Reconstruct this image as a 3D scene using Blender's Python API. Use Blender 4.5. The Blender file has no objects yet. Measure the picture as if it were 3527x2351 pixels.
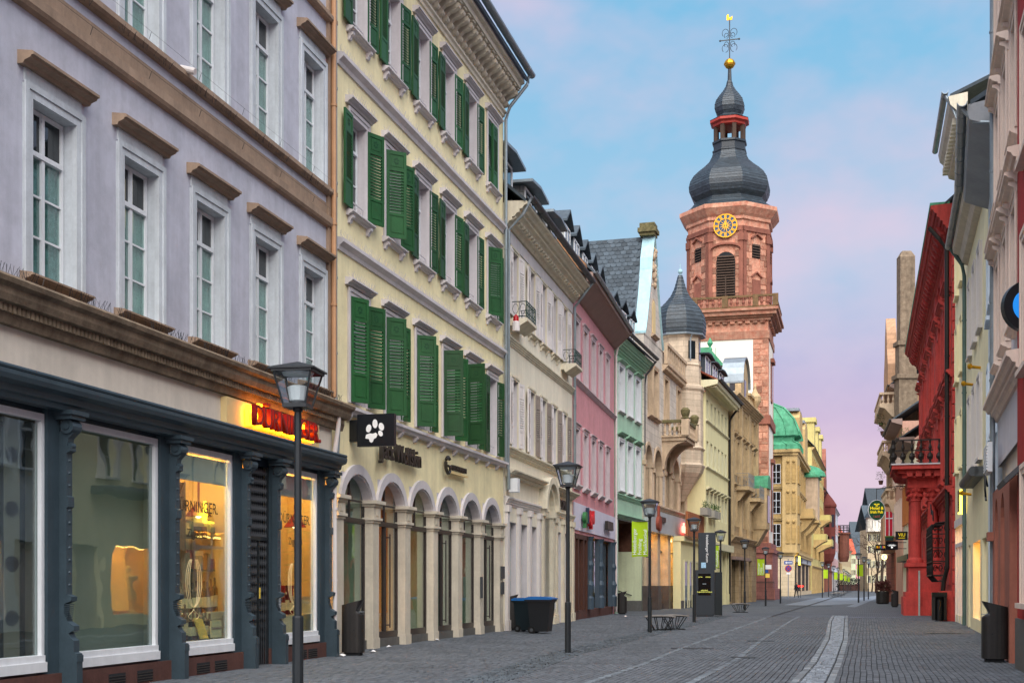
import bpy, math, random
from mathutils import Vector, Matrix
D = bpy.data; S = bpy.context.scene; COL = S.collection
R = random.Random(11)
PI = math.pi
# ------------------------------------------------------------------ camera, sky, sun, exposure
CX, F, HOR, CZ = 1763.5, 4400.0, 2013.0, 1.5      # survey of the photograph: principal column, focal length, horizon row, eye height
cam = D.cameras.new('camera'); camo = D.objects.new('camera', cam); COL.objects.link(camo)
camo.location = (0, 0, CZ); camo.rotation_euler = (PI/2, 0, 0)
cam.sensor_width = 36; cam.lens = F*36/3527; cam.shift_y = (HOR-1175.5)/3527
cam.clip_end = 4000; cam.clip_start = .1
S.camera = camo
SUN_EL, SUN_AZ = math.radians(52), math.radians(180)   # azimuth measured clockwise from +Y (the view direction)
W = D.worlds.new('World'); S.world = W; W.use_nodes = True
nt = W.node_tree; nt.nodes.clear()
def wn(t, **k):
    n = nt.nodes.new(t)
    for a, b in k.items(): setattr(n, a, b)
    return n
wl = nt.links.new
tc = wn('ShaderNodeTexCoord'); sep = wn('ShaderNodeSeparateXYZ'); wl(tc.outputs['Generated'], sep.inputs[0])
rmp = wn('ShaderNodeValToRGB'); wl(sep.outputs[2], rmp.inputs[0])
def lin(c):
    if isinstance(c, str):
        c = [int(c[i:i+2], 16)/255 for i in (1, 3, 5)]
        return tuple(x/12.92 if x <= .04045 else ((x+.055)/1.055)**2.4 for x in c)
    return tuple(c[:3])
stops = [(0, '#a0a8dc'), (.05, '#bda2d6'), (.10, '#cba9d6'), (.16, '#c0b6de'), (.25, '#a3cbea'), (.40, '#7fc2ea'), (.7, '#6fb4e4'), (1, '#6aa8dc')]
e = rmp.color_ramp.elements
while len(e) < len(stops): e.new(.5)
for el, (p, c) in zip(e, stops): el.position = p; el.color = (*lin(c), 1)
mp = wn('ShaderNodeMapping'); mp.inputs['Scale'].default_value = (1.6, 1.0, 2.6); mp.inputs['Rotation'].default_value = (.5, .75, .3)
wl(tc.outputs['Generated'], mp.inputs[0])
cn = wn('ShaderNodeTexNoise'); cn.inputs['Scale'].default_value = 2.6; cn.inputs['Detail'].default_value = 5; cn.inputs['Roughness'].default_value = .55
wl(mp.outputs[0], cn.inputs['Vector'])
cr = wn('ShaderNodeValToRGB'); cr.color_ramp.elements[0].position = .38; cr.color_ramp.elements[1].position = .62
wl(cn.outputs[0], cr.inputs[0])
cmul = wn('ShaderNodeMath', operation='MULTIPLY'); cmul.inputs[1].default_value = .8; wl(cr.outputs[0], cmul.inputs[0])
cmx = wn('ShaderNodeMix', data_type='RGBA'); wl(cmul.outputs[0], cmx.inputs[0]); wl(rmp.outputs[0], cmx.inputs[6]); cmx.inputs[7].default_value = (*lin('#e6cde4'), 1)
bg = wn('ShaderNodeBackground'); wl(cmx.outputs[2], bg.inputs[0]); bg.inputs[1].default_value = .64
sky = wn('ShaderNodeTexSky', sky_type='NISHITA'); sky.sun_disc = False; sky.sun_elevation = math.radians(4); sky.sun_rotation = SUN_AZ
bg2 = wn('ShaderNodeBackground'); wl(sky.outputs[0], bg2.inputs[0]); bg2.inputs[1].default_value = .02
add = wn('ShaderNodeAddShader'); wl(bg.outputs[0], add.inputs[0]); wl(bg2.outputs[0], add.inputs[1])
wo = wn('ShaderNodeOutputWorld'); wl(add.outputs[0], wo.inputs[0])
sun = D.lights.new('sun', 'SUN'); sun.energy = 5.0; sun.angle = math.radians(80); sun.color = (1, .95, .88)
suno = D.objects.new('sun', sun); COL.objects.link(suno)
sd = Vector((math.sin(SUN_AZ)*math.cos(SUN_EL), math.cos(SUN_AZ)*math.cos(SUN_EL), math.sin(SUN_EL)))
suno.rotation_euler = sd.to_track_quat('Z', 'Y').to_euler(); suno.location = (0, -20, 40)
S.view_settings.view_transform = 'Standard'; S.view_settings.look = 'None'; S.view_settings.gamma = 1; S.view_settings.exposure = .5
S.render.resolution_x, S.render.resolution_y = 1024, 682
S.cycles.max_bounces = 6; S.cycles.transparent_max_bounces = 12

# ------------------------------------------------------------------ materials
M = {}
def mat(n, col, rough=.8, var=.1, scale=1.2, bump=.12, bscale=45, metal=0, streak=0, rnd=0, spec=.35, brick=None, dirt=0, col2=None):
    """procedural surface: base colour, blotchy variation, rain streaks, fine relief; brick=(w,h,joint,offset colour var)"""
    m = D.materials.new(n); m.use_nodes = True; t = m.node_tree; N = t.nodes; L = t.links.new; b = N['Principled BSDF']; M[n] = m
    c = lin(col)
    b.inputs['Roughness'].default_value = rough; b.inputs['Metallic'].default_value = metal
    b.inputs['Specular IOR Level'].default_value = spec
    co = N.new('ShaderNodeTexCoord'); oi = N.new('ShaderNodeObjectInfo')
    off = N.new('ShaderNodeVectorMath'); off.operation = 'ADD'; L(co.outputs['Object'], off.inputs[0])
    sc = N.new('ShaderNodeVectorMath'); sc.operation = 'SCALE'; L(oi.outputs['Location'], sc.inputs[0]); sc.inputs[3].default_value = 1.37; L(sc.outputs[0], off.inputs[1])
    def noise(s, d=4, v=None, r=.6):
        n_ = N.new('ShaderNodeTexNoise'); n_.inputs['Scale'].default_value = s; n_.inputs['Detail'].default_value = d; n_.inputs['Roughness'].default_value = r
        L(v or off.outputs[0], n_.inputs['Vector']); return n_.outputs[0]
    def mrange(s, a, b_):
        q = N.new('ShaderNodeMapRange'); q.inputs[1].default_value = .3; q.inputs[2].default_value = .7; q.inputs[3].default_value = a; q.inputs[4].default_value = b_; L(s, q.inputs[0]); return q.outputs[0]
    def mul(a, b_):
        q = N.new('ShaderNodeMath'); q.operation = 'MULTIPLY'; L(a, q.inputs[0]); L(b_, q.inputs[1]); return q.outputs[0]
    f = mrange(noise(scale), 1-var, 1+var)
    f = mul(f, mrange(noise(scale*9, 3), 1-var*.5, 1+var*.5))
    if streak:
        mpn = N.new('ShaderNodeMapping'); mpn.inputs['Scale'].default_value = (3, 3, .22); L(off.outputs[0], mpn.inputs[0])
        f = mul(f, mrange(noise(1.3, 5, mpn.outputs[0], .7), 1-streak, 1.02))
    if rnd:
        q = N.new('ShaderNodeMapRange'); q.inputs[3].default_value = 1-rnd; q.inputs[4].default_value = 1+rnd; L(oi.outputs['Random'], q.inputs[0]); f = mul(f, q.outputs[0])
    base = None; hts = noise(bscale, 3)
    if brick:
        w, h, jt, cv = brick
        sp = N.new('ShaderNodeSeparateXYZ'); L(co.outputs['UV' if cv < 0 else 'Object'], sp.inputs[0]); cb = N.new('ShaderNodeCombineXYZ')
        if cv < 0: L(sp.outputs[0], cb.inputs[0]); L(sp.outputs[1], cb.inputs[1])
        else:
            ad = N.new('ShaderNodeMath'); L(sp.outputs[0], ad.inputs[0]); L(sp.outputs[1], ad.inputs[1]); L(ad.outputs[0], cb.inputs[0]); L(sp.outputs[2], cb.inputs[1])
        bt = N.new('ShaderNodeTexBrick'); L(cb.outputs[0], bt.inputs['Vector']); v = abs(cv)
        bt.inputs['Color1'].default_value = (1-v, 1-v, 1-v, 1); bt.inputs['Color2'].default_value = (1+v, 1+v, 1+v, 1); bt.inputs['Mortar'].default_value = (.62, .62, .62, 1)
        bt.inputs['Scale'].default_value = 1; bt.inputs['Brick Width'].default_value = w; bt.inputs['Row Height'].default_value = h; bt.inputs['Mortar Size'].default_value = jt; bt.inputs['Bias'].default_value = 0
        f = mul(f, bt.outputs[0])
        inv = N.new('ShaderNodeMath'); inv.operation = 'MULTIPLY_ADD'; L(bt.outputs['Fac'], inv.inputs[0]); inv.inputs[1].default_value = -2.5; L(hts, inv.inputs[2]); hts = inv.outputs[0]
    mx = N.new('ShaderNodeVectorMath'); mx.operation = 'SCALE'; mx.inputs[0].default_value = c; L(f, mx.inputs[3]); cur = mx.outputs[0]
    if col2 is not None:
        q = N.new('ShaderNodeMix'); q.data_type = 'RGBA'; L(mrange(noise(scale*1.7, 6, None, .7), 0, 1), q.inputs[0]); L(cur, q.inputs[6])
        m2 = N.new('ShaderNodeVectorMath'); m2.operation = 'SCALE'; m2.inputs[0].default_value = lin(col2); L(f, m2.inputs[3]); L(m2.outputs[0], q.inputs[7]); cur = q.outputs[2]
    if dirt:   # splash dirt patches
        q = N.new('ShaderNodeMix'); q.data_type = 'RGBA'; L(mrange(noise(2.3, 7, None, .75), -.6*dirt, dirt), q.inputs[0]); q.clamp_factor = True; L(cur, q.inputs[6]); q.inputs[7].default_value = (.05, .045, .04, 1); cur = q.outputs[2]
    L(cur, b.inputs['Base Color'])
    if bump:
        bp = N.new('ShaderNodeBump'); bp.inputs['Strength'].default_value = bump; bp.inputs['Distance'].default_value = .02; L(hts, bp.inputs['Height']); L(bp.outputs[0], b.inputs['Normal'])
    return m
def emit(n, col, st):
    m = D.materials.new(n); m.use_nodes = True; b = m.node_tree.nodes['Principled BSDF']; c = lin(col); M[n] = m
    b.inputs['Base Color'].default_value = (*c, 1); b.inputs['Emission Color'].default_value = (*c, 1); b.inputs['Emission Strength'].default_value = st; b.inputs['Roughness'].default_value = .5
def glass(n, tint, refl=.06, dark=None):
    """window pane: clear (or dark-backed) sheet with fresnel mirror and slightly wavy surface"""
    m = D.materials.new(n); m.use_nodes = True; t = m.node_tree; N = t.nodes; L = t.links.new; N.clear(); M[n] = m
    o = N.new('ShaderNodeOutputMaterial'); g = N.new('ShaderNodeBsdfGlossy'); g.inputs['Roughness'].default_value = .015; g.inputs['Color'].default_value = (.95, .97, 1, 1)
    if dark: a = N.new('ShaderNodeBsdfDiffuse'); a.inputs[0].default_value = (*lin(dark), 1)
    else: a = N.new('ShaderNodeBsdfTransparent'); a.inputs[0].default_value = (*lin(tint), 1)
    fr = N.new('ShaderNodeLayerWeight'); pw = N.new('ShaderNodeMath'); pw.operation = 'POWER'; L(fr.outputs['Facing'], pw.inputs[0]); pw.inputs[1].default_value = 4.5
    ma = N.new('ShaderNodeMath'); ma.operation = 'MULTIPLY_ADD'; ma.inputs[1].default_value = .95-refl; ma.inputs[2].default_value = refl; ma.use_clamp = True; L(pw.outputs[0], ma.inputs[0])
    no = N.new('ShaderNodeTexNoise'); no.inputs['Scale'].default_value = 1.6; no.inputs['Detail'].default_value = 1; co = N.new('ShaderNodeTexCoord'); L(co.outputs['Object'], no.inputs['Vector'])
    bp = N.new('ShaderNodeBump'); bp.inputs['Strength'].default_value = .12; bp.inputs['Distance'].default_value = .02; L(no.outputs[0], bp.inputs['Height']); L(bp.outputs[0], g.inputs['Normal'])
    mx = N.new('ShaderNodeMixShader'); L(ma.outputs[0], mx.inputs[0]); L(a.outputs[0], mx.inputs[1]); L(g.outputs[0], mx.inputs[2]); L(mx.outputs[0], o.inputs[0])
glass('glass_shop', '#e6eeec', .1); glass('glass_dark', '#000000', .08, '#0d1415'); glass('glass_clear', '#f2f6f6', .02); glass('glass_teal', '#d8e8e4', .1)
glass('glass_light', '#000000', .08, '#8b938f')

# ------------------------------------------------------------------ mesh kit
class MB:
    def __init__(s): s.v = []; s.f = []; s.uv = {}; s.mi = []
    def add(s, vs, fs, mi=0):
        b = len(s.v); s.v += [tuple(p) for p in vs]; s.f += [tuple(b+i for i in f) for f in fs]; s.mi += [mi]*len(fs); return s
    def box(s, x0, x1, y0, y1, z0, z1, mi=0):
        return s.add([(x0,y0,z0),(x1,y0,z0),(x1,y1,z0),(x0,y1,z0),(x0,y0,z1),(x1,y0,z1),(x1,y1,z1),(x0,y1,z1)],
                     [(0,3,2,1),(4,5,6,7),(0,1,5,4),(1,2,6,5),(2,3,7,6),(3,0,4,7)], mi)
    def obox(s, c, sx, sy, sz, rz=0, taper=1):
        k, q = math.cos(rz), math.sin(rz); vs = []
        for z, t in ((0,1),(sz,taper)):
            for x, y in ((-1,-1),(1,-1),(1,1),(-1,1)):
                x *= sx*t/2; y *= sy*t/2; vs.append((c[0]+x*k-y*q, c[1]+x*q+y*k, c[2]+z))
        return s.add(vs, [(0,3,2,1),(4,5,6,7),(0,1,5,4),(1,2,6,5),(2,3,7,6),(3,0,4,7)])
    def prof(s, pts, x0, x1):            # (y,z) outline extruded along x
        n = len(pts); vs = [(x0,y,z) for y, z in pts]+[(x1,y,z) for y, z in pts]
        return s.add(vs, [tuple(range(n-1,-1,-1)), tuple(range(n,2*n))]+[(i,(i+1)%n,n+(i+1)%n,n+i) for i in range(n)])
    def ext(s, pts, y0, y1):             # (x,z) outline extruded along y
        n = len(pts); vs = [(x,y0,z) for x, z in pts]+[(x,y1,z) for x, z in pts]
        return s.add(vs, [tuple(range(n)), tuple(range(2*n-1,n-1,-1))]+[(i,n+i,n+(i+1)%n,(i+1)%n) for i in range(n)])
    def plan(s, pts, z0, z1):            # (x,y) outline extruded along z
        n = len(pts); vs = [(x,y,z0) for x, y in pts]+[(x,y,z1) for x, y in pts]
        return s.add(vs, [tuple(range(n-1,-1,-1)), tuple(range(n,2*n))]+[(i,(i+1)%n,n+(i+1)%n,n+i) for i in range(n)])
    def rev(s, pr, n=16, c=(0,0,0), rot=0, uvw=None):
        b = len(s.v); l = 0
        for j, (r, z) in enumerate(pr):
            for i in range(n): a = rot+2*PI*i/n; s.v.append((c[0]+r*math.cos(a), c[1]+r*math.sin(a), c[2]+z))
        for j in range(len(pr)-1):
            d = math.hypot(pr[j+1][0]-pr[j][0], pr[j+1][1]-pr[j][1])
            for i in range(n):
                k = (i+1) % n
                if uvw is not None:
                    wd = 2*PI/n; s.uv[len(s.f)] = [((i*3.7-wd*pr[j][0]/2), l), ((i*3.7+wd*pr[j][0]/2), l), ((i*3.7+wd*pr[j+1][0]/2), l+d), ((i*3.7-wd*pr[j+1][0]/2), l+d)]
                s.f.append((b+j*n+i, b+j*n+k, b+(j+1)*n+k, b+(j+1)*n+i)); s.mi.append(0)
            l += d
        s.f.append(tuple(b+i for i in range(n-1,-1,-1))); s.mi.append(0)
        s.f.append(tuple(b+(len(pr)-1)*n+i for i in range(n))); s.mi.append(0)
        return s
    def cyl(s, p, q, r, n=8, r2=None):
        return s.tube([p, q], r, n, r2)
    def tube(s, pts, r, n=6, r2=None):
        pts = [Vector(p) for p in pts]; b = len(s.v); m = len(pts); up = Vector((0,0,1))
        for i, p in enumerate(pts):
            t = (pts[min(i+1,m-1)]-pts[max(i-1,0)]).normalized()
            a = t.cross(up if abs(t.z) < .95 else Vector((1,0,0))).normalized(); c = t.cross(a)
            rr = r if r2 is None else r+(r2-r)*i/(m-1)
            for k in range(n): w = 2*PI*k/n; s.v.append(tuple(p+a*rr*math.cos(w)+c*rr*math.sin(w)))
        for i in range(m-1):
            for k in range(n): s.f.append((b+i*n+k, b+i*n+(k+1)%n, b+(i+1)*n+(k+1)%n, b+(i+1)*n+k)); s.mi.append(0)
        s.f.append(tuple(b+k for k in range(n-1,-1,-1))); s.f.append(tuple(b+(m-1)*n+k for k in range(n))); s.mi += [0,0]
        return s
    def ball(s, c, r, n=10, sz=1):
        return s.rev([(r*math.sin(PI*(j+.02)/8*.995), -r*sz*math.cos(PI*j/8)) for j in range(9)], n, c)
    def mesh(s, name, mats, smooth=False):
        me = D.meshes.new(name); me.from_pydata(s.v, [], s.f)
        for m in ([mats] if isinstance(mats, str) else mats): me.materials.append(M[m])
        if len(me.materials) > 1: me.polygons.foreach_set('material_index', s.mi)
        if smooth: me.polygons.foreach_set('use_smooth', [True]*len(s.f))
        if s.uv:
            u = me.uv_layers.new(name='UVMap')
            for fi, co in s.uv.items():
                for li, c in zip(me.polygons[fi].loop_indices, co): u.data[li].uv = c
        return me
    def obj(s, name, mats, par=None, loc=(0,0,0), rz=0, smooth=False, kind=None):
        return put(name, s.mesh(name, mats, smooth), par, loc, rz, kind)
def put(name, me, par=None, loc=(0,0,0), rz=0, kind=None, scale=None, rot=None):
    o = D.objects.new(name, me); COL.objects.link(o); o.location = loc
    o.rotation_euler = rot or (0, 0, rz)
    if scale: o.scale = scale
    if par: o.parent = par
    if kind: o['kind'] = kind
    return o
CA = {}
def cput(key, fn, name, mats, par, loc=(0,0,0), rz=0, smooth=False, kind=None, scale=None, rot=None):
    """object sharing the mesh made once per key"""
    k = (name, key, str(mats))
    if k not in CA: mb = MB(); fn(mb); CA[k] = mb.mesh(name, mats, smooth)
    return put(name, CA[k], par, loc, rz, kind, scale, rot)
def tag(o, label, cat, group=None):
    o['label'] = label; o['category'] = cat
    if group: o['group'] = group
    return o
def thing(name, label, cat, loc=(0,0,0), rz=0, group=None):
    o = put(name, None, None, loc, rz); o.empty_display_size = .3; return tag(o, label, cat, group)
def G(px, d): return ((px-CX)/F*d, d)
class Fac:                              # a facade line between two surveyed ground points (column, distance)
    def __init__(s, pa, da, pb, db):
        s.a = G(pa, da); b = G(pb, db); dx, dy = b[0]-s.a[0], b[1]-s.a[1]; s.L = math.hypot(dx, dy); s.t = (dx/s.L, dy/s.L); s.rz = math.atan2(dy, dx)
    def u(s, px): k = (px-CX)/F; return (k*s.a[1]-s.a[0])/(s.t[0]-k*s.t[1])
    def d(s, px): return s.a[1]+s.u(px)*s.t[1]
    def z(s, px, py): return CZ+(HOR-py)*s.d(px)/F
    def thing(s, name, label, cat='building', group=None): return thing(name, label, cat, (s.a[0], s.a[1], 0), s.rz, group)
def text(name, body, size, mats, par, loc, rot=(PI/2,0,0), ext=.01, kind=None, align='LEFT', sx=1, bold=0, shear=0):
    cu = D.curves.new(name, 'FONT'); cu.body = body; cu.size = size; cu.extrude = ext; cu.align_x = align; cu.offset = bold; cu.resolution_u = 3; cu.shear = shear
    o = D.objects.new(name, cu); COL.objects.link(o); dg = bpy.context.evaluated_depsgraph_get()
    me = D.meshes.new_from_object(o.evaluated_get(dg)); D.objects.remove(o); me.materials.clear(); me.materials.append(M[mats])
    return put(name, me, par, loc, 0, kind, (sx,1,1), rot)
# ------------------------------------------------------------------ facade kit (x along the wall, y into the house, z up)
def wall(par, m, L, z0, z1, ops, rev=.22, dep=7, x0=0, y=0, name='wall', mr=None):
    mb = MB(); xs = sorted({x0, L, *[o[0] for o in ops], *[o[1] for o in ops]}); zs = sorted({z0, z1, *[o[2] for o in ops], *[o[3] for o in ops]})
    for i in range(len(xs)-1):
        for j in range(len(zs)-1):
            a, b = (xs[i]+xs[i+1])/2, (zs[j]+zs[j+1])/2
            if not any(o[0] < a < o[1] and o[2] < b < o[3] for o in ops):
                mb.add([(xs[i],y,zs[j]),(xs[i+1],y,zs[j]),(xs[i+1],y,zs[j+1]),(xs[i],y,zs[j+1])], [(0,1,2,3)])
    for o in ops:
        a, b, c, d = o[:4]; r = o[4] if len(o) > 4 else rev
        mb.add([(a,y,c),(b,y,c),(b,y,d),(a,y,d),(a,y+r,c),(b,y+r,c),(b,y+r,d),(a,y+r,d)], [(0,4,5,1),(1,5,6,2),(2,6,7,3),(3,7,4,0)], 1 if mr else 0)
    if dep: mb.add([(x0,y,z0),(x0,dep,z0),(x0,dep,z1),(x0,y,z1),(L,y,z0),(L,dep,z0),(L,dep,z1),(L,y,z1)], [(0,3,2,1),(4,5,6,7),(1,2,6,5),(3,7,6,2)])
    return mb.obj(name, [m, mr] if mr else m, par)
def window(par, x0, x1, z0, z1, y=.2, mf='paint_white', g='glass_dark', cols=2, tf=.68, rows=2, cur=None, t=.055, gt=None):
    w, h = x1-x0, z1-z0; key = (round(w,3), round(h,3), cols, tf, rows, t)
    cells = []
    def fr(mb):
        mb.box(0,t,0,.06,0,h); mb.box(w-t,w,0,.06,0,h); mb.box(t,w-t,0,.06,0,t); mb.box(t,w-t,0,.06,h-t,h)
        if cols == 2: mb.box(w/2-t*.6,w/2+t*.6,-.012,.055,t,h-t)
        if tf < 1: mb.box(t,w-t,-.03,.058,h*tf-t*.6,h*tf+t*.6)
        hb = (h*tf if tf < 1 else h-t)
        for r in range(1, rows): zz = t+(hb-t)*r/rows; mb.box(t,w-t,.004,.05,zz-.014,zz+.014)
    wo = cput(key, fr, 'window', mf, par, (x0, y, z0))
    if g:
        hb = h*tf-t*.6 if tf < 1 else h-t
        rr = [(t+(hb-t)*r/rows, t+(hb-t)*(r+1)/rows) for r in range(rows)]+([(h*tf+t*.6, h-t)] if tf < 1 else [])
        cc = [(t, w/2-t*.6), (w/2+t*.6, w-t)] if cols == 2 else [(t, w-t)]
        for a, b in rr:
            for c, d in cc:
                cput((round(d-c,3), round(b-a,3)), lambda mb: mb.box(0,d-c,0,.008,0,b-a), 'pane', (gt if gt and tf < 1 and a > h*tf else g), wo, (c, .028+R.uniform(-.003,.003), a))
    if cur:
        def cf(mb):
            n = 22; vs = []; fs = []
            for i in range(n+1): xx = .02+(w-.04)*i/n; yy = .07+.012*math.sin(i*1.9)+.008*math.sin(i*4.3); vs += [(xx,yy,.02),(xx,yy,h-.02)]
            for i in range(n): fs.append((2*i,2*i+2,2*i+3,2*i+1))
            mb.add(vs, fs)
        cput(key, cf, 'curtain', cur, wo)
    return wo
def surround(par, x0, x1, z0, z1, m, t=.13, p=.045, name='window_surround', sill=False):
    w, h = x1-x0, z1-z0
    def f(mb):
        mb.box(-t,.003,-p,.03,-.01,h+t); mb.box(w-.003,w+t,-p,.03,-.01,h+t); mb.box(.003,w-.003,-p,.03,h-.003,h+t)
        mb.box(-t-.025,-t*.62,-p-.022,-p+.003,-.01,h+t+.02); mb.box(w+t*.62,w+t+.025,-p-.022,-p+.003,-.01,h+t+.02); mb.box(-t*.62,w+t*.62,-p-.022,-p+.003,h+t*.62,h+t+.025)
        if sill: mb.box(-t-.06,w+t+.06,-.14,.02,-.1,-.012)
    return cput((round(w,3),round(h,3),t,p,sill), f, name, m, par, (x0,0,z0))
def shelf(par, x0, x1, z, m, h=.15, p=.2, name='hood', br=False):
    """moulded ledge: hood, sill or short cornice"""
    w = x1-x0
    def f(mb):
        mb.prof([(0,0),(-p*.35,0),(-p*.45,h*.25),(-p*.8,h*.45),(-p*.85,h*.62),(-p,h*.66),(-p,h*.92),(-p*.9,h),(0,h+.03)], 0, w)
        if br:
            for q in (.1, w-.22): mb.prof([(0,-.16),(-p*.3,-.15),(-p*.45,-.08),(-p*.75,-.04),(-p*.75,.02),(0,.02)], q, q+.12)
    return cput((round(w,3),h,p,br), f, name, m, par, (x0,0,z))
def cornice(par, x0, x1, z0, z1, p, m, name='cornice', steps=3):
    mb = MB(); h = z1-z0; pts = [(.02,z0)]
    for i in range(steps):
        a, b = i/steps, (i+1)/steps; pts += [(-p*(a+.35/steps), z0+h*a+(0 if i else .0)), (-p*(a+.6/steps), z0+h*(a+.4/steps)), (-p*b, z0+h*(a+.55/steps)), (-p*b, z0+h*b-.012)]
    pts += [(-p*.9, z1), (.02, z1+.04)]
    mb.prof(pts, x0, x1); return mb.obj(name, m, par)
def row(par, xs, z, m, fn, key, name, y=0):
    for x in xs: cput(key, fn, name, m, par, (x, y, z))
def gutter(par, x0, x1, y, z, m='zinc', r=.09, joints=True):
    mb = MB(); n = 7; pts = [(y+r*math.cos(PI+PI*i/n), z+r*math.sin(PI+PI*i/n)) for i in range(n+1)]+[(y+r*.88,z+.01),(y+r*.8,z-.02)]+[(y+r*.86*math.cos(2*PI-PI*i/n), z+r*.86*math.sin(2*PI-PI*i/n)) for i in range(1,n)]
    mb.prof(pts, x0, x1)
    if joints:
        x = x0+.6
        while x < x1: mb.prof([(y+r*1.08*math.cos(PI+PI*i/n), z+r*1.08*math.sin(PI+PI*i/n)) for i in range(n+1)], x, x+.035); x += 1.1
    return mb.obj('gutter', m, par)
def pipe(par, pts, m='zinc', r=.05, rings=()):
    mb = MB(); mb.tube(pts, r, 10)
    for p in rings: mb.cyl((p[0],p[1],p[2]-.025), (p[0],p[1],p[2]+.025), r*1.25, 10)
    return mb.obj('downpipe', m, par, smooth=False)
def roof(par, x0, x1, y0, z0, yr, zr, m, name='roof', yb=None):
    mb = MB(); yb = yb or 2*yr-y0; t = .12
    mb.prof([(y0,z0),(yr,zr),(yb,z0),(yb,z0-t),(yr,zr-t*1.4),(y0,z0-t)], x0, x1); return mb.obj(name, m, par)
def ironrail(mb, w, h, n, y=0, b=.012):
    mb.box(0,w,y-b,y+b,h-.03,h); mb.box(0,w,y-b,y+b,.04,.07)
    for i in range(n+1):
        x = w*i/n; mb.box(x-b,x+b,y-b,y+b,0,h)
        if i < n:
            c = x+w/n/2; rr = w/n*.38
            mb.tube([(c+rr*math.cos(a),y,h*.55+h*.3*math.sin(a)) for a in [2*PI*k/10 for k in range(11)]], b*.8, 4)
# ------------------------------------------------------------------ palette
mat('paint_white', '#d6dade', .55, .06, bump=.03, streak=.12); mat('paint_offwhite', '#cfcac8', .6, .06, streak=.1, bump=.05)
mat('lavender', '#babcc9', .9, .09, .7, .45, 90, streak=.16, dirt=.14); mat('trim_brown', '#998370', .85, .14, 2, .3, 60, streak=.25)
mat('trim_pale', '#c3cad0', .7, .08, 2.5, .12, 60, streak=.22, dirt=.12); mat('frieze_beige', '#d9d0c2', .85, .07, .8, .2, 70, streak=.12, dirt=.06)
mat('cornice_stone', '#95846f', .85, .22, 2, .5, 40, streak=.35, col2='#6c5c4b'); mat('shop_slate', '#36454e', .45, .14, 2.4, .08, 50, streak=.12); mat('shop_slate2', '#24333e', .4, .1, 2, .05)
mat('plinth', '#5b3d37', .8, .2, 2, .35, 50, streak=.25); mat('curtain', '#b9c6c6', .9, .2, 3, .2, 20); mat('curtain_pat', '#8fabb0', .9, .35, 14, .2, 30)
mat('copper_brown', '#b08663', .5, .08, 2, .05, streak=.15); mat('zinc', '#8a959c', .42, .12, 3, .06, metal=.6, streak=.15); mat('zinc_dark', '#4a4e52', .5, .12, 3, .06, metal=.4); mat('verdigris_pipe', '#4f655f', .5, .15, 3, .06)
mat('yellow_wall', '#ebdfb4', .9, .07, .7, .25, 90, streak=.16, dirt=.1); mat('trim_lilac', '#c6c1c4', .75, .06, 2, .1, 60, streak=.14); mat('shutter_green', '#1f5029', .55, .18, 1.5, .08, 30, rnd=.28, streak=.22); mat('shutter_dark', '#0f3d20', .6, .05)
mat('pier_stone', '#cfc6b4', .75, .08, 1.5, .12, 60, streak=.2, dirt=.15); mat('dark_frame', '#35302f', .4, .08, 2, .03); mat('granite', '#5a5a58', .6, .15, 8, .15, 60)
mat('black_metal', '#15171a', .38, .1, 3, .04); mat('pole_metal', '#23282c', .4, .12, 3, .05); mat('bin_metal', '#2f2e2e', .42, .14, 3, .06, streak=.25, metal=.3); mat('sign_black', '#12161d', .35, .05); mat('letter_dark', '#2b2622', .4, .05)
mat('sign_cream', '#d8c08a', .6, .06); mat('letter_red', '#7d1210', .4, .06); emit('neon_orange', '#ff9a12', 9); emit('neon_yellow', '#ffe23c', 7); emit('sign_white', '#f4f6f4', .55)
mat('roof_slate', '#39444d', .7, .2, 3, .35, 40, rnd=.32, col2='#464f56', spec=.25); mat('slate_uv', '#36424b', .45, .16, 1.5, .4, 40, brick=(.34,.2,.018,-.3), col2='#2a333a', spec=.55); mat('roof_tile', '#8a4630', .8, .25, 3, .5, 20, brick=(.22,.3,.03,.25))
mat('paver', '#585e65', .72, .2, .5, .3, 55, dirt=.22, spec=.4); mat('joint', '#24272a', .95, .1, 3, .2, 40); mat('sett', '#7a838d', .6, .22, 6, .3, 40, rnd=.35, spec=.5); mat('sett_dark', '#4e575f', .6, .22, 6, .3, 40, rnd=.22); mat('sett_line', '#69727a', .6, .18, 5, .25, 40, rnd=.18); mat('sett_light', '#767d83', .6, .2, 5, .3, 40, rnd=.28)
mat('paver_far', '#545c63', .72, .16, .5, .3, 30, brick=(.21,.105,.012,.2), dirt=.1)
mat('copper_green', '#3b8a64', .6, .22, 1.2, .2, 30, streak=.3, col2='#56a880')
mat('litter', '#e8e8e8', .8, .05)
# ------------------------------------------------------------------ ground
PH = math.radians(15.5); SX, SY = math.sin(PH), math.cos(PH)
def st(X, Y): return X*SX+Y*SY, X*SY-Y*SX
def xy(s, t): return s*SX+t*SY, s*SY-t*SX
def gp(px, py): d = CZ*F/(py-HOR); return st((px-CX)/F*d, d)
def line(pts):
    q = sorted(gp(*p) for p in pts)
    def f(s):
        if s <= q[0][0]: a, b = q[0], q[1]
        elif s >= q[-1][0]: a, b = q[-2], q[-1]
        else: a, b = next((q[i], q[i+1]) for i in range(len(q)-1) if q[i][0] <= s <= q[i+1][0])
        return a[1]+(b[1]-a[1])*(s-a[0])/max(b[0]-a[0], 1e-6)
    return f
bandL = line([(2716,2351),(2783,2284),(2838,2199),(2852,2138),(2871,2110),(2915,2088)]); bandR = line([(2877,2351),(2904,2281),(2924,2199),(2921,2138),(2922,2112),(2945,2090)])
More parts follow.
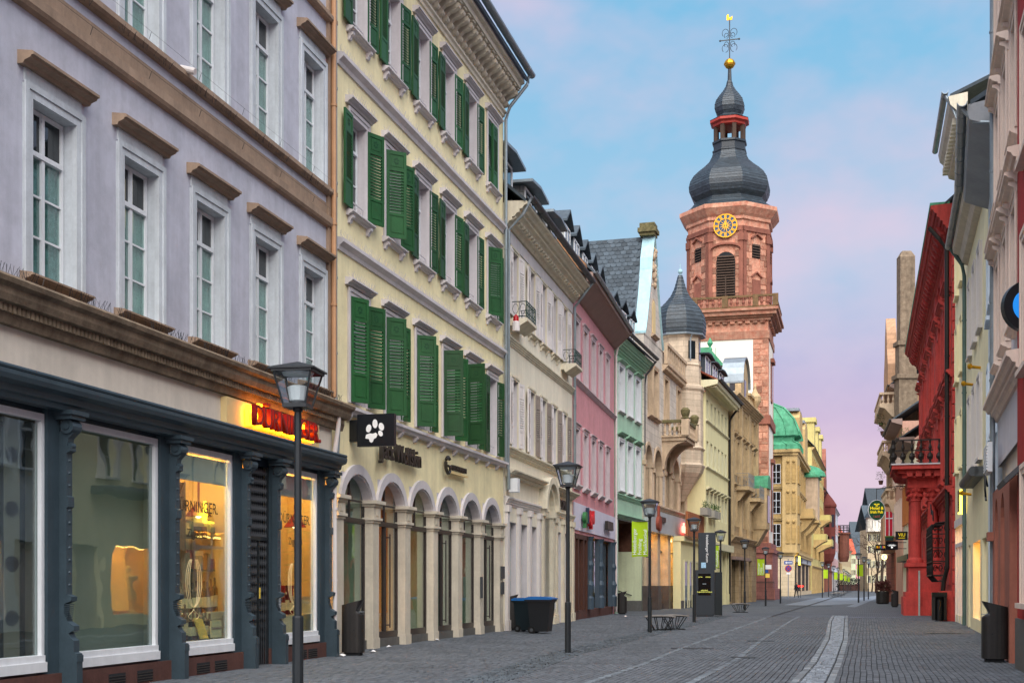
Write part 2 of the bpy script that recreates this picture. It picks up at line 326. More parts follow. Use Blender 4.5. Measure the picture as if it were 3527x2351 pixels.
lineA = line([(2031,2348),(2214,2287),(2346,2232),(2424,2204),(2501,2177),(2639,2127)]); lineB = line([(2385,2348),(2485,2298),(2545,2265),(2628,2199),(2722,2138),(2766,2116)])
gutC = line([(1720,2325),(1956,2246),(2238,2180),(2391,2145),(2500,2118)])
S_NEAR, S_MID = 16.0, 62.0
g = MB()
def gq(s0, s1, t0, t1, z, mi): a = [xy(s0,t0), xy(s0,t1), xy(s1,t1), xy(s1,t0)]; g.add([(p[0],p[1],z) for p in a], [(0,1,2,3)], mi)
gq(S_NEAR-2, S_MID, -16, 12, -.02, 0)
ground = g.obj('street', ['joint'], kind='structure')
def far_sheet():
    mb = MB()
    mb.add([(-16,S_MID,0),(12,S_MID,0),(12,900,0),(-16,900,0)], [(0,1,2,3)])
    for a in [(-400,-600,-16,2500), (12,-600,600,2500), (-16,-600,12,S_NEAR-2), (-16,900,12,2500)]: mb.add([(a[0],a[1],-.024),(a[2],a[1],-.024),(a[2],a[3],-.024),(a[0],a[3],-.024)], [(0,1,2,3)])
    o = mb.obj('road', 'paver_floor', rz=-PH, kind='structure')
m = mat('paver_floor', '#535a61', .7, .2, .35, .25, 30, dirt=.2)
# paver joints of the distant paving: brick pattern in the ground plane
t_ = m.node_tree; N_ = t_.nodes; bt = N_.new('ShaderNodeTexBrick'); co_ = [n for n in N_ if n.type == 'TEX_COORD'][0]; mpg = N_.new('ShaderNodeMapping'); mpg.inputs['Rotation'].default_value = (0,0,PI/2)
t_.links.new(co_.outputs['Object'], mpg.inputs[0]); t_.links.new(mpg.outputs[0], bt.inputs['Vector']); bt.inputs['Scale'].default_value = 1; bt.inputs['Brick Width'].default_value = .2; bt.inputs['Row Height'].default_value = .1; bt.inputs['Mortar Size'].default_value = .012
bt.inputs['Color1'].default_value = (.85,.85,.85,1); bt.inputs['Color2'].default_value = (1.15,1.15,1.15,1); bt.inputs['Mortar'].default_value = (.45,.45,.45,1)
pb = N_['Principled BSDF']; src = pb.inputs['Base Color'].links[0].from_socket; mm = N_.new('ShaderNodeMix'); mm.data_type = 'RGBA'; mm.blend_type = 'MULTIPLY'; mm.inputs[0].default_value = 1
t_.links.new(src, mm.inputs[6]); t_.links.new(bt.outputs[0], mm.inputs[7]); t_.links.new(mm.outputs[2], pb.inputs['Base Color'])
far_sheet()
def inband(s, t):
    if bandL(s)+.06 < t < bandR(s)-.06: return True
    for f, w in ((lineA,.085),(lineB,.085),(gutC,.42)):
        if abs(t-f(s)) < w-.06: return True
    return False
def pavers():
    rr = random.Random(3); v = []; f = []; L_, Wd = .2, .1
    k0 = int(S_NEAR/L_); cache = {}
    for k in range(k0, int(S_MID/L_)):
        s0 = k*L_
        lo, hi = -12.5, 8.5
        for j in range(int(lo/Wd), int(hi/Wd)):
            t0 = j*Wd; off = (L_/2 if j % 2 else 0); s = s0+off; wob = .008*math.sin(s*.9+1)+.005*math.sin(s*2.3+t0)
            X, Y = xy(s, t0)
            px = CX+X/Y*F
            if px < 500 or px > 3600 or inband(s+L_/2, t0+Wd/2): continue
            z = rr.uniform(-.003, .003); tl = rr.uniform(-.003, .003); b = len(v); gpx = .0045; t1 = t0+wob
            for (a, c, zz) in ((s+gpx,t1+gpx,-.02),(s+L_-gpx,t1+gpx,-.02),(s+L_-gpx,t1+Wd-gpx,-.02),(s+gpx,t1+Wd-gpx,-.02),(s+gpx+.004,t1+gpx+.004,z),(s+L_-gpx-.004,t1+gpx+.004,z+tl),(s+L_-gpx-.004,t1+Wd-gpx-.004,z+tl),(s+gpx+.004,t1+Wd-gpx-.004,z)):
                p = xy(a, c); v.append((p[0], p[1], zz))
            f += [(b+4,b+5,b+6,b+7),(b,b+1,b+5,b+4),(b+1,b+2,b+6,b+5),(b+2,b+3,b+7,b+6),(b+3,b,b+4,b+7)]
    me = D.meshes.new('pavers'); me.from_pydata(v, [], f); me.materials.append(M['paver'])
    at = me.attributes.new('tone', 'FLOAT', 'FACE'); n = len(f)//5; tn = []
    for _ in range(n): tn += [rr.uniform(.78,1.2)]*5
    at.data.foreach_set('value', tn)
    put('pavers', me, ground, kind='stuff')
# per-paver and per-sett tone
for mn in ('paver','sett','sett_dark','sett_light','sett_line'):
  t_ = M[mn].node_tree; N_ = t_.nodes; pb = N_['Principled BSDF']; src = pb.inputs['Base Color'].links[0].from_socket; an = N_.new('ShaderNodeAttribute'); an.attribute_name = 'tone'
  mm = N_.new('ShaderNodeVectorMath'); mm.operation = 'SCALE'; t_.links.new(src, mm.inputs[0]); t_.links.new(an.outputs['Fac'], mm.inputs[3]); t_.links.new(mm.outputs[0], pb.inputs['Base Color'])
pavers()
def setts():
    rr = random.Random(5); items = []
    def stone(mb): mb.add([(-.5,-.5,0),(.5,-.5,0),(.5,.5,0),(-.5,.5,0),(-.42,-.42,1),(.42,-.42,1),(.42,.42,1),(-.42,.42,1)], [(4,5,6,7),(0,1,5,4),(1,2,6,5),(2,3,7,6),(3,0,4,7)])
    def course(s0, s1, f0, f1, n, ln, m, wj=0):
        s = s0
        while s < s1:
            l = ln*rr.uniform(.8, 1.25); a, b = f0(s), f1(s); k = n(b-a); sh = rr.uniform(-.05,.05) if k > 1 else 0; e = [a+(b-a)*i/k+(sh+rr.uniform(-.02,.02) if 0 < i < k else 0) for i in range(k+1)]
            sl = (f0(s+.5)-f0(s-.5))
            for i in range(k):
                w = e[i+1]-e[i]; c = (e[i]+e[i+1])/2; ss = s+l/2+(rr.uniform(-.25,.25)*l if k > 1 else 0); X, Y = xy(ss, c+sl*(l/2)); px = CX+X/Y*F; py = HOR+CZ*F/Y
                if py < 2400 and -100 < px < 3650: items.append((Y, X, w-.02, l-.022, math.atan(sl), m, rr.uniform(-.004,.006)))
            s += l
    one = lambda w: 1
    course(S_NEAR, 64, lambda s: bandL(s), lambda s: bandL(s)+.15, one, .26, 'sett_light'); course(S_NEAR, 64, lambda s: bandR(s)-.15, lambda s: bandR(s), one, .26, 'sett_light')
    course(S_NEAR, 64, lambda s: bandL(s)+.15, lambda s: bandR(s)-.15, lambda w: max(1, round(w/.125)), .13, 'sett')
    course(S_NEAR, 62, lambda s: lineA(s)-.075, lambda s: lineA(s)+.075, one, .24, 'sett_line'); course(S_NEAR, 62, lambda s: lineB(s)-.075, lambda s: lineB(s)+.075, one, .24, 'sett_line')
    course(S_NEAR, 62, lambda s: gutC(s)-.4, lambda s: gutC(s)+.4, lambda w: 5, .16, 'sett_dark')
    items.sort(); near = items[:300]; rest = items[300:]
    for Y, X, w, l, a, m, dz in near: cput('s', stone, 'sett', m, ground, (X,Y,-.02), -PH-a, scale=(w,l,.03+dz))
    mb = {}
    for Y, X, w, l, a, m, dz in rest:
        b = mb.setdefault(m, MB()); r = -PH-a; k, q = math.cos(r), math.sin(r); h = .03+dz
        vs = [(X+x*w*k-y*l*q, Y+x*w*q+y*l*k, -.02+z*h) for x, y, z in ((-.5,-.5,0),(.5,-.5,0),(.5,.5,0),(-.5,.5,0),(-.42,-.42,1),(.42,-.42,1),(.42,.42,1),(-.42,.42,1))]
        b.add(vs, [(4,5,6,7),(0,1,5,4),(1,2,6,5),(2,3,7,6),(3,0,4,7)])
    for m, b in mb.items():
        o = b.obj('setts', m, ground, kind='stuff'); at = o.data.attributes.new('tone', 'FLOAT', 'FACE'); tn = []
        for _ in range(len(b.f)//5): tn += [rr.uniform(.6,1.4)]*5
        at.data.foreach_set('value', tn)
    for k, me in CA.items():
        if k[0] == 'sett': me.attributes.new('tone', 'FLOAT', 'FACE').data.foreach_set('value', [1.0]*5)
setts()
# cobbled crossing and channel continuing into the distance
def strip(name, pts, m, z=.006):
    mb = MB()
    for (a, b), (c, d) in zip(pts, pts[1:]):
        q = [gp(*a), gp(*b), gp(*d), gp(*c)]; q = [xy(*p) for p in q]; mb.add([(p[0],p[1],z) for p in q], [(0,1,2,3)])
    mb.obj(name, m, kind='structure')
mat('cobble_far', '#757e88', .6, .3, 1.5, .8, 6, spec=.5, col2='#5c656f')
strip('cobbled_channel', [((2915,2088),(2945,2090)),((2962,2072),(2985,2074)),((3002,2058),(3020,2059)),((3030,2042),(3042,2043))], 'cobble_far')
strip('cobbled_crossing', [((2700,2082),(2820,2057)),((2800,2084),(2880,2057)),((2950,2078),(2965,2057)),((3010,2062),(3018,2050))], 'cobble_far', .004)
strip('paving_joint_line', [((2639,2126),(2642,2128)),((2800,2078),(2804,2080)),((2905,2045),(2908,2046)),((2935,2032),(2937,2033))], 'sett_line', .009)
# litter scraps
for i, (px, py) in enumerate([(1339,2227),(1180,2258),(1505,2204),(2155,2122),(1285,2244)]):
    d = CZ*F/(py-HOR); mb = MB(); mb.add([(-.06,-.05,0),(.05,-.06,.02),(.07,.04,.005),(-.03,.06,.03),(0,0,.05)], [(0,1,4),(1,2,4),(2,3,4),(3,0,4),(0,1,2,3)])
    tag(mb.obj('paper_scrap', 'litter', None, ((px-CX)/F*d, d, .004), i*1.3), ['white paper scrap below the arched glass door','white paper scrap in front of the left arched house bin','small white scrap beside the middle arched pier','white paper scrap on the paving before the green house','tiny white scrap at the foot of an arched pier'][i], 'litter', 'paper scraps on the pavement')

# iron drain gratings set in the paving
mat('cast_iron', '#2a2d30', .55, .2, 4, .2)
for i, (px, py, w) in enumerate(((2385,2232,1.0),(2620,2206,.7),(2560,2263,.5),(3250,2180,1.1),(2790,2086,3.0))):
    d = CZ*F/(py-HOR); o = thing('drain_grating', ['long iron drain grating left of the paving lines','iron drain cover between the second line and cobbles','round-edged iron cover on the second paving line','iron channel grating on the right pavement','wide iron grating at the far crossing'][i], 'drain', ((px-CX)/F*d, d, .004), -.1, 'drain gratings in the paving')
    mb = MB(); mb.box(-w/2,w/2,-.2,.2,0,.006); mb.obj('plate', 'cast_iron', o)
    mb = MB()
    for k in range(int(w/.08)): mb.box(-w/2+.03+.08*k,-w/2+.07+.08*k,-.16,.16,.006,.012)
    mb.obj('bars', 'zinc_dark', o)
# ------------------------------------------------------------------ lavender house (left foreground)
FL1 = Fac(-60, 15.84, 1153, 27.3); h1 = FL1.thing('lavender_house', 'lavender plastered house with brown ledges above a dark slate-blue cigar shopfront')
X0 = -4.6; LE = 11.62
C1 = [-3.57, -1.3, .97, 3.24, 5.5, 7.76, 10.02]
ops = [(x, x+1.02, 5.55, 7.88) for x in C1]+[(x, x+1.02, 9.86, 12.2) for x in C1]
wall(h1, 'lavender', LE, 5.3, 16, ops, .22, x0=X0, mr='trim_pale')
mb = MB(); mb.box(X0,LE,0,7,3.9,5.3); mb.obj('frieze_wall', 'frieze_beige', h1)
for x in C1:
    for z0, z1 in ((5.55,7.88),(9.86,12.2)):
        window(h1, x+.02, x+1.0, z0+.01, z1-.01, .15, 'paint_white', 'glass_teal', 2, .74, 3, 'curtain_pat' if x < 1.5 and z0 < 8 else 'curtain', gt='glass_dark')
        surround(h1, x, x+1.02, z0, z1, 'trim_pale', .16, .05)
        shelf(h1, x-.27, x+1.29, z1+.36, 'trim_brown', .15, .24)
        cput('fr', lambda mb: mb.box(-.14,1.16,-.03,.02,.19,.36), 'hood_frieze', 'trim_pale', h1, (x,0,z1))
        if z0 < 8: shelf(h1, x-.22, x+1.24, z0-.1, 'trim_brown', .1, .2, 'sill')
        def spk(mb):
            for k in range(26):
                a = R.uniform(0,1.5); mb.cyl((a,-.12,0), (a+R.uniform(-.05,.05),-.12+R.uniform(-.08,.05),.11), .0025, 3)
        cput('sp', spk, 'bird_spikes', 'pole_metal', h1, (x-.24,0,z0-.24), kind='stuff')
mb = MB(); mb.prof([(0,9.0),(-.09,9.02),(-.12,9.07),(-.12,9.2),(0,9.26)], X0, LE); mb.prof([(.003,9.22),(-.02,9.22),(-.02,9.5),(.003,9.5)], X0, LE); mb.obj('string_course', 'trim_brown', h1)
mb = MB(); mb.prof([(0,9.66),(-.1,9.68),(-.14,9.72),(-.14,9.8),(0,9.85)], X0, LE); mb.obj('sill_course', 'trim_brown', h1)
mb = MB(); mb.prof([(0,13.3),(-.1,13.32),(-.14,13.36),(-.14,13.44),(0,13.5)], X0, LE); mb.obj('sill_course', 'trim_brown', h1)
mb = MB(); mb.box(11.3,LE+.03,-.06,.1,5.3,16); mb.obj('corner_strip', 'trim_brown', h1)
# bird wires on ledges
mb = MB()
for z in (9.34, 9.95):
    for k in range(8): x = -1+k*1.62; mb.cyl((x,-.1,z-.1),(x+.02,-.13,z+.02),.004,3)
    mb.cyl((X0,-.13,z+.02),(LE,-.13,z+.02),.0022,3)
mb.obj('bird_wire', 'pole_metal', h1, kind='stuff')
# lower stone cornice with dentils
mb = MB(); mb.prof([(.01,4.8),(-.1,4.8),(-.12,4.86),(-.14,4.92),(-.14,5.02),(-.26,5.04),(-.3,5.12),(-.31,5.2),(-.38,5.24),(-.4,5.3),(-.36,5.34),(0,5.38)], X0, 12.0); mb.obj('shop_cornice', 'cornice_stone', h1)
row(h1, [X0+.1+.095*i for i in range(172)], 4.925, 'cornice_stone', lambda mb: mb.box(0,.055,-.2,-.13,0,.1), 'd', 'dentil')
def sp2(mb):
    for k in range(400):
        a = R.uniform(0,16); mb.cyl((a,-.3,0), (a+R.uniform(-.05,.05),-.3+R.uniform(-.09,.05),.13), .0028, 3)
cput('sp2', sp2, 'bird_spikes', 'pole_metal', h1, (X0,0,5.34), kind='stuff')
# shopfront
mb = MB(); mb.prof([(.02,3.86),(-.16,3.86),(-.18,3.92),(-.22,3.94),(-.24,4.02),(-.34,4.06),(-.36,4.12),(-.36,4.17),(-.3,4.2),(0,4.24)], X0, 11.6); mb.cyl((X0,-.33,4.21),(11.6,-.33,4.21),.035,8); mb.obj('shop_fascia', 'shop_slate', h1)
mb = MB(); mb.box(X0,11.6,.1,.16,3.72,3.9); mb.obj('shop_head', 'shop_slate2', h1)
mb = MB(); mb.box(X0,7.8,-.02,.3,-.3,.3); mb.box(8.66,11.6,-.02,.3,-.3,.3); mb.obj('plinth', 'plinth', h1)
for x in (2.85,3.65,5.55,6.2,9.75,10.3):
    cput('v', lambda mb: [mb.box(0,.46,-.023,.0,.02,.2)], 'vent_dark_plate', 'joint', h1, (x,0,0))  # dark plate drawn for the shade of the vent hole
    cput('v2', lambda mb: [mb.box(0,.46,-.03,-.023,.03+.04*k,.045+.04*k) for k in range(4)], 'vent_grille', 'dark_frame', h1, (x,0,0))
def pil(mb, panel=True):
    if panel: mb.box(0,.3,.02,.2,.3,3.88)
    mb.prof([(.03,.0),(-.25,0),(-.25,.56),(-.2,.58),(-.2,.74),(-.15,.78),(-.12,.84),(-.2,.88),(-.2,.94),(-.1,1.0),(-.05,1.12),(-.05,1.24),(-.16,1.28),(-.17,1.34),(-.09,1.37),(-.09,2.55),(-.12,2.57),(-.12,2.7),(-.09,2.72),(-.09,3.3),(-.15,3.33),(-.15,3.37),(-.1,3.4),(-.12,3.5),(-.2,3.58),(.03,3.6)], .27,.41)
    mb.cyl((.23,-.12,3.66),(.45,-.12,3.66),.1,14); mb.cyl((.21,-.12,3.66),(.47,-.12,3.66),.045,10); mb.cyl((.29,-.12,3.4),(.39,-.12,3.4),.045,10)
    mb.box(.16,.5,-.24,.05,3.75,3.81); mb.box(.12,.54,-.27,.05,3.81,3.87)
    for k in range(11): mb.ball((.34,-.09,1.5+.17*k), .022, 6)
    for k in range(9): mb.box(.28,.4,-.1-.012*k*.3,-.03,1.0+.028*k,1.014+.028*k)
    mb.box(.265,.415,-.26,-.24,.45,.54)
for x in (-1.5, 1.4, 4.43, 7.05, 11.0): cput('p', pil, 'pilaster', 'shop_slate', h1, (x,0,0))
cput('pn', lambda mb: (pil(mb, False), mb.box(.3,.55,.02,.2,-.1,3.88)), 'pilaster', 'shop_slate', h1, (8.37,0,0))
mb = MB(); mb.box(7.6,7.8,.02,.3,.0,.3); mb.obj('pilaster_foot', 'plinth', h1)
def shopwin(x0, x1, blind=0, g='glass_shop'):
    def f(mb):
        w = x1-x0
        mb.box(0,.1,.07,.16,.34,3.8); mb.box(w-.1,w,.07,.16,.34,3.8); mb.box(.1,w-.1,.07,.16,3.7,3.8); mb.box(.1,w-.1,-.03,.16,.34,.47); mb.box(.1,w-.1,.0,.155,.47,.56)
        mb.box(.1,.13,.04,.1,.56,3.66); mb.box(w-.13,w-.1,.04,.1,.56,3.66)
    o = cput((x0,x1), f, 'shop_window', 'paint_white', h1, (x0,0,0)); w = x1-x0
    cput((x0,x1,'g'), lambda mb: mb.box(.1,w-.1,.1,.11,.56,3.66), 'pane', g, o)
    if blind: cput((x0,x1,'b'), lambda mb: mb.box(.13,w-.13,.13,.14,3.66-blind,3.66), 'blind', 'paint_white', o)
    return o
w_1 = shopwin(-1.1, 1.42); w_0 = shopwin(X0, -1.5); w_2 = shopwin(1.78, 4.43); w_3 = shopwin(4.82, 7.05, .42); w_4 = shopwin(8.95, 10.98, .42)
mat('panel_grey', '#8f9687', .8, .05); mat('panel_taupe', '#8d8578', .8, .06); mat('warm_wall', '#e6c27c', .8, .08); mat('wood_floor', '#6b4a2e', .6, .2); mat('wood_dark', '#3a2113', .5, .2, 3)
emit('lamp_warm', '#ffdca0', 24); emit('lamp_dim', '#ffc468', 15); emit('lamp_soft', '#ffd9a0', 8)
def room(x0, x1, m, dep=1.6, lit=None, fl='wood_floor'):
    mb = MB(); a, b, z0, z1 = x0, x1, .45, 3.72
    mb.add([(a,.2,z0),(b,.2,z0),(b,dep,z0),(a,dep,z0),(a,.2,z1),(b,.2,z1),(b,dep,z1),(a,dep,z1)], [(2,3,7,6),(3,0,4,7),(1,2,6,5),(4,5,6,7)], 0); mb.add([(a,.2,z0),(b,.2,z0),(b,dep,z0),(a,dep,z0)], [(0,1,2,3)], 1)
    o = mb.obj('display_room', [m, fl], h1)
    if lit:
        mb = MB(); mb.box(x0+.3,x1-.3,.5,.7,z1-.06,z1-.03); mb.obj('display_lamp', lit, h1)
room(X0, 1.6, 'panel_taupe', .7); room(1.75, 4.6, 'panel_grey', .42); room(4.8, 7.78, 'warm_wall', 1.3, 'lamp_warm'); room(8.85, 12.3, 'warm_wall', 1.3, 'lamp_warm')
mat('banner_dark', '#1c2226', .7); mat('laser', '#10e050', .5)
mb = MB(); mb.box(-.9,.25,.32,.36,.48,3.5); mb.obj('display_banner', 'banner_dark', h1)
for k in range(5): cput('ov', lambda mb: mb.ext([(.17*math.cos(a)*1.0, (.3 if math.sin(a)>0 else -.3)+.17*math.sin(a)) for a in [2*PI*i/20 for i in range(20)]], .0, .01), 'banner_oval', 'panel_taupe', h1, (1.02,.3,.7+.72*k))
mb = MB(); mb.box(.45,1.35,.33,.36,.5,3.6); mb.obj('display_banner', 'banner_dark', h1)
# shop goods behind the lit windows
mat('bottle_amber', '#5a2408', .12, .2, spec=.8); mat('bottle_dark', '#120a08', .12, .1, spec=.8); mat('label_cream', '#e8d9a8', .7); mat('box_red', '#8a1414', .5, .1); mat('paper_yellow', '#f0cf5a', .7, .05)
def bottle(mb, h=.58, r=.06):
    mb.rev([(r,0),(r,h*.6),(r*.9,h*.68),(r*.35,h*.76),(r*.33,h*.97),(.0,h)], 10)
def lab(mb, h=.58, r=.06): mb.rev([(r*1.02,h*.15),(r*1.02,h*.48)], 10)
k = 0
for zz, yy, xs in ((.56,.36,[5.55+.15*i for i in range(9)]), (1.02,.62,[6.2+.14*i for i in range(10)]), (.9,.5,[10.0+.2*i for i in range(4)])):
    for x in xs:
        dark = (k*7) % 3 == 0; k += 1; sc = R.uniform(.85,1.2)
        i_ = xs.index(x); od = ('first','second','third','fourth','fifth','sixth','seventh','eighth','ninth','tenth','eleventh','twelfth','thirteenth')[i_]
        b = tag(cput('bt', bottle, 'bottle', 'bottle_dark' if dark else 'bottle_amber', None), od+(' dark' if dark else ' amber')+' bottle from the left '+('in the front row of' if yy == .36 else 'in the raised rear row of' if yy == .62 else 'right of the gate in')+' the cigar shop window', 'bottle', 'bottles in the cigar shop window')
        cput('lb', lab, 'bottle_label', 'label_cream', b)
        q = Matrix.Rotation(FL1.rz, 3, 'Z') @ Vector((x, yy, 0)); b.location = (FL1.a[0]+q.x, FL1.a[1]+q.y, zz); b.scale = (1,1,sc*.9)
mb = MB(); mb.box(5.9,7.7,.5,1.0,.45,1.015); mb.obj('display_step', 'label_cream', h1)
mb = MB(); mb.box(6.6,7.75,.75,1.25,1.75,1.79); mb.box(6.6,7.75,.75,1.25,2.35,2.39); mb.box(6.58,6.62,.75,1.25,.5,3.3); mb.obj('display_shelf', 'wood_dark', h1)
mb = MB(); mb.box(9.6,12.2,.7,1.2,.45,1.25); mb.box(9.6,12.2,.4,.7,.45,.89); mb.obj('display_counter', 'label_cream', h1)
for i, (x, z, w, hh) in enumerate([(6.65,1.79,.4,.22),(7.15,1.79,.3,.32),(7.5,1.79,.2,.2),(6.7,2.39,.3,.25),(7.1,2.39,.4,.3),(10.6,1.26,.3,.3),(11.1,1.26,.45,.22),(11.0,.5,.6,.3)]):
    mb = MB(); mb.box(x,x+w,.85,1.05,z,z+hh); mb.box(x-.01,x+w+.01,.84,1.06,z+hh*.72,z+hh+.01); mb.obj('display_box', ['box_red','label_cream','wood_dark'][i%3], h1)
mb = MB(); mb.add([(6.12,.2,.58),(6.42,.2,.57),(6.36,.3,.92),(6.06,.3,.94),(6.12,.22,.58),(6.42,.22,.57),(6.36,.32,.92),(6.06,.32,.94)], [(0,1,2,3),(7,6,5,4),(0,4,5,1),(1,5,6,2),(2,6,7,3),(3,7,4,0)]); mb.obj('price_card', 'paper_yellow', h1)
mb = MB(); mb.box(6.5,6.9,.2,.22,.58,.88); o = mb.obj('shop_card', 'label_cream', h1); text('card_lettering', 'DÜRNINGER.', .068, 'letter_red', o, (6.51,.196,.72), ext=.001)
text('window_lettering', 'DÜRNINGER.', .27, 'letter_dark', w_3, (.16,.095,2.72), ext=.001, sx=.98); text('window_lettering', 'Zigarren', .2, 'letter_dark', w_3, (.62,.095,2.3), ext=.001)
text('window_lettering', 'DÜRNINGER.', .27, 'letter_dark', w_4, (.16,.095,2.72), ext=.001, sx=.98); text('window_lettering', 'Zigarren', .2, 'letter_dark', w_4, (.62,.095,2.3), ext=.001)
for w_, x in ((w_3,.85),(w_4,.9)):   # engraved glass ornament
    mb = MB()
    for sg in (-1,1):
        for q in range(3): mb.tube([(x+sg*(.28-.07*q)*math.sin(a), .098, 1.55+.42*math.cos(a)) for a in [PI*.15+PI*.8*i/12 for i in range(13)]], .005, 4)
        mb.tube([(x+sg*.1*math.sin(a)*a, .098, 1.1-.06*a) for a in [i*.35 for i in range(9)]], .005, 4)
    mb.obj('glass_ornament', 'label_cream', w_)
mat('shade_red', '#7a1a14', .6, .1)
for x in (7.0, 11.3):
    mb = MB(); mb.rev([(.02,3.6),(.02,3.0),(.22,2.75),(.24,2.72)], 14, (x,.7,0)); mb.obj('pendant_lamp', 'shade_red', h1); mb = MB(); mb.ball((x,.7,2.76), .07, 8); mb.obj('lamp_bulb', 'lamp_soft', h1)
for i in range(26):
    x0_, z0_ = (6.66+.16*(i%7), (1.79,2.39,.5,1.02)[i//7]) if i < 21 else (10.0+.34*(i-21), .89); w_g, h_g = R.uniform(.1,.15), R.uniform(.14,.34)
    mb = MB(); mb.box(x0_,x0_+w_g,.76,.84,z0_,z0_+h_g); mb.box(x0_+.01,x0_+w_g-.01,.75,.76,z0_+h_g*.3,z0_+h_g*.7); mb.obj('display_carton', ('wood_dark','box_red','sign_cream','panel_grey','bottle_amber')[i%5], h1)
# wave-lattice door gate
mb = MB(); mb.box(7.83,8.65,.2,.24,-.05,3.8); dg = mb.obj('door', 'black_metal', h1)
mb = MB(); mb.box(7.83,8.65,.1,.16,2.33,2.4); mb.box(7.83,7.87,.1,.16,-.05,3.75); mb.box(8.61,8.65,.1,.16,-.05,3.75); mb.box(8.22,8.26,.1,.15,-.05,2.33); mb.obj('gate_frame', 'pole_metal', dg)
mat('lattice', '#55585c', .35, .1, metal=.4)
def strap(mb):
    n = 44; vs = []; fs = []
    for i in range(n+1):
        z = 3.72*i/n; a = math.sin(z*2*PI/.17); vs += [(-.022+.012*a,.13+.018*a,z),(.022+.012*a,.13-.018*a,z)]
    for i in range(n): fs.append((2*i,2*i+1,2*i+3,2*i+2))
    mb.add(vs, fs)
for i in range(9): cput('st', strap, 'lattice_strap', 'lattice', dg, (7.9+.085*i,0,-.02))
mb = MB(); mb.box(8.23,8.27,.09,.1,1.25,1.45); mb.obj('lock', 'paper_yellow', dg)
# lit shop sign
mb = MB(); mb.box(6.45,10.62,-.12,-.002,4.27,4.76); sg = mb.obj('shop_sign', 'sign_cream', h1)
text('sign_letters', 'DÜRNINGER.', .52, 'letter_red', sg, (7.02,-.34,4.34), ext=.045, sx=1.0, bold=.004); text('sign_glow', 'DÜRNINGER.', .52, 'neon_orange', sg, (7.02,-.2,4.34), ext=.03, sx=1.0, bold=-.002)
# downpipes at the party wall
pipe(h1, [(11.44,-.12,16),(11.44,-.12,5.45)], 'copper_brown', .055, [(11.44,-.12,z) for z in (13.9,11.6,9.1,7.4)]); pipe(h1, [(11.44,-.12,5.42),(11.5,-.2,5.1),(11.5,-.2,4.9),(11.46,-.12,4.2),(11.46,-.14,.1)], 'paint_offwhite', .05, [(11.46,-.13,3.1),(11.46,-.13,1.6)])
pipe(h1, [(11.58,-.1,16),(11.58,-.1,5.5),(11.62,-.16,4.9),(11.6,-.12,3.9)], 'zinc', .04, [(11.58,-.1,z) for z in (14,12,10,8,6.4)])
mb = MB(); mb.cyl((5.0,-.28,9.78),(5.0,-.02,9.86),.055,10); mb.obj('vent_pipe', 'paint_offwhite', h1)
# ------------------------------------------------------------------ yellow house with green shutters
FL2 = Fac(1160, 28.0, 1733, 41.65); h2 = FL2.thing('yellow_house', 'pale yellow house with many green louvred shutters above a row of white arches')
L2L = 14.1; B2 = [1.25+2.29*i for i in range(6)]
FLO = [(5.6,8.0),(9.9,12.05),(14.0,16.05)]
ARC = [(.24+2.283*i, 2.1+2.283*i) for i in range(6)]
ops = [(c-.5, c+.5, a, b) for c in B2 for a, b in FLO]+[(a, b, -.3, 4.02) for a, b in ARC]
wall(h2, 'yellow_wall', L2L, -.3, 17.9, ops, .24, mr='trim_lilac', dep=8)
def leaf(mb, w, h, flip):
    t = .045; s = .075
    mb.box(0,s,0,t,0,h); mb.box(w-s,w,0,t,0,h); mb.box(s,w-s,0,t,0,.09); mb.box(s,w-s,0,t,h-.09,h); mb.box(s,w-s,0,t,h*.255,h*.255+.07); mb.box(s,w-s,0,t,h*.77,h*.77+.07)
    mb.box(s,w-s,.014,.032,.09,h*.255); mb.box(s+.045,w-s-.045,.004,.014,.13,h*.255-.04); mb.box(s,w-s,.014,.032,h*.77+.07,h-.09)
    mb.box(s+.045,w-s-.045,.006,.014,h*.77+.11,h-.13)
def petals(mb, w, h):
    for k in range(6):
        a = k*PI/3+.3; c = (w/2+.05*math.cos(a), h*.885+.062*math.sin(a))
        mb.ext([(c[0]+.026*math.cos(a+b)*(1 if abs(math.cos(b))<.8 else 1.1), c[1]+.026*math.sin(a+b)) for b in [i*PI/3 for i in range(6)]], .002, .04)
def slat(mb, w): mb.add([(.075,.0,.0),(w-.075,.0,.0),(w-.075,.042,.066),(.075,.042,.066),(.075,.0,.01),(w-.075,.0,.01),(w-.075,.042,.076),(.075,.042,.076)], [(0,1,2,3),(4,5,6,7),(0,4,5,1),(2,6,7,3),(1,5,6,2),(3,7,4,0)])
def shutter(par, hx, z0, h, w, ang, right, m, dk, single, ns=14):
    """leaf hinged at hx; ang = degrees from closed (0) to flat on the wall (180)"""
    th = -math.radians(ang) if not right else PI+math.radians(ang)
    o = cput((w,h), lambda mb: leaf(mb,w,h,right), 'shutter', m, par, (hx, -.05 if ang > 20 else -.02, z0), th)
    if dk: cput((w,h), lambda mb: petals(mb,w,h), 'cut_flower', dk, o)
    a, b = h*.255+.08, h*.77-.01; st_ = (b-a)/ns
    if single:
        for i in range(ns): cput((w,), lambda mb: slat(mb,w), 'slat', m, o, (0,-.004,a+st_*i))
    else:
        def f(mb):
            for i in range(ns):
                q = MB(); slat(q,w); mb.add([(x,y-.004,z+a+st_*i) for x,y,z in q.v], q.f)
        cput((w,h,ns), f, 'louvre_slats', m, o, kind='stuff')
    return o
ANG = {0: [(27,150),(45,172),(50,172),(80,152),(95,172),(177,170)], 1: [(177,155),(45,160),(178,172),(177,170),(178,173),(40,172)], 2: [(177,172),(178,170),(177,173),(178,171),(177,172),(0,0)]}
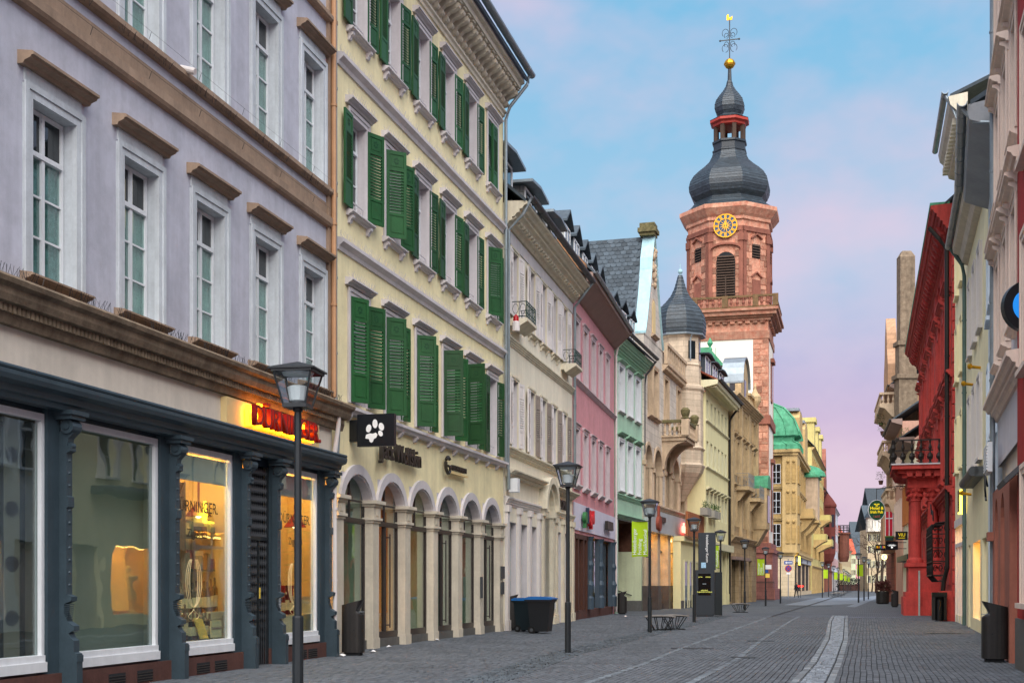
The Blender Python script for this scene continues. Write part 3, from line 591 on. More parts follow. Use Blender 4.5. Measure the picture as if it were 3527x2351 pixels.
for fi, (z0, z1) in enumerate(FLO):
    for k, c in enumerate(B2):
        window(h2, c-.48, c+.48, z0+.02, z1-.01, .2, 'paint_white', 'glass_dark', 2, .72, 2)
        surround(h2, c-.5, c+.5, z0, z1, 'trim_lilac', .14, .04)
        shelf(h2, c-.78, c+.78, z1+.2, 'trim_lilac', .14, .2)
        if fi: shelf(h2, c-.72, c+.72, z0-.14, 'trim_lilac', .11, .18, 'sill', True)
        al, ar = ANG[fi][k]
        shutter(h2, c-.52, z0+.02, z1-z0-.04, .53, al, False, 'shutter_green', 'shutter_dark', fi == 0)
        shutter(h2, c+.52, z0+.02, z1-z0-.04, .53, ar, True, 'shutter_green', 'shutter_dark', fi == 0 and k < 5)
        def spk(mb):
            for q in range(70): a = .02+1.5*q/70; mb.cyl((a,-.1,0), (a+R.uniform(-.03,.03),-.1+R.uniform(-.1,.1),.16), .0022, 3)
        cput('s2', spk, 'bird_spikes', 'trim_lilac', h2, (c-.76,0,z1+.34), kind='stuff')
        def guard(mb):
            mb.box(0,.92,-.01,.01,.27,.3)
            for q in range(8): mb.tube([(.06+.115*q+.045*math.cos(a),0,.13+.1*math.sin(a)) for a in [2*PI*i/8 for i in range(9)]], .008, 4)
        cput('g', guard, 'window_guard', 'trim_lilac', h2, (c-.46,.05,z0))
for z in (9.0, 13.06): 
    mb = MB(); mb.prof([(.01,z-.14),(-.04,z-.14),(-.06,z-.06),(-.1,z-.03),(-.16,z+.02),(-.16,z+.1),(0,z+.14)], 0, L2L); mb.obj('string_course', 'trim_lilac', h2)
    def spk(mb):
        for q in range(500): a = L2L*q/500; mb.cyl((a,-.08,0), (a+R.uniform(-.03,.03),-.08+R.uniform(-.1,.1),.16), .0022, 3)
    cput('s3', spk, 'bird_spikes', 'trim_lilac', h2, (0,0,z+.12), kind='stuff')
mb = MB(); mb.prof([(.01,5.3),(-.12,5.31),(-.15,5.36),(-.2,5.4),(-.2,5.47),(0,5.52)], 0, L2L); mb.obj('sill_course', 'trim_lilac', h2)
row(h2, [.5+1.145*i for i in range(12)], 5.16, 'trim_lilac', lambda mb: mb.prof([(0,0),(-.06,.02),(-.12,.1),(-.13,.15),(0,.15)],0,.14), 'br', 'bracket')
# eaves
mb = MB(); mb.prof([(.01,16.72),(-.05,16.72),(-.07,16.8),(-.12,16.84),(-.12,16.9),(-.04,16.92),(-.04,17.55),(-.6,17.58),(-.62,17.7),(-.72,17.74),(-.72,17.84),(0,17.95)], 0, L2L); mb.obj('eaves_cornice', 'pier_stone', h2)
def modil(mb):
    mb.prof([(0,0),(-.12,.02),(-.16,.1),(-.12,.18),(-.2,.26),(-.36,.3),(-.46,.36),(-.5,.44),(-.46,.5),(0,.52)], 0, .17); mb.cyl((-.015,-.42,.42),(.185,-.42,.42),.075,8); mb.cyl((-.015,-.1,.1),(.185,-.1,.1),.07,8); mb.prof([(0,.52),(-.52,.52),(-.52,.57),(0,.57)],-.03,.2)
row(h2, [.15+.43*i for i in range(33)], 17.0, 'pier_stone', modil, 'm', 'modillion', -.04)
roof(h2, -.1, L2L+.25, -.82, 17.95, 4, 22.2, 'roof_slate'); gutter(h2, -.1, L2L+.3, -.9, 18.12, 'zinc', .12)
pipe(h2, [(L2L+.05,-.86,18.0),(L2L+.0,-.8,17.7),(L2L-.1,-.25,17.0),(L2L-.1,-.12,16.6),(L2L-.1,-.12,5.5),(L2L-.05,-.2,5.2),(L2L-.05,-.2,4.6)], 'zinc', .055, [(L2L-.1,-.12,z) for z in (15,12.4,9.6,7)])
# arcade
def arch_ring(mb):
    w = 1.86; r = w/2; n = 14; zs = 3.22; rise = .8
    inn = [(r-(r)*math.cos(PI*i/n), zs+rise*math.sin(PI*i/n)) for i in range(n+1)]; out = [(r-(r+.2)*math.cos(PI*i/n), zs+(rise+.22)*math.sin(PI*i/n)) for i in range(n+1)]
    for i in range(n):
        a, b, c, d = inn[i], inn[i+1], out[i+1], out[i]; mb.ext([a,b,c,d], -.07, .02); 
    for i in range(n):
        a, b = inn[i], inn[i+1]; mb.ext([a,b,(b[0],4.03),(a[0],4.03)], .006, .2)
        mb.ext([(a[0],a[1]-.04),(b[0],b[1]-.04),b,a], -.03,.18)
for a, b in ARC: cput('ar', arch_ring, 'arch', 'trim_lilac', h2, (a,0,0))
def pier(mb):
    mb.box(0,.4,-.05,.2,-.3,2.98)
    for z0,z1,o in ((2.96,3.02,.03),(3.02,3.08,.07),(3.08,3.34,.03),(3.34,3.4,.07),(3.4,3.48,.13)): mb.box(-o,.4+o,-.05-o,.205,z0,z1)
    mb.box(.12,.28,-.1,-.08,3.13,3.29); mb.box(-.02,.42,-.07,.202,-.3,.25)
for i in range(7): cput('pi', pier, 'pier', 'pier_stone', h2, ((2.09+2.283*(i-1) if i else -.12),0,0)) if i < 6 else cput('pi', pier, 'pier', 'pier_stone', h2, (13.5,0,0))
mat('reveal_green', '#b8c4a6', .7, .05)
emit('painted_shop_glow', '#ffb84d', 1.6)  # emission put into the surface, standing in for lamplight on shop interiors
for i, (a, b) in enumerate(ARC):
    door = i in (1, 3, 5); w = b-a
    def f(mb):
        mb.box(0,.07,0,.08,.2,3.95); mb.box(w-.07,w,0,.08,.2,3.95); mb.box(.07,w-.07,0,.08,.2,.36); mb.box(.07,w-.07,-.02,.08,2.92,3.04); mb.box(w/2-.02,w/2+.02,.01,.07,3.04,4.0); mb.box(.07,w-.07,.015,.06,3.42,3.46)
        if door: mb.box(w/2-.05,w/2+.05,-.01,.08,.36,2.92); mb.cyl((w/2+.12,-.08,.45),(w/2+.12,-.08,2.75),.018,8); mb.box(w/2+.1,w/2+.14,-.08,.02,.5,.53); mb.box(w/2+.1,w/2+.14,-.08,.02,2.65,2.68)
    o = cput((door,), f, 'glazed_door' if door else 'shop_window', 'dark_frame', h2, (a,.15,0))
    cput('gl', lambda mb: mb.box(.07,w-.07,.03,.04,.36,2.92), 'pane', 'glass_shop', o); cput('gl2', lambda mb: mb.box(.07,w-.07,.03,.04,3.04,4.0), 'pane', 'glass_shop', o)
    mb = MB(); mb.box(a-.02,b+.02,.1,.4,-.3,.2); mb.obj('door_step', 'granite', h2)
    mb = MB(); mb.add([(a+.02,.27,.2),(b-.02,.27,.2),(b-.02,1.9,.2),(a+.02,1.9,.2),(a+.02,.27,4.05),(b-.02,.27,4.05),(b-.02,1.9,4.05),(a+.02,1.9,4.05)], [(0,1,2,3),(2,3,7,6),(3,0,4,7),(1,2,6,5),(4,5,6,7)]); mb.obj('shop_room', 'reveal_green' if i not in (1,) else 'warm_wall', h2)
mb = MB(); mb.box(5.2,5.8,1.2,1.25,.9,2.7); mb.obj('glow_curtain', 'painted_shop_glow', h2); mb = MB(); mb.box(9.8,11.0,.8,1.3,.3,1.5); mb.obj('shop_cabinet', 'shop_slate', h2); mb = MB(); mb.box(2.9,3.7,1.2,1.3,.5,1.6); mb.obj('glow_panel', 'painted_shop_glow', h2)  # curtain and panel glow by their own emission, no lamp behind
# signs
mb = MB(); mb.box(-.85,0,-.075,.075,-.42,.42) ; q = Matrix.Rotation(FL2.rz,3,'Z')
def onf(f, x, y, z=0): v = Matrix.Rotation(f.rz,3,'Z') @ Vector((x,y,0)); return (f.a[0]+v.x, f.a[1]+v.y, z)
ps = tag(put('projecting_sign', None, None, onf(FL2,.82,-.18,0), FL2.rz), 'black square sign with white paw print projecting above the arches', 'sign')
mb = MB(); mb.box(-.07,.07,-.88,0,4.6,5.32); mb.obj('sign_box', 'sign_black', ps); mb = MB(); mb.box(-.09,.09,0,.2,4.72,5.2); mb.obj('sign_bracket', 'black_metal', ps)
mb = MB()
def paw(mb, y, z, ry, rz, a):
    n = 14; pts = []
    for i in range(n):
        t = 2*PI*i/n; yy, zz = ry*math.cos(t), rz*math.sin(t); pts.append((y+yy*math.cos(a)-zz*math.sin(a), z+yy*math.sin(a)+zz*math.cos(a)))
    mb.prof(pts, -.082, -.071)
# near face looks back along the street (local -x); y towards the street is drawn to the right
for y, z, ry, rz_, a in ((-.28,5.0,.06,.09,.25),(-.43,5.1,.06,.1,-.05),(-.58,5.03,.06,.09,-.3),(-.56,4.88,.05,.07,-.5)): paw(mb, y, z, ry, rz_, a)
mb.prof([(-.2,4.78),(-.22,4.86),(-.3,4.89),(-.38,4.88),(-.45,4.9),(-.49,4.86),(-.46,4.79),(-.4,4.76),(-.38,4.7),(-.34,4.68),(-.3,4.71),(-.29,4.76)], -.082, -.071)
mat('letter_white', '#e6e8ea', .6); mb.obj('paw_print', 'letter_white', ps)
text('shop_letters', 'Jack Wolfskin', .6, 'letter_dark', h2, (2.3,-.16,4.52), ext=.05, sx=.88, bold=.006)
t2 = text('shop_letters', 'LEDERWAREN', .21, 'letter_dark', h2, (8.1,-.12,4.72), ext=.04, sx=1.0); mb = MB(); mb.tube([(7.75+.22*math.cos(a),-.12,4.82+.22*math.sin(a)) for a in [PI*.3+PI*1.45*i/12 for i in range(13)]], .05, 6); mb.tube([(7.75,-.12,4.8),(7.95,-.12,4.8),(7.95,-.12,4.7)], .04, 6); mb.obj('shop_emblem', 'letter_dark', h2)
mb = MB(); mb.box(8.05,9.65,-.14,-.05,4.62,4.67); mb.obj('sign_rail', 'sign_cream', h2)
mb = MB(); mb.box(13.55,13.95,-.1,-.065,1.7,2.1); mb.box(13.55,13.9,-.1,-.065,1.2,1.6); mb.obj('name_plate', 'zinc_dark', h2); mb = MB(); mb.box(11.2,11.28,-.12,-.05,1.1,1.75); mb.obj('street_light_panel', 'zinc_dark', h2)
# ------------------------------------------------------------------ cream house with white shutters and arched portal
mat('cream_wall', '#e3dcca', .9, .05, .8, .2, 80, streak=.12, dirt=.05); mat('shutter_white', '#d6d0cf', .55, .06, rnd=.05); mat('shutter_taupe', '#8e837c', .55, .08, rnd=.08); mat('portal_stone', '#d5cdb8', .8, .08, 1.5, .15, 60, streak=.25, dirt=.12); mat('iron_green', '#11352f', .45, .1); mat('blind_pale', '#b9c6c6', .7, .08, 1, .05, streak=.1)
FL3 = Fac(1738, 41.8, 1972, 53.6); h3 = FL3.thing('cream_house', 'cream house with white shutters, two green balconets and an arched stone portal')
B3 = [1.4, 4.1, 6.15, 8.2, 10.3]; W3 = 12.1
GF = [(.35,1.7),(2.1,3.4),(3.85,5.0),(8.6,9.6),(10.1,11.1)]
ops = [(c-.5,c+.5,a,b) for c in B3 for a, b in ((6.15,8.4),(10.45,12.7))]+[(a,b,-.3,3.6) for a, b in GF]+[(5.75,7.3,-.3,4.3)]
wall(h3, 'cream_wall', W3, -.3, 14.0, ops, .2, mr='trim_lilac')
for fi, (z0, z1) in enumerate(((6.15,8.4),(10.45,12.7))):
    for k, c in enumerate(B3):
        window(h3, c-.49, c+.49, z0+.01, z1-.01, .16, 'paint_white', 'glass_dark', 2, .72, 2); surround(h3, c-.5, c+.5, z0, z1, 'portal_stone', .1, .03)
        al, ar = ((178,170),(177,172),(178,171),(177,170),(178,172))[k]
        shutter(h3, c-.52, z0+.02, z1-z0-.04, .48, al, False, 'shutter_white', None, False, 13); shutter(h3, c+.52, z0+.02, z1-z0-.04, .48, ar, True, ('shutter_taupe' if fi == 0 and k != 0 else 'shutter_white'), None, False, 13)
        if fi: shelf(h3, c-.66, c+.66, z0-.14, 'portal_stone', .12, .16, 'sill', True)
cornice(h3, 0, W3, 5.78, 6.06, .2, 'portal_stone', 'sill_course', 2); cornice(h3, 0, W3, 9.45, 9.7, .15, 'portal_stone', 'string_course', 2)
mb = MB(); mb.prof([(.01,12.85),(-.03,12.85),(-.03,13.25),(.01,13.25)], 0, W3); mb.obj('frieze', 'trim_lilac', h3)
cornice(h3, 0, W3, 13.3, 14.02, .75, 'portal_stone', 'eaves_cornice', 3)
row(h3, [.1+.4*i for i in range(30)], 13.36, 'portal_stone', lambda mb: mb.prof([(0,0),(-.2,.06),(-.36,.14),(-.36,.24),(0,.24)],0,.17), 'm3', 'modillion')
roof(h3, -.05, W3+.05, -.7, 14.1, 4, 18.2, 'roof_slate'); gutter(h3, .1, W3+.1, -.85, 14.2, 'zinc_dark', .13)
pipe(h3, [(.15,-.85,14.1),(.1,-.6,13.6),(.02,-.14,13.1),(.02,-.12,5.2)], 'zinc', .05); pipe(h3, [(W3+.0,-.85,14.1),(W3-.1,-.5,13.6),(W3-.1,-.12,13.1),(W3-.1,-.12,5.6)], 'zinc', .06, [(W3-.1,-.12,9)])
for c in (B3[0], B3[4]):
    mb = MB(); mb.prof([(0,10.1),(-.12,10.12),(-.18,10.0),(-.3,10.05),(-.5,10.18),(-.62,10.24),(-.62,10.34),(0,10.34)], c-.75, c+.75); bo = mb.obj('balconet', 'portal_stone', h3)
    mb = MB(); q = MB(); ironrail(q, 1.4, .55, 6); mb.add([(x+c-.7, y-.58, z+10.36) for x,y,z in q.v], q.f)
    for sx in (c-.7, c+.7):
        q = MB(); ironrail(q, .5, .55, 2); mb.add([(sx, -.58+x, z+10.36) for x,y,z in q.v], q.f)
    mb.obj('balconet_rail', 'iron_green', bo)
mat('siren_red', '#a01018', .3); mb = MB(); mb.rev([(.13,0),(.13,.3),(.1,.32)], 12, (.35,-.3,9.85)); o = mb.obj('alarm_siren', 'paint_offwhite', h3); mb = MB(); mb.rev([(.1,0),(.09,.15),(.03,.22)], 12, (.35,-.3,10.17)); mb.obj('siren_light', 'siren_red', o)
# dormers above
def dormer(par, x, y, z, w, h, dp, ms, mr='roof_slate', over=.25, win=True, pitch=.35, gut=False):
    mb = MB(); mb.box(0,w,0,dp,0,h); o = mb.obj('dormer', ms, par, (x,y,z))
    mb = MB(); mb.ext([(-over,h-.03),(w/2,h+pitch),(w+over,h-.03),(w+over,h+.07),(w/2,h+pitch+.1),(-over,h+.07)], -over, dp); mb.obj('dormer_roof', mr, o)
    if win: cput((w,h), lambda mb: [mb.box(.1,w-.1,-.02,.0,.1,h-.1)], 'dormer_window', 'glass_dark', o); cput((w,h), lambda mb: [mb.box(.06,.14,-.05,.02,.05,h-.05), mb.box(w-.14,w-.06,-.05,.02,.05,h-.05), mb.box(w/2-.04,w/2+.04,-.05,.02,.05,h-.05), mb.box(.06,w-.06,-.05,.02,h-.13,h-.05), mb.box(.06,w-.06,-.05,.02,.05,.12)], 'dormer_window_frame', 'paint_white', o)
    return o
mat('slate_light', '#8c8f8e', .6, .2, 3, .3, 30, brick=(.3,.25,.02,.15), rnd=.1)
for x in (.4, 4.4, 8.2): dormer(h3, x, .35, 14.2, 2.1, 1.75, 3, 'slate_light', 'zinc', over=.42, pitch=.12)
# ground floor
cornice(h3, 0, 5.55, 5.05, 5.3, .35, 'portal_stone', 'shop_cornice', 2); cornice(h3, 7.5, W3, 5.05, 5.3, .35, 'portal_stone', 'shop_cornice', 2)
cornice(h3, 0, 5.5, 4.1, 4.4, .14, 'paint_offwhite', 'entablature', 2); cornice(h3, 7.6, W3, 4.1, 4.4, .14, 'portal_stone', 'entablature', 2)
mb = MB(); n = 12
for i in range(n):
    for r0, r1, y0 in ((.78,1.0,-.2),(1.0,1.25,-.34)):
        a, b = PI*i/n, PI*(i+1)/n; P_ = lambda r, t: (6.52-r*math.cos(t), 4.3+r*1.0*math.sin(t)); mb.ext([P_(r0,a),P_(r0,b),P_(r1,b),P_(r1,a)], y0, .02)
mb.obj('portal_arch', 'portal_stone', h3)
mb = MB(); mb.box(5.45,5.75,-.16,.2,-.3,4.2); mb.box(7.3,7.6,-.16,.2,-.3,4.2)
for x in (5.4,7.25): mb.box(x,x+.4,-.24,.2,4.05,4.3); mb.box(x,x+.4,-.22,.2,-.3,.3)
mb.obj('portal_jamb', 'portal_stone', h3)
mb = MB(); mb.box(5.75,7.3,.5,.55,-.3,5.1); mb.obj('portal_door', 'blind_pale', h3)
for a, b in GF:
    mb = MB(); mb.box(a,b,.45,.5,-.3,3.6); mb.obj('closed_panel', 'blind_pale', h3)
for x in (.05,1.75,3.45,5.05,7.7,8.25,9.65,11.15,11.75): cput('pl3', lambda mb: [mb.box(0,.3,-.1,.1,-.3,4.12), mb.box(-.04,.34,-.15,.1,3.9,4.12), mb.box(-.03,.33,-.14,.1,-.3,.35)], 'pilaster', 'paint_offwhite' if x < 5.3 else 'portal_stone', h3, (x,0,0))
text('shop_letters', 'COMO', .55, 'letter_dark', h3, (8.6,-.1,4.5), ext=.04); mb = MB(); mb.box(.15,.5,-.4,-.1,4.55,5.0); mb.obj('lamp_box', 'paint_white', h3)
# ------------------------------------------------------------------ pink house
mat('pink_wall', '#cf9299', .9, .09, .8, .25, 80, streak=.16, dirt=.1); mat('trim_mauve', '#c3b3b8', .8, .08, 2, .1, streak=.15); mat('eave_brown', '#8d776e', .7, .1); mat('sign_band', '#c9c8da', .7, .05); mat('shop_brown', '#4a2c22', .5, .15, 3, .1); mat('shop_blue', '#3a4a58', .5, .12)
FL4 = Fac(1975, 53.9, 2116, 66.5); h4 = FL4.thing('pink_house', 'pink plastered house with five bays of pale framed windows and brown shopfront'); W4 = 12.85
B4 = [.75+2.33*i for i in range(5)]; B4 = [c for c in B4]
ops = [(c-.5,c+.5,a,b) for c in B4 for a, b in ((5.8,8.15),(10.3,12.75))]+[(.3,12.4,-.3,3.7)]
wall(h4, 'pink_wall', W4, -.3, 14.2, ops, .22, mr='trim_mauve')
for c in B4:
    for z0, z1 in ((5.8,8.15),(10.3,12.75)):
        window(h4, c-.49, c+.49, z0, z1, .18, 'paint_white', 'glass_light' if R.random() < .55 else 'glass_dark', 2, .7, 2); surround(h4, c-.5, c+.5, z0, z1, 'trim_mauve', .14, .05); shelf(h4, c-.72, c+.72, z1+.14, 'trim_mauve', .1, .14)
        if z0 < 7: shelf(h4, c-.7, c+.7, z0-.22, 'trim_lilac', .2, .2, 'sill')
cornice(h4, 0, W4, 10.05, 10.25, .16, 'trim_mauve', 'string_course', 2)
mb = MB(); mb.prof([(.01,13.7),(-.1,13.75),(-.75,14.35),(-.85,14.4),(-.85,14.62),(.0,14.75)], -.1, W4+.1); mb.obj('eaves_soffit', 'eave_brown', h4); gutter(h4, -.1, W4+.1, -.93, 14.68, 'zinc', .1)
roof(h4, -.1, W4+.1, -.85, 14.75, 4.2, 19.5, 'roof_slate')
mat('party_brick', '#8f6a4e', .9, .3, 4, .6, 20); mb = MB(); mb.prof([(-.6,14.4),(-.6,14.9),(4.2,19.9),(4.2,19)], -.5, -.12); mb.obj('party_wall', 'party_brick', h4)
for i in range(5): dormer(h4, .5+2.45*i, .5, 15.3, 1.5, 1.7, 3, 'slate_light' if i == 0 else 'roof_slate', over=.18, pitch=.6)
mb = MB(); mb.box(.0,W4,-.05,.02,3.85,5.0); mb.obj('sign_board', 'sign_band', h4)
mat('logo_red', '#c0202a', .5); mat('logo_green', '#2d6a3a', .5)
mat('logo_blue', '#1f3044', .5)
def oval(x, z, rx, rz, m): mb = MB(); mb.ext([(x+rx*math.cos(2*PI*i/20), z+rz*math.sin(2*PI*i/20)) for i in range(20)], -.28, -.12); mb.obj('sign_emblem', m, h4)
def bar(x, z0, z1, m, w=.2): mb = MB(); mb.box(x,x+w,-.27,-.12,z0,z1); mb.obj('sign_emblem', m, h4)
oval(1.9,4.42,.3,.26,'logo_green'); bar(1.75,3.98,4.4,'logo_green'); bar(2.5,4.2,4.9,'logo_blue'); bar(3.0,4.5,4.82,'logo_red'); oval(3.35,4.35,.3,.24,'logo_red'); bar(3.5,4.0,4.4,'logo_red'); bar(4.1,4.3,4.85,'logo_red'); oval(4.0,4.45,.28,.22,'logo_red')
for i in range(5): bar(8.6+.42*i, 4.2, 4.62, 'letter_dark', .3)
mb = MB(); mb.box(.3,12.4,.02,.3,-.3,.4); mb.obj('shop_plinth', 'plinth', h4)
mb = MB()
for x in (.3,1.15,2.6,3.6): mb.box(x,x+.22,-.02,.22,.4,3.7)
mb.box(.3,4.0,-.02,.2,3.5,3.7); mb.obj('shop_frame', 'shop_brown', h4)
for x in (4.1,7.4,11.9): cput('sc4', lambda mb: [mb.box(0,.4,-.02,.2,.4,3.7), mb.rev([(.2,.4),(.2,.9),(.12,1.0),(.16,1.3),(.2,1.5),(.12,1.7),(.12,2.2),(.18,2.4),(.12,2.6),(.12,3.5),(.2,3.7)], 12, (.2,-.04,0))], 'shop_column', 'shop_blue', h4, (x,0,0))
mb = MB(); mb.box(.5,12.2,.25,.26,.4,3.6); mb.obj('pane', 'glass_shop', h4)
mb = MB(); mb.add([(.4,.3,0),(12.3,.3,0),(12.3,2.5,0),(.4,2.5,0),(.4,.3,3.7),(12.3,.3,3.7),(12.3,2.5,3.7),(.4,2.5,3.7)], [(0,1,2,3),(2,3,7,6),(3,0,4,7),(1,2,6,5),(4,5,6,7)]); mb.obj('shop_room', 'panel_taupe', h4)
emit('glow_red', '#ff2a1a', 3); mb = MB(); mb.box(6.6,7.2,1.0,1.05,1.4,2.0); mb.obj('shop_light', 'glow_red', h4); mb = MB(); mb.box(6.4,8.4,1.2,1.25,1.0,3.0); mb.obj('glow_wall', 'painted_shop_glow', h4)  # display wall given its own emission in place of lamplight
pipe(h4, [(W4+.1,-.9,14.6),(W4+.02,-.2,13.9),(W4+.02,-.1,13.4),(W4+.02,-.1,.1)], 'paint_offwhite', .06, [(W4+.02,-.1,z) for z in (11,8,5,2)])
# ------------------------------------------------------------------ green house
mat('green_wall', '#a8ccb4', .9, .09, .8, .25, 80, streak=.16, dirt=.1); mat('trim_green', '#8fb89e', .8, .08, 2, .1); mat('rough_brick', '#5f4032', .95, .35, 3, .8, 14); mat('green_pale', '#cfd8b4', .9, .08, 1, .2, streak=.2)
FL5 = Fac(2118, 66.5, 2215, 73.9); h5 = FL5.thing('green_house', 'narrow mint green house with three white window columns over an opened-up ground floor'); W5 = 7.7
B5 = [1.5, 3.75, 6.0]
ops = [(c-.6,c+.6,a,b) for c in B5 for a, b in ((6.5,9.1),(10.7,13.05))]+[(.8,7.2,-.3,5.0)]
wall(h5, 'green_wall', W5, -.3, 14.2, ops, .25, mr='paint_white')
for c in B5:
    for z0, z1 in ((6.5,9.1),(10.7,13.05)):
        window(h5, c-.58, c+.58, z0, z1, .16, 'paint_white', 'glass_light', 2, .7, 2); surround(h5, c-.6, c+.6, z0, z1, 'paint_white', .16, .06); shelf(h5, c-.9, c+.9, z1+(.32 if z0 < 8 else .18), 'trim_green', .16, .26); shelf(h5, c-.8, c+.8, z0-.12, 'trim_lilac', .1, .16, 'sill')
cornice(h5, 0, W5, 6.05, 6.3, .14, 'trim_green', 'string_course', 2); cornice(h5, 0, W5, 5.0, 5.25, .2, 'trim_green', 'shop_cornice', 2)
cornice(h5, 0, W5, 13.6, 14.3, .6, 'trim_green', 'eaves_cornice', 3); row(h5, [.15+.36*i for i in range(21)], 13.75, 'trim_lilac', lambda mb: mb.prof([(0,0),(-.16,.05),(-.34,.2),(-.34,.32),(0,.32)],0,.16), 'm5', 'modillion')
roof(h5, -.05, W5+.05, -.7, 14.4, 4, 18.4, 'roof_slate'); gutter(h5, 0, W5+.2, -.8, 14.55, 'zinc_dark', .12)
for i in range(3): dormer(h5, .55+2.3*i, .3, 14.6, 1.5, 1.9, 3, 'slate_light' if i == 0 else 'roof_slate', over=.15, pitch=.5)
mb = MB(); mb.add([(.8,.25,-.02),(7.2,.25,-.02),(7.2,3,-.02),(.8,3,-.02),(.8,.25,5),(7.2,.25,5),(7.2,3,5),(.8,3,5)], [(2,3,7,6),(3,0,4,7),(4,5,6,7),(0,1,2,3)]); mb.obj('bare_room', 'rough_brick', h5)
mb = MB(); mb.box(6.98,7.2,-.02,2.9,.6,3.4); mb.obj('stair_wall', 'green_pale', h5); mb = MB(); mb.box(6.96,7.2,-.03,2.9,-.3,.6); mb.obj('stair_plinth', 'granite', h5); mb = MB(); mb.box(7.0,7.22,.25,3.0,3.4,5.0); mb.obj('bare_pier', 'rough_brick', h5)
mb = MB(); mb.box(.8,2.2,.3,.4,-.1,4.9); mb.obj('timber_boarding', 'shop_brown', h5); mb = MB(); mb.tube([(6.9,2.6,1.4),(6.88,2.5,1.5),(6.88,1.4,1.2),(6.9,.5,.9)], .03, 6); mb.obj('handrail', 'black_metal', h5)
pipe(h5, [(W5+.1,-.75,14.4),(W5-.05,-.2,13.6),(W5-.05,-.1,13),(W5-.05,-.1,5.8)], 'zinc_dark', .06)
# ------------------------------------------------------------------ stone gabled house with turret
mat('ashlar_pale', '#cfc5b8', .85, .12, 1, .25, 40, brick=(1.1,.42,.012,.09), streak=.15); mat('ashlar_warm', '#c9b7a0', .85, .16, 1, .25, 40, brick=(.9,.4,.012,.1), streak=.2); mat('stone_warm', '#c4ad92', .85, .16, 1.5, .25, 40, streak=.22); mat('stone_mossy', '#7a6f4e', .9, .3, 3, .5, 30, col2='#4a4a2c'); mat('copper_pale', '#9fc4cc', .5, .12, 2, .06, streak=.2); mat('timber_red', '#8a4230', .6, .1); mat('fascia_grey', '#a9adb0', .6, .06); mat('brown_granite', '#4a423f', .45, .3, 2, .1, 30)
FL6 = Fac(2218, 73.6, 2370, 88.9); h6 = FL6.thing('gabled_stone_house', 'pale stone house with curved gable, arched loggia, mossy balcony and slate turret'); W6 = 15.9
ops = [(1.3,2.6,11.5,14.4),(2.9,4.3,11.5,14.4),(6.6,7.9,11.9,14.4),(11.3,12.6,11.9,14.4),(.3,2.3,6.4,9.7),(3.1,5.6,6.4,9.7),(7.0,9.2,6.4,9.7),(9.8,12.0,6.4,9.7),(12.6,15.2,6.4,9.7),(.3,15.6,-.3,4.6)]
wall(h6, 'ashlar_pale', W6, -.3, 16.0, ops, .35, mr='stone_warm', dep=9)
for o in ops[:4]: window(h6, o[0], o[1], o[2], o[3], .3, 'stone_warm', 'glass_dark', 2, .68, 2); shelf(h6, o[0]-.3, o[1]+.3, o[2]-.2, 'stone_warm', .18, .25, 'sill'); surround(h6, o[0], o[1], o[2], o[3], 'stone_warm', .2, .06)
for o in ops[4:9]:
    a, b = o[0], o[1]; w = b-a; mb = MB(); n = 12; r = w/2; zs = 9.7-r
    for i in range(n):
        p = (r-r*math.cos(PI*i/n), zs+r*math.sin(PI*i/n)); q = (r-r*math.cos(PI*(i+1)/n), zs+r*math.sin(PI*(i+1)/n)); mb.ext([p,q,(q[0],9.72),(p[0],9.72)], .003, .4); 
        p2 = (r-(r+.2)*math.cos(PI*i/n), zs+(r+.2)*math.sin(PI*i/n)); q2 = (r-(r+.2)*math.cos(PI*(i+1)/n), zs+(r+.2)*math.sin(PI*(i+1)/n)); mb.ext([p,q,q2,p2], -.06, .01)
    mb.box(-.35,.05,-.12,.35,zs-.25,zs); mb.box(w-.05,w+.35,-.12,.35,zs-.25,zs); mb.cyl((-.12,.1,6.4),(-.12,.1,zs-.25),.16,10); mb.cyl((w+.12,.1,6.4),(w+.12,.1,zs-.25),.16,10)
    mb.obj('arch', 'stone_warm', h6, (a,0,0))
    window(h6, a, b, 6.4, 9.7, .9, 'dark_frame', 'glass_dark', 2, .65, 1)
cornice(h6, 0, W6, 5.95, 6.3, .25, 'stone_warm', 'sill_course', 2)
# gable
def gz(t): return 16+6.4*(1-abs(t))**.85 if abs(t) < .35 else 16+6.4*(1-abs(t))**1.15*1.02
mb = MB(); gl = [(2.95+2.95*t/20, gz(t/20)) for t in range(-20, 21)]
mb.ext([(0,15.9)]+gl+[(5.9,15.9)], 0, .45); mb.obj('gable', 'ashlar_pale', h6)
mb = MB()
for (a, b), (c, d) in zip(gl, gl[1:]): mb.ext([(a,b),(c,d),(c,d+.14),(a,b+.14)], -.12, .62)
mb.obj('gable_coping', 'copper_pale', h6)
mb = MB(); mb.box(2.45,3.45,-.15,.75,22.3,22.5); mb.box(2.35,3.55,-.25,.85,22.5,22.75); mb.box(2.45,3.45,-.15,.75,22.75,23.05); mb.obj('gable_finial', 'stone_mossy', h6)
mb = MB(); mb.box(2.3,3.6,-.03,.0,16.4,17.3); n = 10
mb = MB(); mb.ext([(2.35,16.4),(3.55,16.4),(3.55,18.0)]+[(2.95+.6*math.cos(PI*i/n), 18+.6*math.sin(PI*i/n)) for i in range(1,n)]+[(2.35,18.0)], -.02, .02); o = mb.obj('gable_window', 'stone_warm', h6)
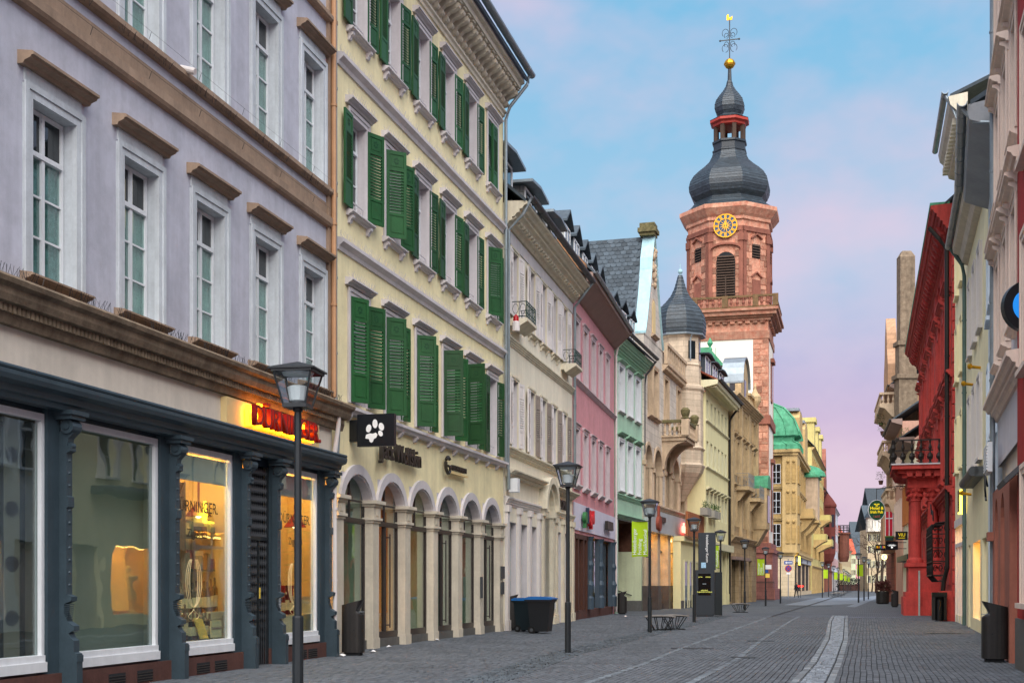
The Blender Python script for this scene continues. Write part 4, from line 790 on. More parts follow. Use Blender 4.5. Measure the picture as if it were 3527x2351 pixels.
mb = MB(); mb.ext([(2.5,16.5),(3.4,16.5),(3.4,18.0)]+[(2.95+.45*math.cos(PI*i/n), 18+.45*math.sin(PI*i/n)) for i in range(1,n)]+[(2.5,18.0)], -.05, -.02); mb.obj('gable_shutter', 'sign_cream', o); shelf(h6, 2.1, 3.8, 16.2, 'stone_warm', .16, .25, 'sill')
mb = MB()
for k in range(30): mb.ball((2.95+R.uniform(-.5,.5),-.02,19.3+R.uniform(0,2.2)), R.uniform(.08,.2), 6)
mb.obj('gable_relief', 'stone_warm', h6, kind='stuff')
# gable roof in slates
mb = MB(); mb.add([(0,.6,16.1),(2.95,.6,22.2),(5.9,.6,16.1),(0,10,16.1),(2.95,10,22.2),(5.9,10,16.1)], [(0,3,4,1),(1,4,5,2),(0,1,2),(3,5,4)]); rf = mb.obj('roof', 'roof_slate', h6)
sl = math.hypot(2.95,6.1); an = math.atan2(6.1,2.95); items = []
for r_ in range(23):
    for c_ in range(27): items.append((r_*.3, .7+c_*.35+(.17 if r_ % 2 else 0)))
def slate(mb): mb.add([(0,0,.03),(.31,0,.0),(.31,.345,.0),(.2,.35,.03),(0,.3,.03),(-.03,.15,.03)], [(0,1,2,3,4,5)])
items.sort(key=lambda p: p[1]-p[0]*.1); R.shuffle(items) if 0 else None
stf = MB()
for i, (a, y) in enumerate(items):
    if i < 300: cput('sl', slate, 'slate', 'roof_slate', rf, (a*math.cos(an)-.02, y, 16.1+a*math.sin(an)+.03), rot=(R.uniform(-.02,.02), -an, 0))
    else:
        mt = Matrix.Translation((a*math.cos(an)-.02, y, 16.13+a*math.sin(an))) @ Matrix.Rotation(-an,4,'Y'); q = MB(); slate(q); stf.add([tuple(mt @ Vector(v)) for v in q.v], q.f)
stf.obj('slates', 'roof_slate', rf, kind='stuff')
# parapet balustrade and turret
cornice(h6, 5.9, 13.6, 14.75, 15.15, .4, 'stone_warm', 'parapet_cornice', 3); row(h6, [6+.3*i for i in range(25)], 14.86, 'stone_warm', lambda mb: mb.box(0,.14,-.32,0,0,.14), 'dn6', 'dentil')
mb = MB(); mb.box(5.9,13.6,-.35,-.1,15.2,15.35); mb.box(5.9,13.6,-.38,-.08,16.3,16.5); 
for i in range(11): mb.box(5.9+.74*i,6.1+.74*i,-.33,-.12,15.35,16.3)
for i in range(10):
    c = 6.37+.74*i; mb.tube([(c+.2*math.cos(a),-.22,15.83+.36*math.sin(a)) for a in [2*PI*k/10 for k in range(11)]], .07, 5)
mb.obj('parapet', 'stone_warm', h6)
tc_ = (14.5, .3, 0); mb = MB(); o8 = PI/8
mb.rev([(.3,7.2),(.9,8.2),(1.55,9.1),(1.75,9.6),(1.62,9.75),(1.62,10.6),(1.75,10.75),(1.62,10.9),(1.6,14.6),(1.72,14.75),(1.72,14.95),(1.5,15.05),(1.45,16.3),(1.52,16.4),(1.42,16.5),(1.42,18.3),(1.55,18.45)], 8, tc_, o8); tu = mb.obj('turret', 'ashlar_warm', h6)
def strips(pr, k=6):
    out = []
    for (a, b), (c, d) in zip(pr, pr[1:]):
        m_ = max(1, int(math.hypot(c-a, d-b)/.22))
        for i in range(m_):
            t = i/m_; out += [(a+(c-a)*t+.025, b+(d-b)*t), (a+(c-a)*(t+.98/m_), b+(d-b)*(t+.98/m_))]
    return out
mb = MB(); mb.rev(strips([(1.72,18.4),(1.8,18.85),(1.8,19.4),(1.68,19.95),(1.38,20.45),(.98,20.85),(.66,21.25),(.42,21.75),(.27,22.25),(.15,22.7)]), 8, tc_, o8, uvw=1); mb.obj('turret_dome', 'slate_uv', tu)
mb = MB(); mb.rev([(.16,22.3),(.1,22.7),(.04,22.8)], 8, tc_); mb.ball((tc_[0],tc_[1],22.95), .17); mb.cyl((tc_[0],tc_[1],23.0),(tc_[0],tc_[1],23.5),.03); mb.obj('turret_finial', 'copper_pale', tu)
mb = MB(); mb.rev([(1.7,18.38),(1.78,18.4),(1.78,18.5),(1.7,18.52)], 8, tc_, o8); mb.obj('turret_gutter', 'zinc', tu); pipe(h6, [(13.2,-.75,18.4),(13.25,-.6,18.1),(13.25,-.6,16.6)], 'zinc', .05)
for k in range(4):
    a = -PI/2+PI/4*(k-1); cput('tw', lambda mb: mb.box(1.31,1.35,-.28,.28,16.8,18.0), 'turret_window', 'glass_dark', tu, tc_, a)
# balcony with urns
def baluster(mb): mb.rev([(.1,0),(.1,.06),(.05,.1),(.1,.28),(.06,.5),(.05,.62),(.09,.68),(.09,.74)], 8)
mb = MB(); mb.box(5.7,9.4,-1.5,0,10.4,10.62); mb.box(5.6,9.5,-1.6,0,10.62,10.72)
for x in (5.8,8.6):
    pts = [(0,8.6),(-.15,8.7)]+[(-1.4+1.25*math.cos(PI/2*i/8), 8.7+1.6*math.sin(PI/2*i/8)) for i in range(1,9)]+[(-1.45,10.4),(0,10.4)]; mb.prof(pts, x, x+.55)
bl = mb.obj('balcony', 'stone_warm', h6)
mb = MB(); mb.box(5.6,9.5,-1.6,-1.35,11.5,11.68); mb.box(5.6,5.85,-1.35,0,11.5,11.68); mb.box(9.25,9.5,-1.35,0,11.5,11.68); mb.obj('balcony_rail', 'stone_mossy', bl)
for x in [6.1+.36*i for i in range(9)]: cput('ba', baluster, 'baluster', 'stone_warm', bl, (x,-1.47,10.74))
for i in range(4): cput('ba', baluster, 'baluster', 'stone_warm', bl, (5.73,-1.1+.3*i,10.74)); cput('ba', baluster, 'baluster', 'stone_warm', bl, (9.38,-1.1+.3*i,10.74))
for x in (5.75,9.35):
    mb = MB(); mb.box(x-.22,x+.22,-1.7,-1.25,10.7,11.7); mb.obj('rail_post', 'stone_warm', bl); mb = MB(); mb.rev([(.26,0),(.3,.06),(.18,.12),(.26,.3),(.3,.55),(.24,.62),(.16,.7)], 10, (x,-1.47,11.7)); mb.obj('urn', 'stone_mossy', bl)
# ground floor shop
mb = MB(); mb.box(0,W6,-.3,.1,4.65,5.9); mb.box(0,W6,-.38,.1,4.6,4.75); mb.obj('shop_fascia', 'fascia_grey', h6)
for x in (.0,3.5,7.2,11.6,14.8):
    mb = MB(); mb.box(x,x+.95,-.15,.4,1.45,4.6); mb.obj('shop_column', 'stone_warm', h6); mb = MB(); mb.box(x-.06,x+1.01,-.21,.42,-.3,1.45); mb.obj('column_base', 'brown_granite', h6)
mb = MB(); mb.box(.4,15.4,.3,.32,.35,4.6); mb.obj('pane', 'glass_shop', h6); mb = MB(); mb.box(.4,15.4,.2,.4,-.3,.35); mb.obj('shop_plinth', 'brown_granite', h6); mb = MB()
for x in (1.0,2.3,5.6,9.4,12.7,13.8): mb.box(x,x+.1,.24,.36,.35,4.6)
mb.box(.4,15.4,.25,.35,3.5,3.62); mb.obj('shop_frame', 'dark_frame', h6)
mb = MB(); mb.add([(.4,.42,.3),(15.4,.42,.3),(15.4,1.5,.3),(.4,1.5,.3),(.4,.42,4.6),(15.4,.42,4.6),(15.4,1.5,4.6),(.4,1.5,4.6)], [(0,1,2,3),(2,3,7,6),(3,0,4,7),(1,2,6,5),(4,5,6,7)]); mb.obj('shop_room', 'warm_wall', h6)
mb = MB(); mb.box(.6,15,.7,.95,4.45,4.5); mb.obj('shop_lamp', 'lamp_warm', h6); mb = MB(); mb.box(1.0,3.4,1.42,1.46,.6,4.2); mb.box(5.0,7.0,1.42,1.46,1.0,3.4); mb.box(9.5,11.3,1.42,1.46,.6,4.2); mb.obj('glow_panel', 'painted_shop_glow', h6); mat('poster_orange', '#e06a1a', .6, .5, 2, col2='#f0b020'); mb = MB(); mb.box(.9,3.1,.8,.85,.5,3.2); mb.obj('poster', 'poster_orange', h6)  # emissive back panels added to brighten the shop interior
mb = MB(); mb.ext([(2.6+.5*math.cos(2*PI*i/20), 5.15+.45*math.sin(2*PI*i/20)) for i in range(20)], -.5, -.3); mb.ext([(2.45,5.6),(2.75,5.6),(2.65,6.2),(2.55,6.2)], -.45, -.32); mb.obj('shop_emblem', 'timber_red', h6); mb = MB(); mb.box(3.4,5.0,-.4,-.3,5.3,5.6); mb.obj('name_plate', 'letter_dark', h6); emit('neon_white_red', '#ff6a5a', 5); text('shop_letters', 'elee', .95, 'neon_white_red', h6, (11.0,-.42,4.95), ext=.06)
# ------------------------------------------------------------------ pale yellow corner house
mat('lemon_wall', '#e6deac', .9, .05, .7, .2, 80, streak=.1); mat('trim_lemon', '#cfcaa8', .8, .08, 2, .1); mat('cedar', '#a0623c', .7, .15, 2, .1, brick=(.12,3,.008,.15)); mat('planter_grey', '#9a968c', .8, .1)
FL7 = Fac(2430, 88, 2508, 99.6); h7 = FL7.thing('lemon_house', 'lemon yellow corner house with red tiled dormer roof behind the slate turret'); W7 = 12.1
B7 = [1.0+1.95*i for i in range(6)]
ops = [(c-.5,c+.5,a,b) for c in B7 for a, b in ((6.2,7.9),(9.75,11.5),(12.95,14.35))]+[(.4,11.8,-.3,3.9)]
wall(h7, 'lemon_wall', W7, -.3, 15.2, ops, .25, mr='trim_lemon', dep=9)
for c in B7:
    for a, b in ((6.2,7.9),(9.75,11.5),(12.95,14.35)):
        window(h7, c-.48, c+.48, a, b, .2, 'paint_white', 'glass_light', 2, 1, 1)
        if a < 7: shelf(h7, c-.75, c+.75, b+.2, 'trim_lemon', .18, .3)
for z in (12.75,9.55): cornice(h7, -.02, W7, z, z+.15, .14, 'trim_lemon', 'string_course', 1)
mb = MB(); mb.prof([(.01,15.0),(-.9,15.2),(-.95,15.35),(-.95,15.5),(9,15.6),(9,15.0)], -.7, W7+.2); mb.obj('eaves_soffit', 'trim_lemon', h7); row(h7, [-.4+.5*i for i in range(25)], 15.02, 'trim_lemon', lambda mb: mb.box(0,.2,-.8,0,0,.16), 'de7', 'dentil'); gutter(h7, -.7, W7+.4, -1.05, 15.6, 'zinc_dark', .13)
roof(h7, -.6, W7+.2, -.95, 15.55, 4.5, 18.4, 'roof_tile')
for i in range(3): dormer(h7, 1.2+3.6*i, .2, 15.9, 2.6, 1.7, 3, 'roof_slate', over=.3, pitch=.1)
pipe(h7, [(W7+.1,-1.0,15.5),(W7,-.3,14.6),(W7,-.12,14.2),(W7,-.12,.2)], 'black_metal', .09)
mb = MB(); mb.box(.0,W7,-.45,.05,4.0,4.5); mb.obj('shop_cornice', 'trim_lemon', h7); mb = MB(); mb.box(.3,11.8,.3,.34,-.3,3.9); mb.obj('shop_glazing', 'glass_dark', h7)
for x in (.1,2.6,5.2,7.6,10.2,11.4): cput('p7', lambda mb: [mb.box(0,.6,-.08,.3,.8,4.0), mb.box(-.04,.64,-.12,.3,-.3,.8)], 'shop_pier', 'lemon_wall', h7, (x,0,0))
# roofed timber terrace and planters beside the turret house
mb = MB(); UA = FL7.u(2372); mb.box(UA,-.05,.5,1.0,-.3,4.5); mb.box(UA-.05,.0,.3,1.0,4.3,4.6); ax = mb.obj('shop_annex', 'lemon_wall', h7)
for x in (UA+1.2,-4.2,-1.6): cput('an', lambda mb: mb.box(0,1.2,.46,.5,-.1,3.0), 'annex_door', 'glass_dark', ax, (x,0,0)); cput('af', lambda mb: [mb.box(-.12,0,.42,.5,-.1,3.1), mb.box(1.2,1.32,.42,.5,-.1,3.1), mb.box(0,1.2,.42,.5,3.0,3.1)], 'door_frame', 'trim_lemon', ax, (x,0,0))
mb = MB(); mb.box(UA,-.02,.46,.5,-.3,.5); mb.obj('annex_plinth', 'granite', ax); mb = MB(); mb.box(UA+.3,4.7,.1,.25,4.62,6.2); mb.obj('terrace_screen', 'cedar', h7)
mat('leaf', '#3f5a2a', .7, .3, 6, rnd=.3); mat('leaf_red', '#3d1512', .7, .3, 6, rnd=.3)
def foliage(mb, w, d, h, n, sz=.07, rr=random.Random(9)):
    for _ in range(n):
        p = Vector((rr.uniform(-w,w), rr.uniform(-d,d), rr.random()**.7*h)); a = Vector((rr.gauss(0,1),rr.gauss(0,1),rr.gauss(0,1))).normalized(); b = a.orthogonal().normalized(); s = sz*rr.uniform(.6,1.4)
        mb.add([p, p+a*s+b*s*.35, p+a*s*2, p+a*s-b*s*.35], [(0,1,2,3)])
for i, x in enumerate((-1.2,2.2,4.0)):
    q = onf(FL7, x, -.2, 6.2); pt = thing('planter_box', ['grey planter box with dry stems on the timber screen, left one','grey planter box with dry stems on the timber screen, middle one','small planter with green shrub at the right end of the timber screen'][i], 'planter', q, FL7.rz, 'planters on the timber screen')
    mb = MB(); mb.obox((0,0,0), 1.9 if i < 2 else .9, .5, .5); mb.obj('box', 'planter_grey', pt); mb = MB(); foliage(mb, .8 if i < 2 else .4, .2, .5, 120); o = mb.obj('foliage', 'leaf', pt, (0,0,.45))
# ------------------------------------------------------------------ baroque stone house
mat('baroque', '#b8a27e', .88, .22, .9, .4, 30, streak=.3, col2='#a08660', brick=(.9,.45,.012,.08)); mat('baroque_trim', '#bfa780', .85, .2, 1.5, .4, 30, streak=.25)
FL8 = Fac(2516, 100, 2606, 115); h8 = FL8.thing('baroque_house', 'weathered ochre sandstone house with round gable and iron balconies next to church tower'); W8 = 15.6
B8 = [1.4,3.6,6.0,8.2,10.6,13.6]
ops = [(c-.55,c+.55,a,b) for c in B8 for a, b in ((6.2,9.0),(10.3,13.0),(13.9,15.6))]+[(.6,4.6,-.3,3.6),(5.6,8.6,-.3,3.6),(10.5,12.5,-.3,3.6)]
wall(h8, 'baroque', W8, -.3, 16.2, ops, .3, dep=9)
for c in B8:
    for a, b in ((6.2,9.0),(10.3,13.0),(13.9,15.6)):
        window(h8, c-.54, c+.54, a, b, .25, 'paint_offwhite', 'glass_dark', 2, .7, 1); surround(h8, c-.55, c+.55, a, b, 'baroque_trim', .2, .12)
        if b < 14: shelf(h8, c-.9, c+.9, b+.3, 'baroque_trim', .25, .35)
for x in (.0,4.8,9.4,15.0): mb = MB(); mb.box(x,x+.6,-.22,.1,5.2,16.0); mb.obj('pilaster', 'baroque_trim', h8)
cornice(h8, 0, W8, 4.9, 5.4, .4, 'baroque_trim', 'string_course', 2); cornice(h8, 0, W8, 15.8, 16.6, .7, 'baroque_trim', 'eaves_cornice', 3)
mb = MB(); gp_ = [(5.2,16.5),(5.2,18.0)]+[(7.4-2.0*math.cos(PI*i/12), 18.2+2.1*math.sin(PI*i/12)) for i in range(13)]+[(9.6,18.0),(9.6,16.5)]; mb.ext(gp_, -.1, .4); gb = mb.obj('gable', 'baroque_trim', h8)
mb = MB(); q = [(7.4-2.2*math.cos(PI*i/12), 18.1+2.3*math.sin(PI*i/12)) for i in range(13)]
for a, b in zip(q, q[1:]): mb.ext([a,b,(b[0],b[1]+.15),(a[0],a[1]+.15)], -.3, 1.5)
mb.obj('gable_roof', 'zinc', gb); mb = MB(); mb.box(6.9,7.9,-.14,-.1,16.9,18.6); mb.obj('gable_window', 'glass_dark', gb)
roof(h8, 0, W8, -.2, 16.6, 4.5, 20.3, 'roof_tile')
mb = MB(); mb.rev([(.3,0),(.35,.1),(.2,.3),(.5,.9),(.55,1.3),(.3,1.6),(.1,2.0),(.12,2.2),(.02,2.6)], 10, (12.4,-.3,16.6)); mb.obj('urn', 'baroque_trim', h8)
mb = MB(); mb.box(9.2,15.2,-.3,.0,16.6,16.8); mb.box(9.2,15.2,-.35,.05,17.6,17.8); mb.obj('parapet', 'baroque_trim', h8)
for i in range(15): cput('ba', baluster, 'baluster', 'baroque_trim', h8, (9.4+.4*i,-.15,16.8))
mb = MB(); mb.ext([(13.2,10)]+[(14.4-1.2*math.cos(PI*i/10), 10.2+1.0*math.sin(PI*i/10)) for i in range(11)]+[(15.6,10)], -1.3, .1); mb.obj('oriel_roof', 'copper_green', h8); mb = MB(); mb.box(13.2,15.6,-1.2,0,6.4,10); mb.prof([(0,4.9),(-.3,5.0),(-1.1,6.4),(0,6.4)], 13.3, 15.5); o = mb.obj('oriel', 'baroque_trim', h8); mb = MB(); mb.box(13.7,15.1,-1.24,-1.2,7,9.4); mb.obj('oriel_window', 'glass_dark', o)
for x0, x1, z in ((2.6,6.2,9.4),(9.6,12.6,8.9)):
    mb = MB(); mb.box(x0,x1,-1.1,0,z-.3,z); mb.prof([(0,z-1.2),(-.3,z-1.1),(-.9,z-.3),(0,z-.3)], x0+.3, x0+.8); mb.prof([(0,z-1.2),(-.3,z-1.1),(-.9,z-.3),(0,z-.3)], x1-.8, x1-.3); b_ = mb.obj('balcony', 'baroque_trim', h8)
    mb = MB(); q = MB(); ironrail(q, x1-x0, 1.05, 9); mb.add([(x+x0,y-1.05,zz+z) for x,y,zz in q.v], q.f)
    for sx in (x0, x1): q = MB(); ironrail(q, 1.0, 1.05, 3); mb.add([(sx,-1.05+x,zz+z) for x,y,zz in q.v], q.f)
    mb.obj('balcony_rail', 'zinc', b_)
mb = MB(); mb.box(-.0,W8,.3,.34,-.3,3.6); mb.obj('shop_glazing', 'glass_dark', h8); mb = MB(); mb.box(.3,8.8,-.4,.1,3.5,3.75); mb.obj('shop_awning', 'eave_brown', h8)
# ------------------------------------------------------------------ church tower
mat('red_stone', '#a8644e', .88, .2, 1.2, .4, 30, streak=.3, rnd=.42, col2='#c09880'); mat('red_stone_dark', '#8f5a4a', .85, .2, 1.2, .3, 30, streak=.25, rnd=.15); mat('plaster_white', '#e9e4d6', .9, .04, .6, .1); mat('gold', '#c9962c', .3, .1, metal=.85); mat('clock_blue', '#27476b', .4, .05); mat('louvre', '#4a3a30', .8, .2); mat('pink_stone', '#a0685e', .85, .2, 1, .3, 30, brick=(.9,.42,.012,.12), streak=.2)
WT = 8.45; AT = math.radians(-15); cx_, cy_ = G(2646, 128); tw = thing('church_tower', 'red sandstone church tower with clock, balustrade and grey onion domes', 'church tower', (cx_-WT*math.cos(AT), cy_-WT*math.sin(AT), 0), AT)
mb = MB(); mb.box(0,WT,0,WT,-.3,28.2); mb.obj('shaft', 'red_stone', tw)
# plaster panels set between the quoins
for z0, z1 in ((18.5,26.2),(5.8,17.6)):
    mb = MB(); mb.box(.7,WT-1.5,-.02,.01,z0,z1); mb.obj('plaster_panel', 'plaster_white', tw)
    mb = MB(); mb.box(WT-.01,WT+.02,1.4,WT-1.4,z0,z1); mb.obj('plaster_panel', 'plaster_white', tw)
def unit(mb): mb.add([(0,0,0),(1,0,0),(1,1,0),(0,1,0),(.01,.01,1),(.99,.01,1),(.99,.99,1),(.01,.99,1)], [(4,5,6,7),(0,1,5,4),(1,2,6,5),(2,3,7,6),(3,0,4,7)])
rq = random.Random(21); nb = 0
def blocks(x0, x1, z0, z1, place, hb=.55, wl=(.7,1.5)):
    global nb
    z = z0
    while z < z1-.1:
        h = min(hb*rq.uniform(.85,1.15), z1-z); x = x0
        while x < x1-.05:
            w = min(rq.uniform(*wl), x1-x); w = x1-x if x1-x-w < .35 else w
            if nb < 300: place(x, z, w-.045, h-.045, .03+rq.random()*.06); nb += 1
            x += w
        z += h
def frontb(x, z, w, h, p): put('stone_block', CA['ub'], tw, (x, -.0, z), scale=(w, h, p), rot=(PI/2, 0, 0))
q = MB(); unit(q); CA['ub'] = q.mesh('stone_block', 'red_stone')
blocks(WT-1.45, WT, 5.8, 26.1, frontb, .62, (.5,.95))
for z0, z1, p, m in ((17.6,18.5,.22,'red_stone_dark'),(26.2,27.0,.12,'red_stone')):
    mb = MB(); mb.box(-p,WT+p,-p,WT+p,z0,z1); mb.obj('string_course', m, tw)
mb = MB(); mb.box(-.45,WT+.45,-.45,WT+.45,-.3,4.7); mb.box(-.6,WT+.6,-.6,WT+.6,4.7,5.1); mb.box(-.3,WT+.3,-.3,WT+.3,5.1,5.7); mb.box(-.7,WT+.7,-.7,WT+.7,-.3,1.1); mb.obj('tower_base', 'pink_stone', tw)
mb = MB(); 
for z0, z1, o in ((28.0,28.3,.25),(28.3,28.5,.5),(28.5,28.9,.85),(28.9,29.15,1.05)): mb.box(-o,WT+o,-o,WT+o,z0,z1)
mb.obj('main_cornice', 'red_stone', tw)
row(tw, [.2+.75*i for i in range(11)], 27.75, 'red_stone', lambda mb: mb.box(0,.45,-.3,0,0,.22), 'dt', 'dentil')
for i in range(6): cput('dt2', lambda mb: mb.box(0,.3,0,.45,0,.22), 'dentil', 'red_stone', tw, (WT, .5+1.3*i, 27.75))
# tall windows on the street side
for z0, z1 in ((20.3,24.3),(7,14)):
    mb = MB(); mb.box(WT+.02,WT+.12,WT/2-.9,WT/2+.9,z0,z1); mb.box(WT+.05,WT+.4,WT/2-1.2,WT/2+1.2,z1,z1+.4); mb.obj('tower_window', 'red_stone_dark', tw); mb = MB(); mb.box(WT+.12,WT+.15,WT/2-.55,WT/2+.55,z0+.3,z1-.2); mb.obj('window_glazing', 'glass_dark', tw)
# balustrade
mb = MB(); o = .75
mb.box(-o-.1,WT+o+.1,-o-.1,-o+.2,29.15,29.35); mb.box(-o-.1,WT+o+.1,-o-.1,-o+.2,30.25,30.45); mb.box(WT+o-.2,WT+o+.1,-o+.2,WT+o,29.15,29.35); mb.box(WT+o-.2,WT+o+.1,-o+.2,WT+o,30.25,30.45); mb.box(-o-.1,-o+.2,-o+.2,WT+o,30.25,30.45)
mat('red_mossy', '#7d5a40', .9, .25, 2, .4, 30, col2='#565034'); mb.obj('balustrade_rail', 'red_mossy', tw)
def balt(mb): mb.rev([(.14,0),(.14,.1),(.07,.16),(.17,.4),(.09,.66),(.13,.78),(.15,.9)], 8)
for i in range(17): cput('bt', balt, 'baluster', 'red_stone_dark', tw, (-.55+i*.6,-o+.05,29.35))
for i in range(16): cput('bt', balt, 'baluster', 'red_stone_dark', tw, (WT+o-.05,-.1+i*.6,29.35))
for x in (-.75,1.2,WT/2,WT-1.2,WT+.75): cput('bp', lambda mb: mb.box(-.28,.28,-.18,.18,0,1.15), 'baluster_post', 'red_mossy', tw, (x,-o+.05,29.33))
# octagon
C = WT/2; k8 = 1/math.cos(PI/8); oc = thing if 0 else None
mb = MB(); mb.rev([(4.12*k8,29),(4.12*k8,38.3),(4.3*k8,38.4),(4.3*k8,38.7),(4.5*k8,38.9),(4.95*k8,39.5),(4.95*k8,39.9)], 8, (C,C,0), PI/8); mb.obj('octagon', 'red_stone', tw)
faces = [-90+45*i for i in (-2,-1,0,1,2)]; fw = 2*4.12*math.tan(PI/8)
for a in faces:
    er = math.radians(a); e_ = put('octagon_face', None, tw, (C+4.12*math.cos(er), C+4.12*math.sin(er), 0), er+PI/2); e_.empty_display_size = .2
    main = a == -90
    def fb(x, z, w, h, p): put('stone_block', CA['ub'], e_, (x, 0, z), scale=(w, h, p), rot=(PI/2,0,0))
    if main: blocks(-fw/2, -.95, 30.4, 36.4, fb, .62, (.5,.9)); blocks(.95, fw/2, 30.4, 36.4, fb, .62, (.5,.9))
    elif abs(a+90) == 45: blocks(-fw/2, fw/2, 30.4, 32, fb, .6); blocks(-fw/2,-.55,32,36.4,fb,.62,(.5,.8)); blocks(.55,fw/2,32,36.4,fb,.62,(.5,.8))
    mb = MB()
    for s in (-1,1): mb.box(s*(fw/2-.18)-.2, s*(fw/2-.18)+.2, -.14, .02, 30.3, 37.4); mb.box(s*(fw/2-.18)-.28, s*(fw/2-.18)+.28, -.24, .02, 36.2, 36.9)
    mb.box(-fw/2,fw/2,-.2,.02,37.2,37.45); mb.box(-fw/2,fw/2,-.12,.02,37.45,37.7); mb.obj('face_pilaster', 'red_stone_dark', e_)
    n = 10; r = .95 if main else .5; zb, zs = (30.4,34.2) if main else (34.6,36.0)
    if main:
        mb = MB(); mb.ext([(-r,zb),(r,zb),(r,zs)]+[(r*math.cos(PI*i/n), zs+r*math.sin(PI*i/n)) for i in range(1,n)]+[(-r,zs)], -.06, 0); mb.obj('opening_dark_plate', 'joint', e_)  # dark plate on the wall, shade of the opening put into its colour
        for i in range(16): cput('lv', lambda mb: mb.prof([(0,0),(-.2,-.14),(-.2,-.09),(0,.06)],-.9,.9), 'louvre_slat', 'louvre', e_, (0,-.05,zb+.25+i*.27)) if zb+.25+i*.27 < 34.9 else None
        mb = MB(); mb.box(-.06,.06,-.24,-.2,zb,32.6); mb.obj('louvre_post', 'louvre', e_); mb = MB(); q2 = [(1.5*math.cos(PI*i/12), 35.3+.55*math.sin(PI*i/12)) for i in range(13)]
        for A, B in zip(q2, q2[1:]): mb.ext([A,B,(B[0],B[1]+.2),(A[0],A[1]+.2)], -.35, .02)
        mb.obj('arched_pediment', 'red_stone_dark', e_)
        # clock
        ck = MB(); ck.ext([(1.18*math.cos(2*PI*i/36), 37.7+1.18*math.sin(2*PI*i/36)) for i in range(36)], -.32, -.1); ck = ck.obj('clock', 'clock_blue', e_)
        mb = MB()
        for r0, r1 in ((1.1,1.2),(.68,.74)):
            for i in range(36): A, B = 2*PI*i/36, 2*PI*(i+1)/36; mb.ext([(r0*math.cos(A),37.7+r0*math.sin(A)),(r0*math.cos(B),37.7+r0*math.sin(B)),(r1*math.cos(B),37.7+r1*math.sin(B)),(r1*math.cos(A),37.7+r1*math.sin(A))], -.36, -.3)
        mb.obj('clock_ring', 'gold', ck)
        for i in range(12):
            A = PI*i/6; cput('num', lambda mb: [mb.box(-.11,-.05,-.03,0,0,.34), mb.box(-.02,.03,-.03,0,0,.34), mb.box(.06,.11,-.03,0,0,.34)], 'clock_numeral', 'gold', ck, (.74*math.sin(A),-.32,37.7+.74*math.cos(A)), rot=(0,A,0))
            cput('ray', lambda mb: mb.ext([(-.05,.15),(.05,.15),(.0,.68)],-.03,0), 'clock_ray', 'gold', ck, (0,-.32,37.7), rot=(0,A+.26,0))
        mb = MB(); mb.ext([(-.05,-.2),(.05,-.2),(.02,1.1),(-.02,1.1)], -.42,-.38); mb.obj('clock_hand', 'gold', ck, (0,0,37.7)); o_ = MB(); o_.ext([(-.07,-.2),(.07,-.2),(.02,.7),(-.02,.7)], -.46,-.43); o_ = o_.obj('clock_hand', 'gold', ck, (0,0,37.7)); o_.rotation_euler = (0,2.9,0)
    else:
        mb = MB(); mb.box(-r,r,-.04,0,zb,zs); mb.obj('opening_dark_plate', 'joint', e_)  # flat dark sheet stands for the shade inside the opening
        for i in range(5): cput('lv2', lambda mb: mb.prof([(0,0),(-.14,-.1),(-.14,-.06),(0,.05)],-.5,.5), 'louvre_slat', 'louvre', e_, (0,-.03,zb+.2+i*.27))
        mb = MB(); mb.ext([(-.7,36.5),(0,36.95),(.7,36.5),(.7,36.62),(0,37.1),(-.7,36.62)], -.3, .02); mb.ext([(-.7,32.6),(0,33.1),(.7,32.6),(.7,32.72),(0,33.24),(-.7,32.72)], -.25, .02); mb.box(-.55,.55,-.1,.0,30.5,32.4); mb.obj('pediment', 'red_stone_dark', e_)
# domes
dc = (C,C,0); sc_ = lambda p: [(r*1.04, z) for r, z in p]
mb = MB(); mb.rev([(5.15,39.85),(5.0,40.0),(4.6,40.1)], 8, dc, PI/8); mb.obj('dome_gutter', 'copper_green', tw)
mb = MB(); mb.rev(strips(sc_([(4.75,39.95),(4.0,40.5),(3.6,41.0),(3.5,41.25)])), 8, dc, PI/8, uvw=1); mb.obj('dome_skirt', 'slate_uv', tw)
mb = MB(); mb.rev(strips(sc_([(3.5,41.2),(3.9,41.6),(4.15,42.2),(4.2,42.7),(4.05,43.3),(3.7,43.9),(3.2,44.4),(2.6,44.9),(2.1,45.4),(1.8,46.0),(1.7,46.4)])), 8, dc, PI/8, uvw=1); mb.obj('onion_dome', 'slate_uv', tw)
mb = MB(); mb.rev([(1.72,46.3),(1.85,46.4),(1.85,46.55),(1.72,46.65),(1.72,47.2),(1.86,47.3),(1.86,47.5),(1.7,47.55)], 8, dc, PI/8); mb.obj('lantern_base', 'slate_uv', tw)
for i in range(8): a = PI/8+i*PI/4; cput('lp', lambda mb: mb.box(-.16,.16,-.2,.2,0,1.6), 'lantern_post', 'louvre', tw, (C+1.5*math.cos(a), C+1.5*math.sin(a), 47.5), a)
mat('red_paint', '#a83c30', .5, .1); mb = MB(); mb.rev([(1.5,49.0),(1.75,49.1),(1.8,49.3),(2.1,49.45),(2.1,49.7),(1.9,49.75)], 8, dc, PI/8); mb.obj('lantern_cornice', 'red_paint', tw)
mb = MB(); mb.rev(strips([(2.1,49.75),(1.5,50.05),(1.25,50.3),(1.45,50.6),(1.6,51.0),(1.6,51.4),(1.45,51.9),(1.1,52.4),(.7,52.9),(.4,53.4),(.25,54.0)]), 8, dc, PI/8, uvw=1); mb.obj('upper_onion', 'slate_uv', tw)
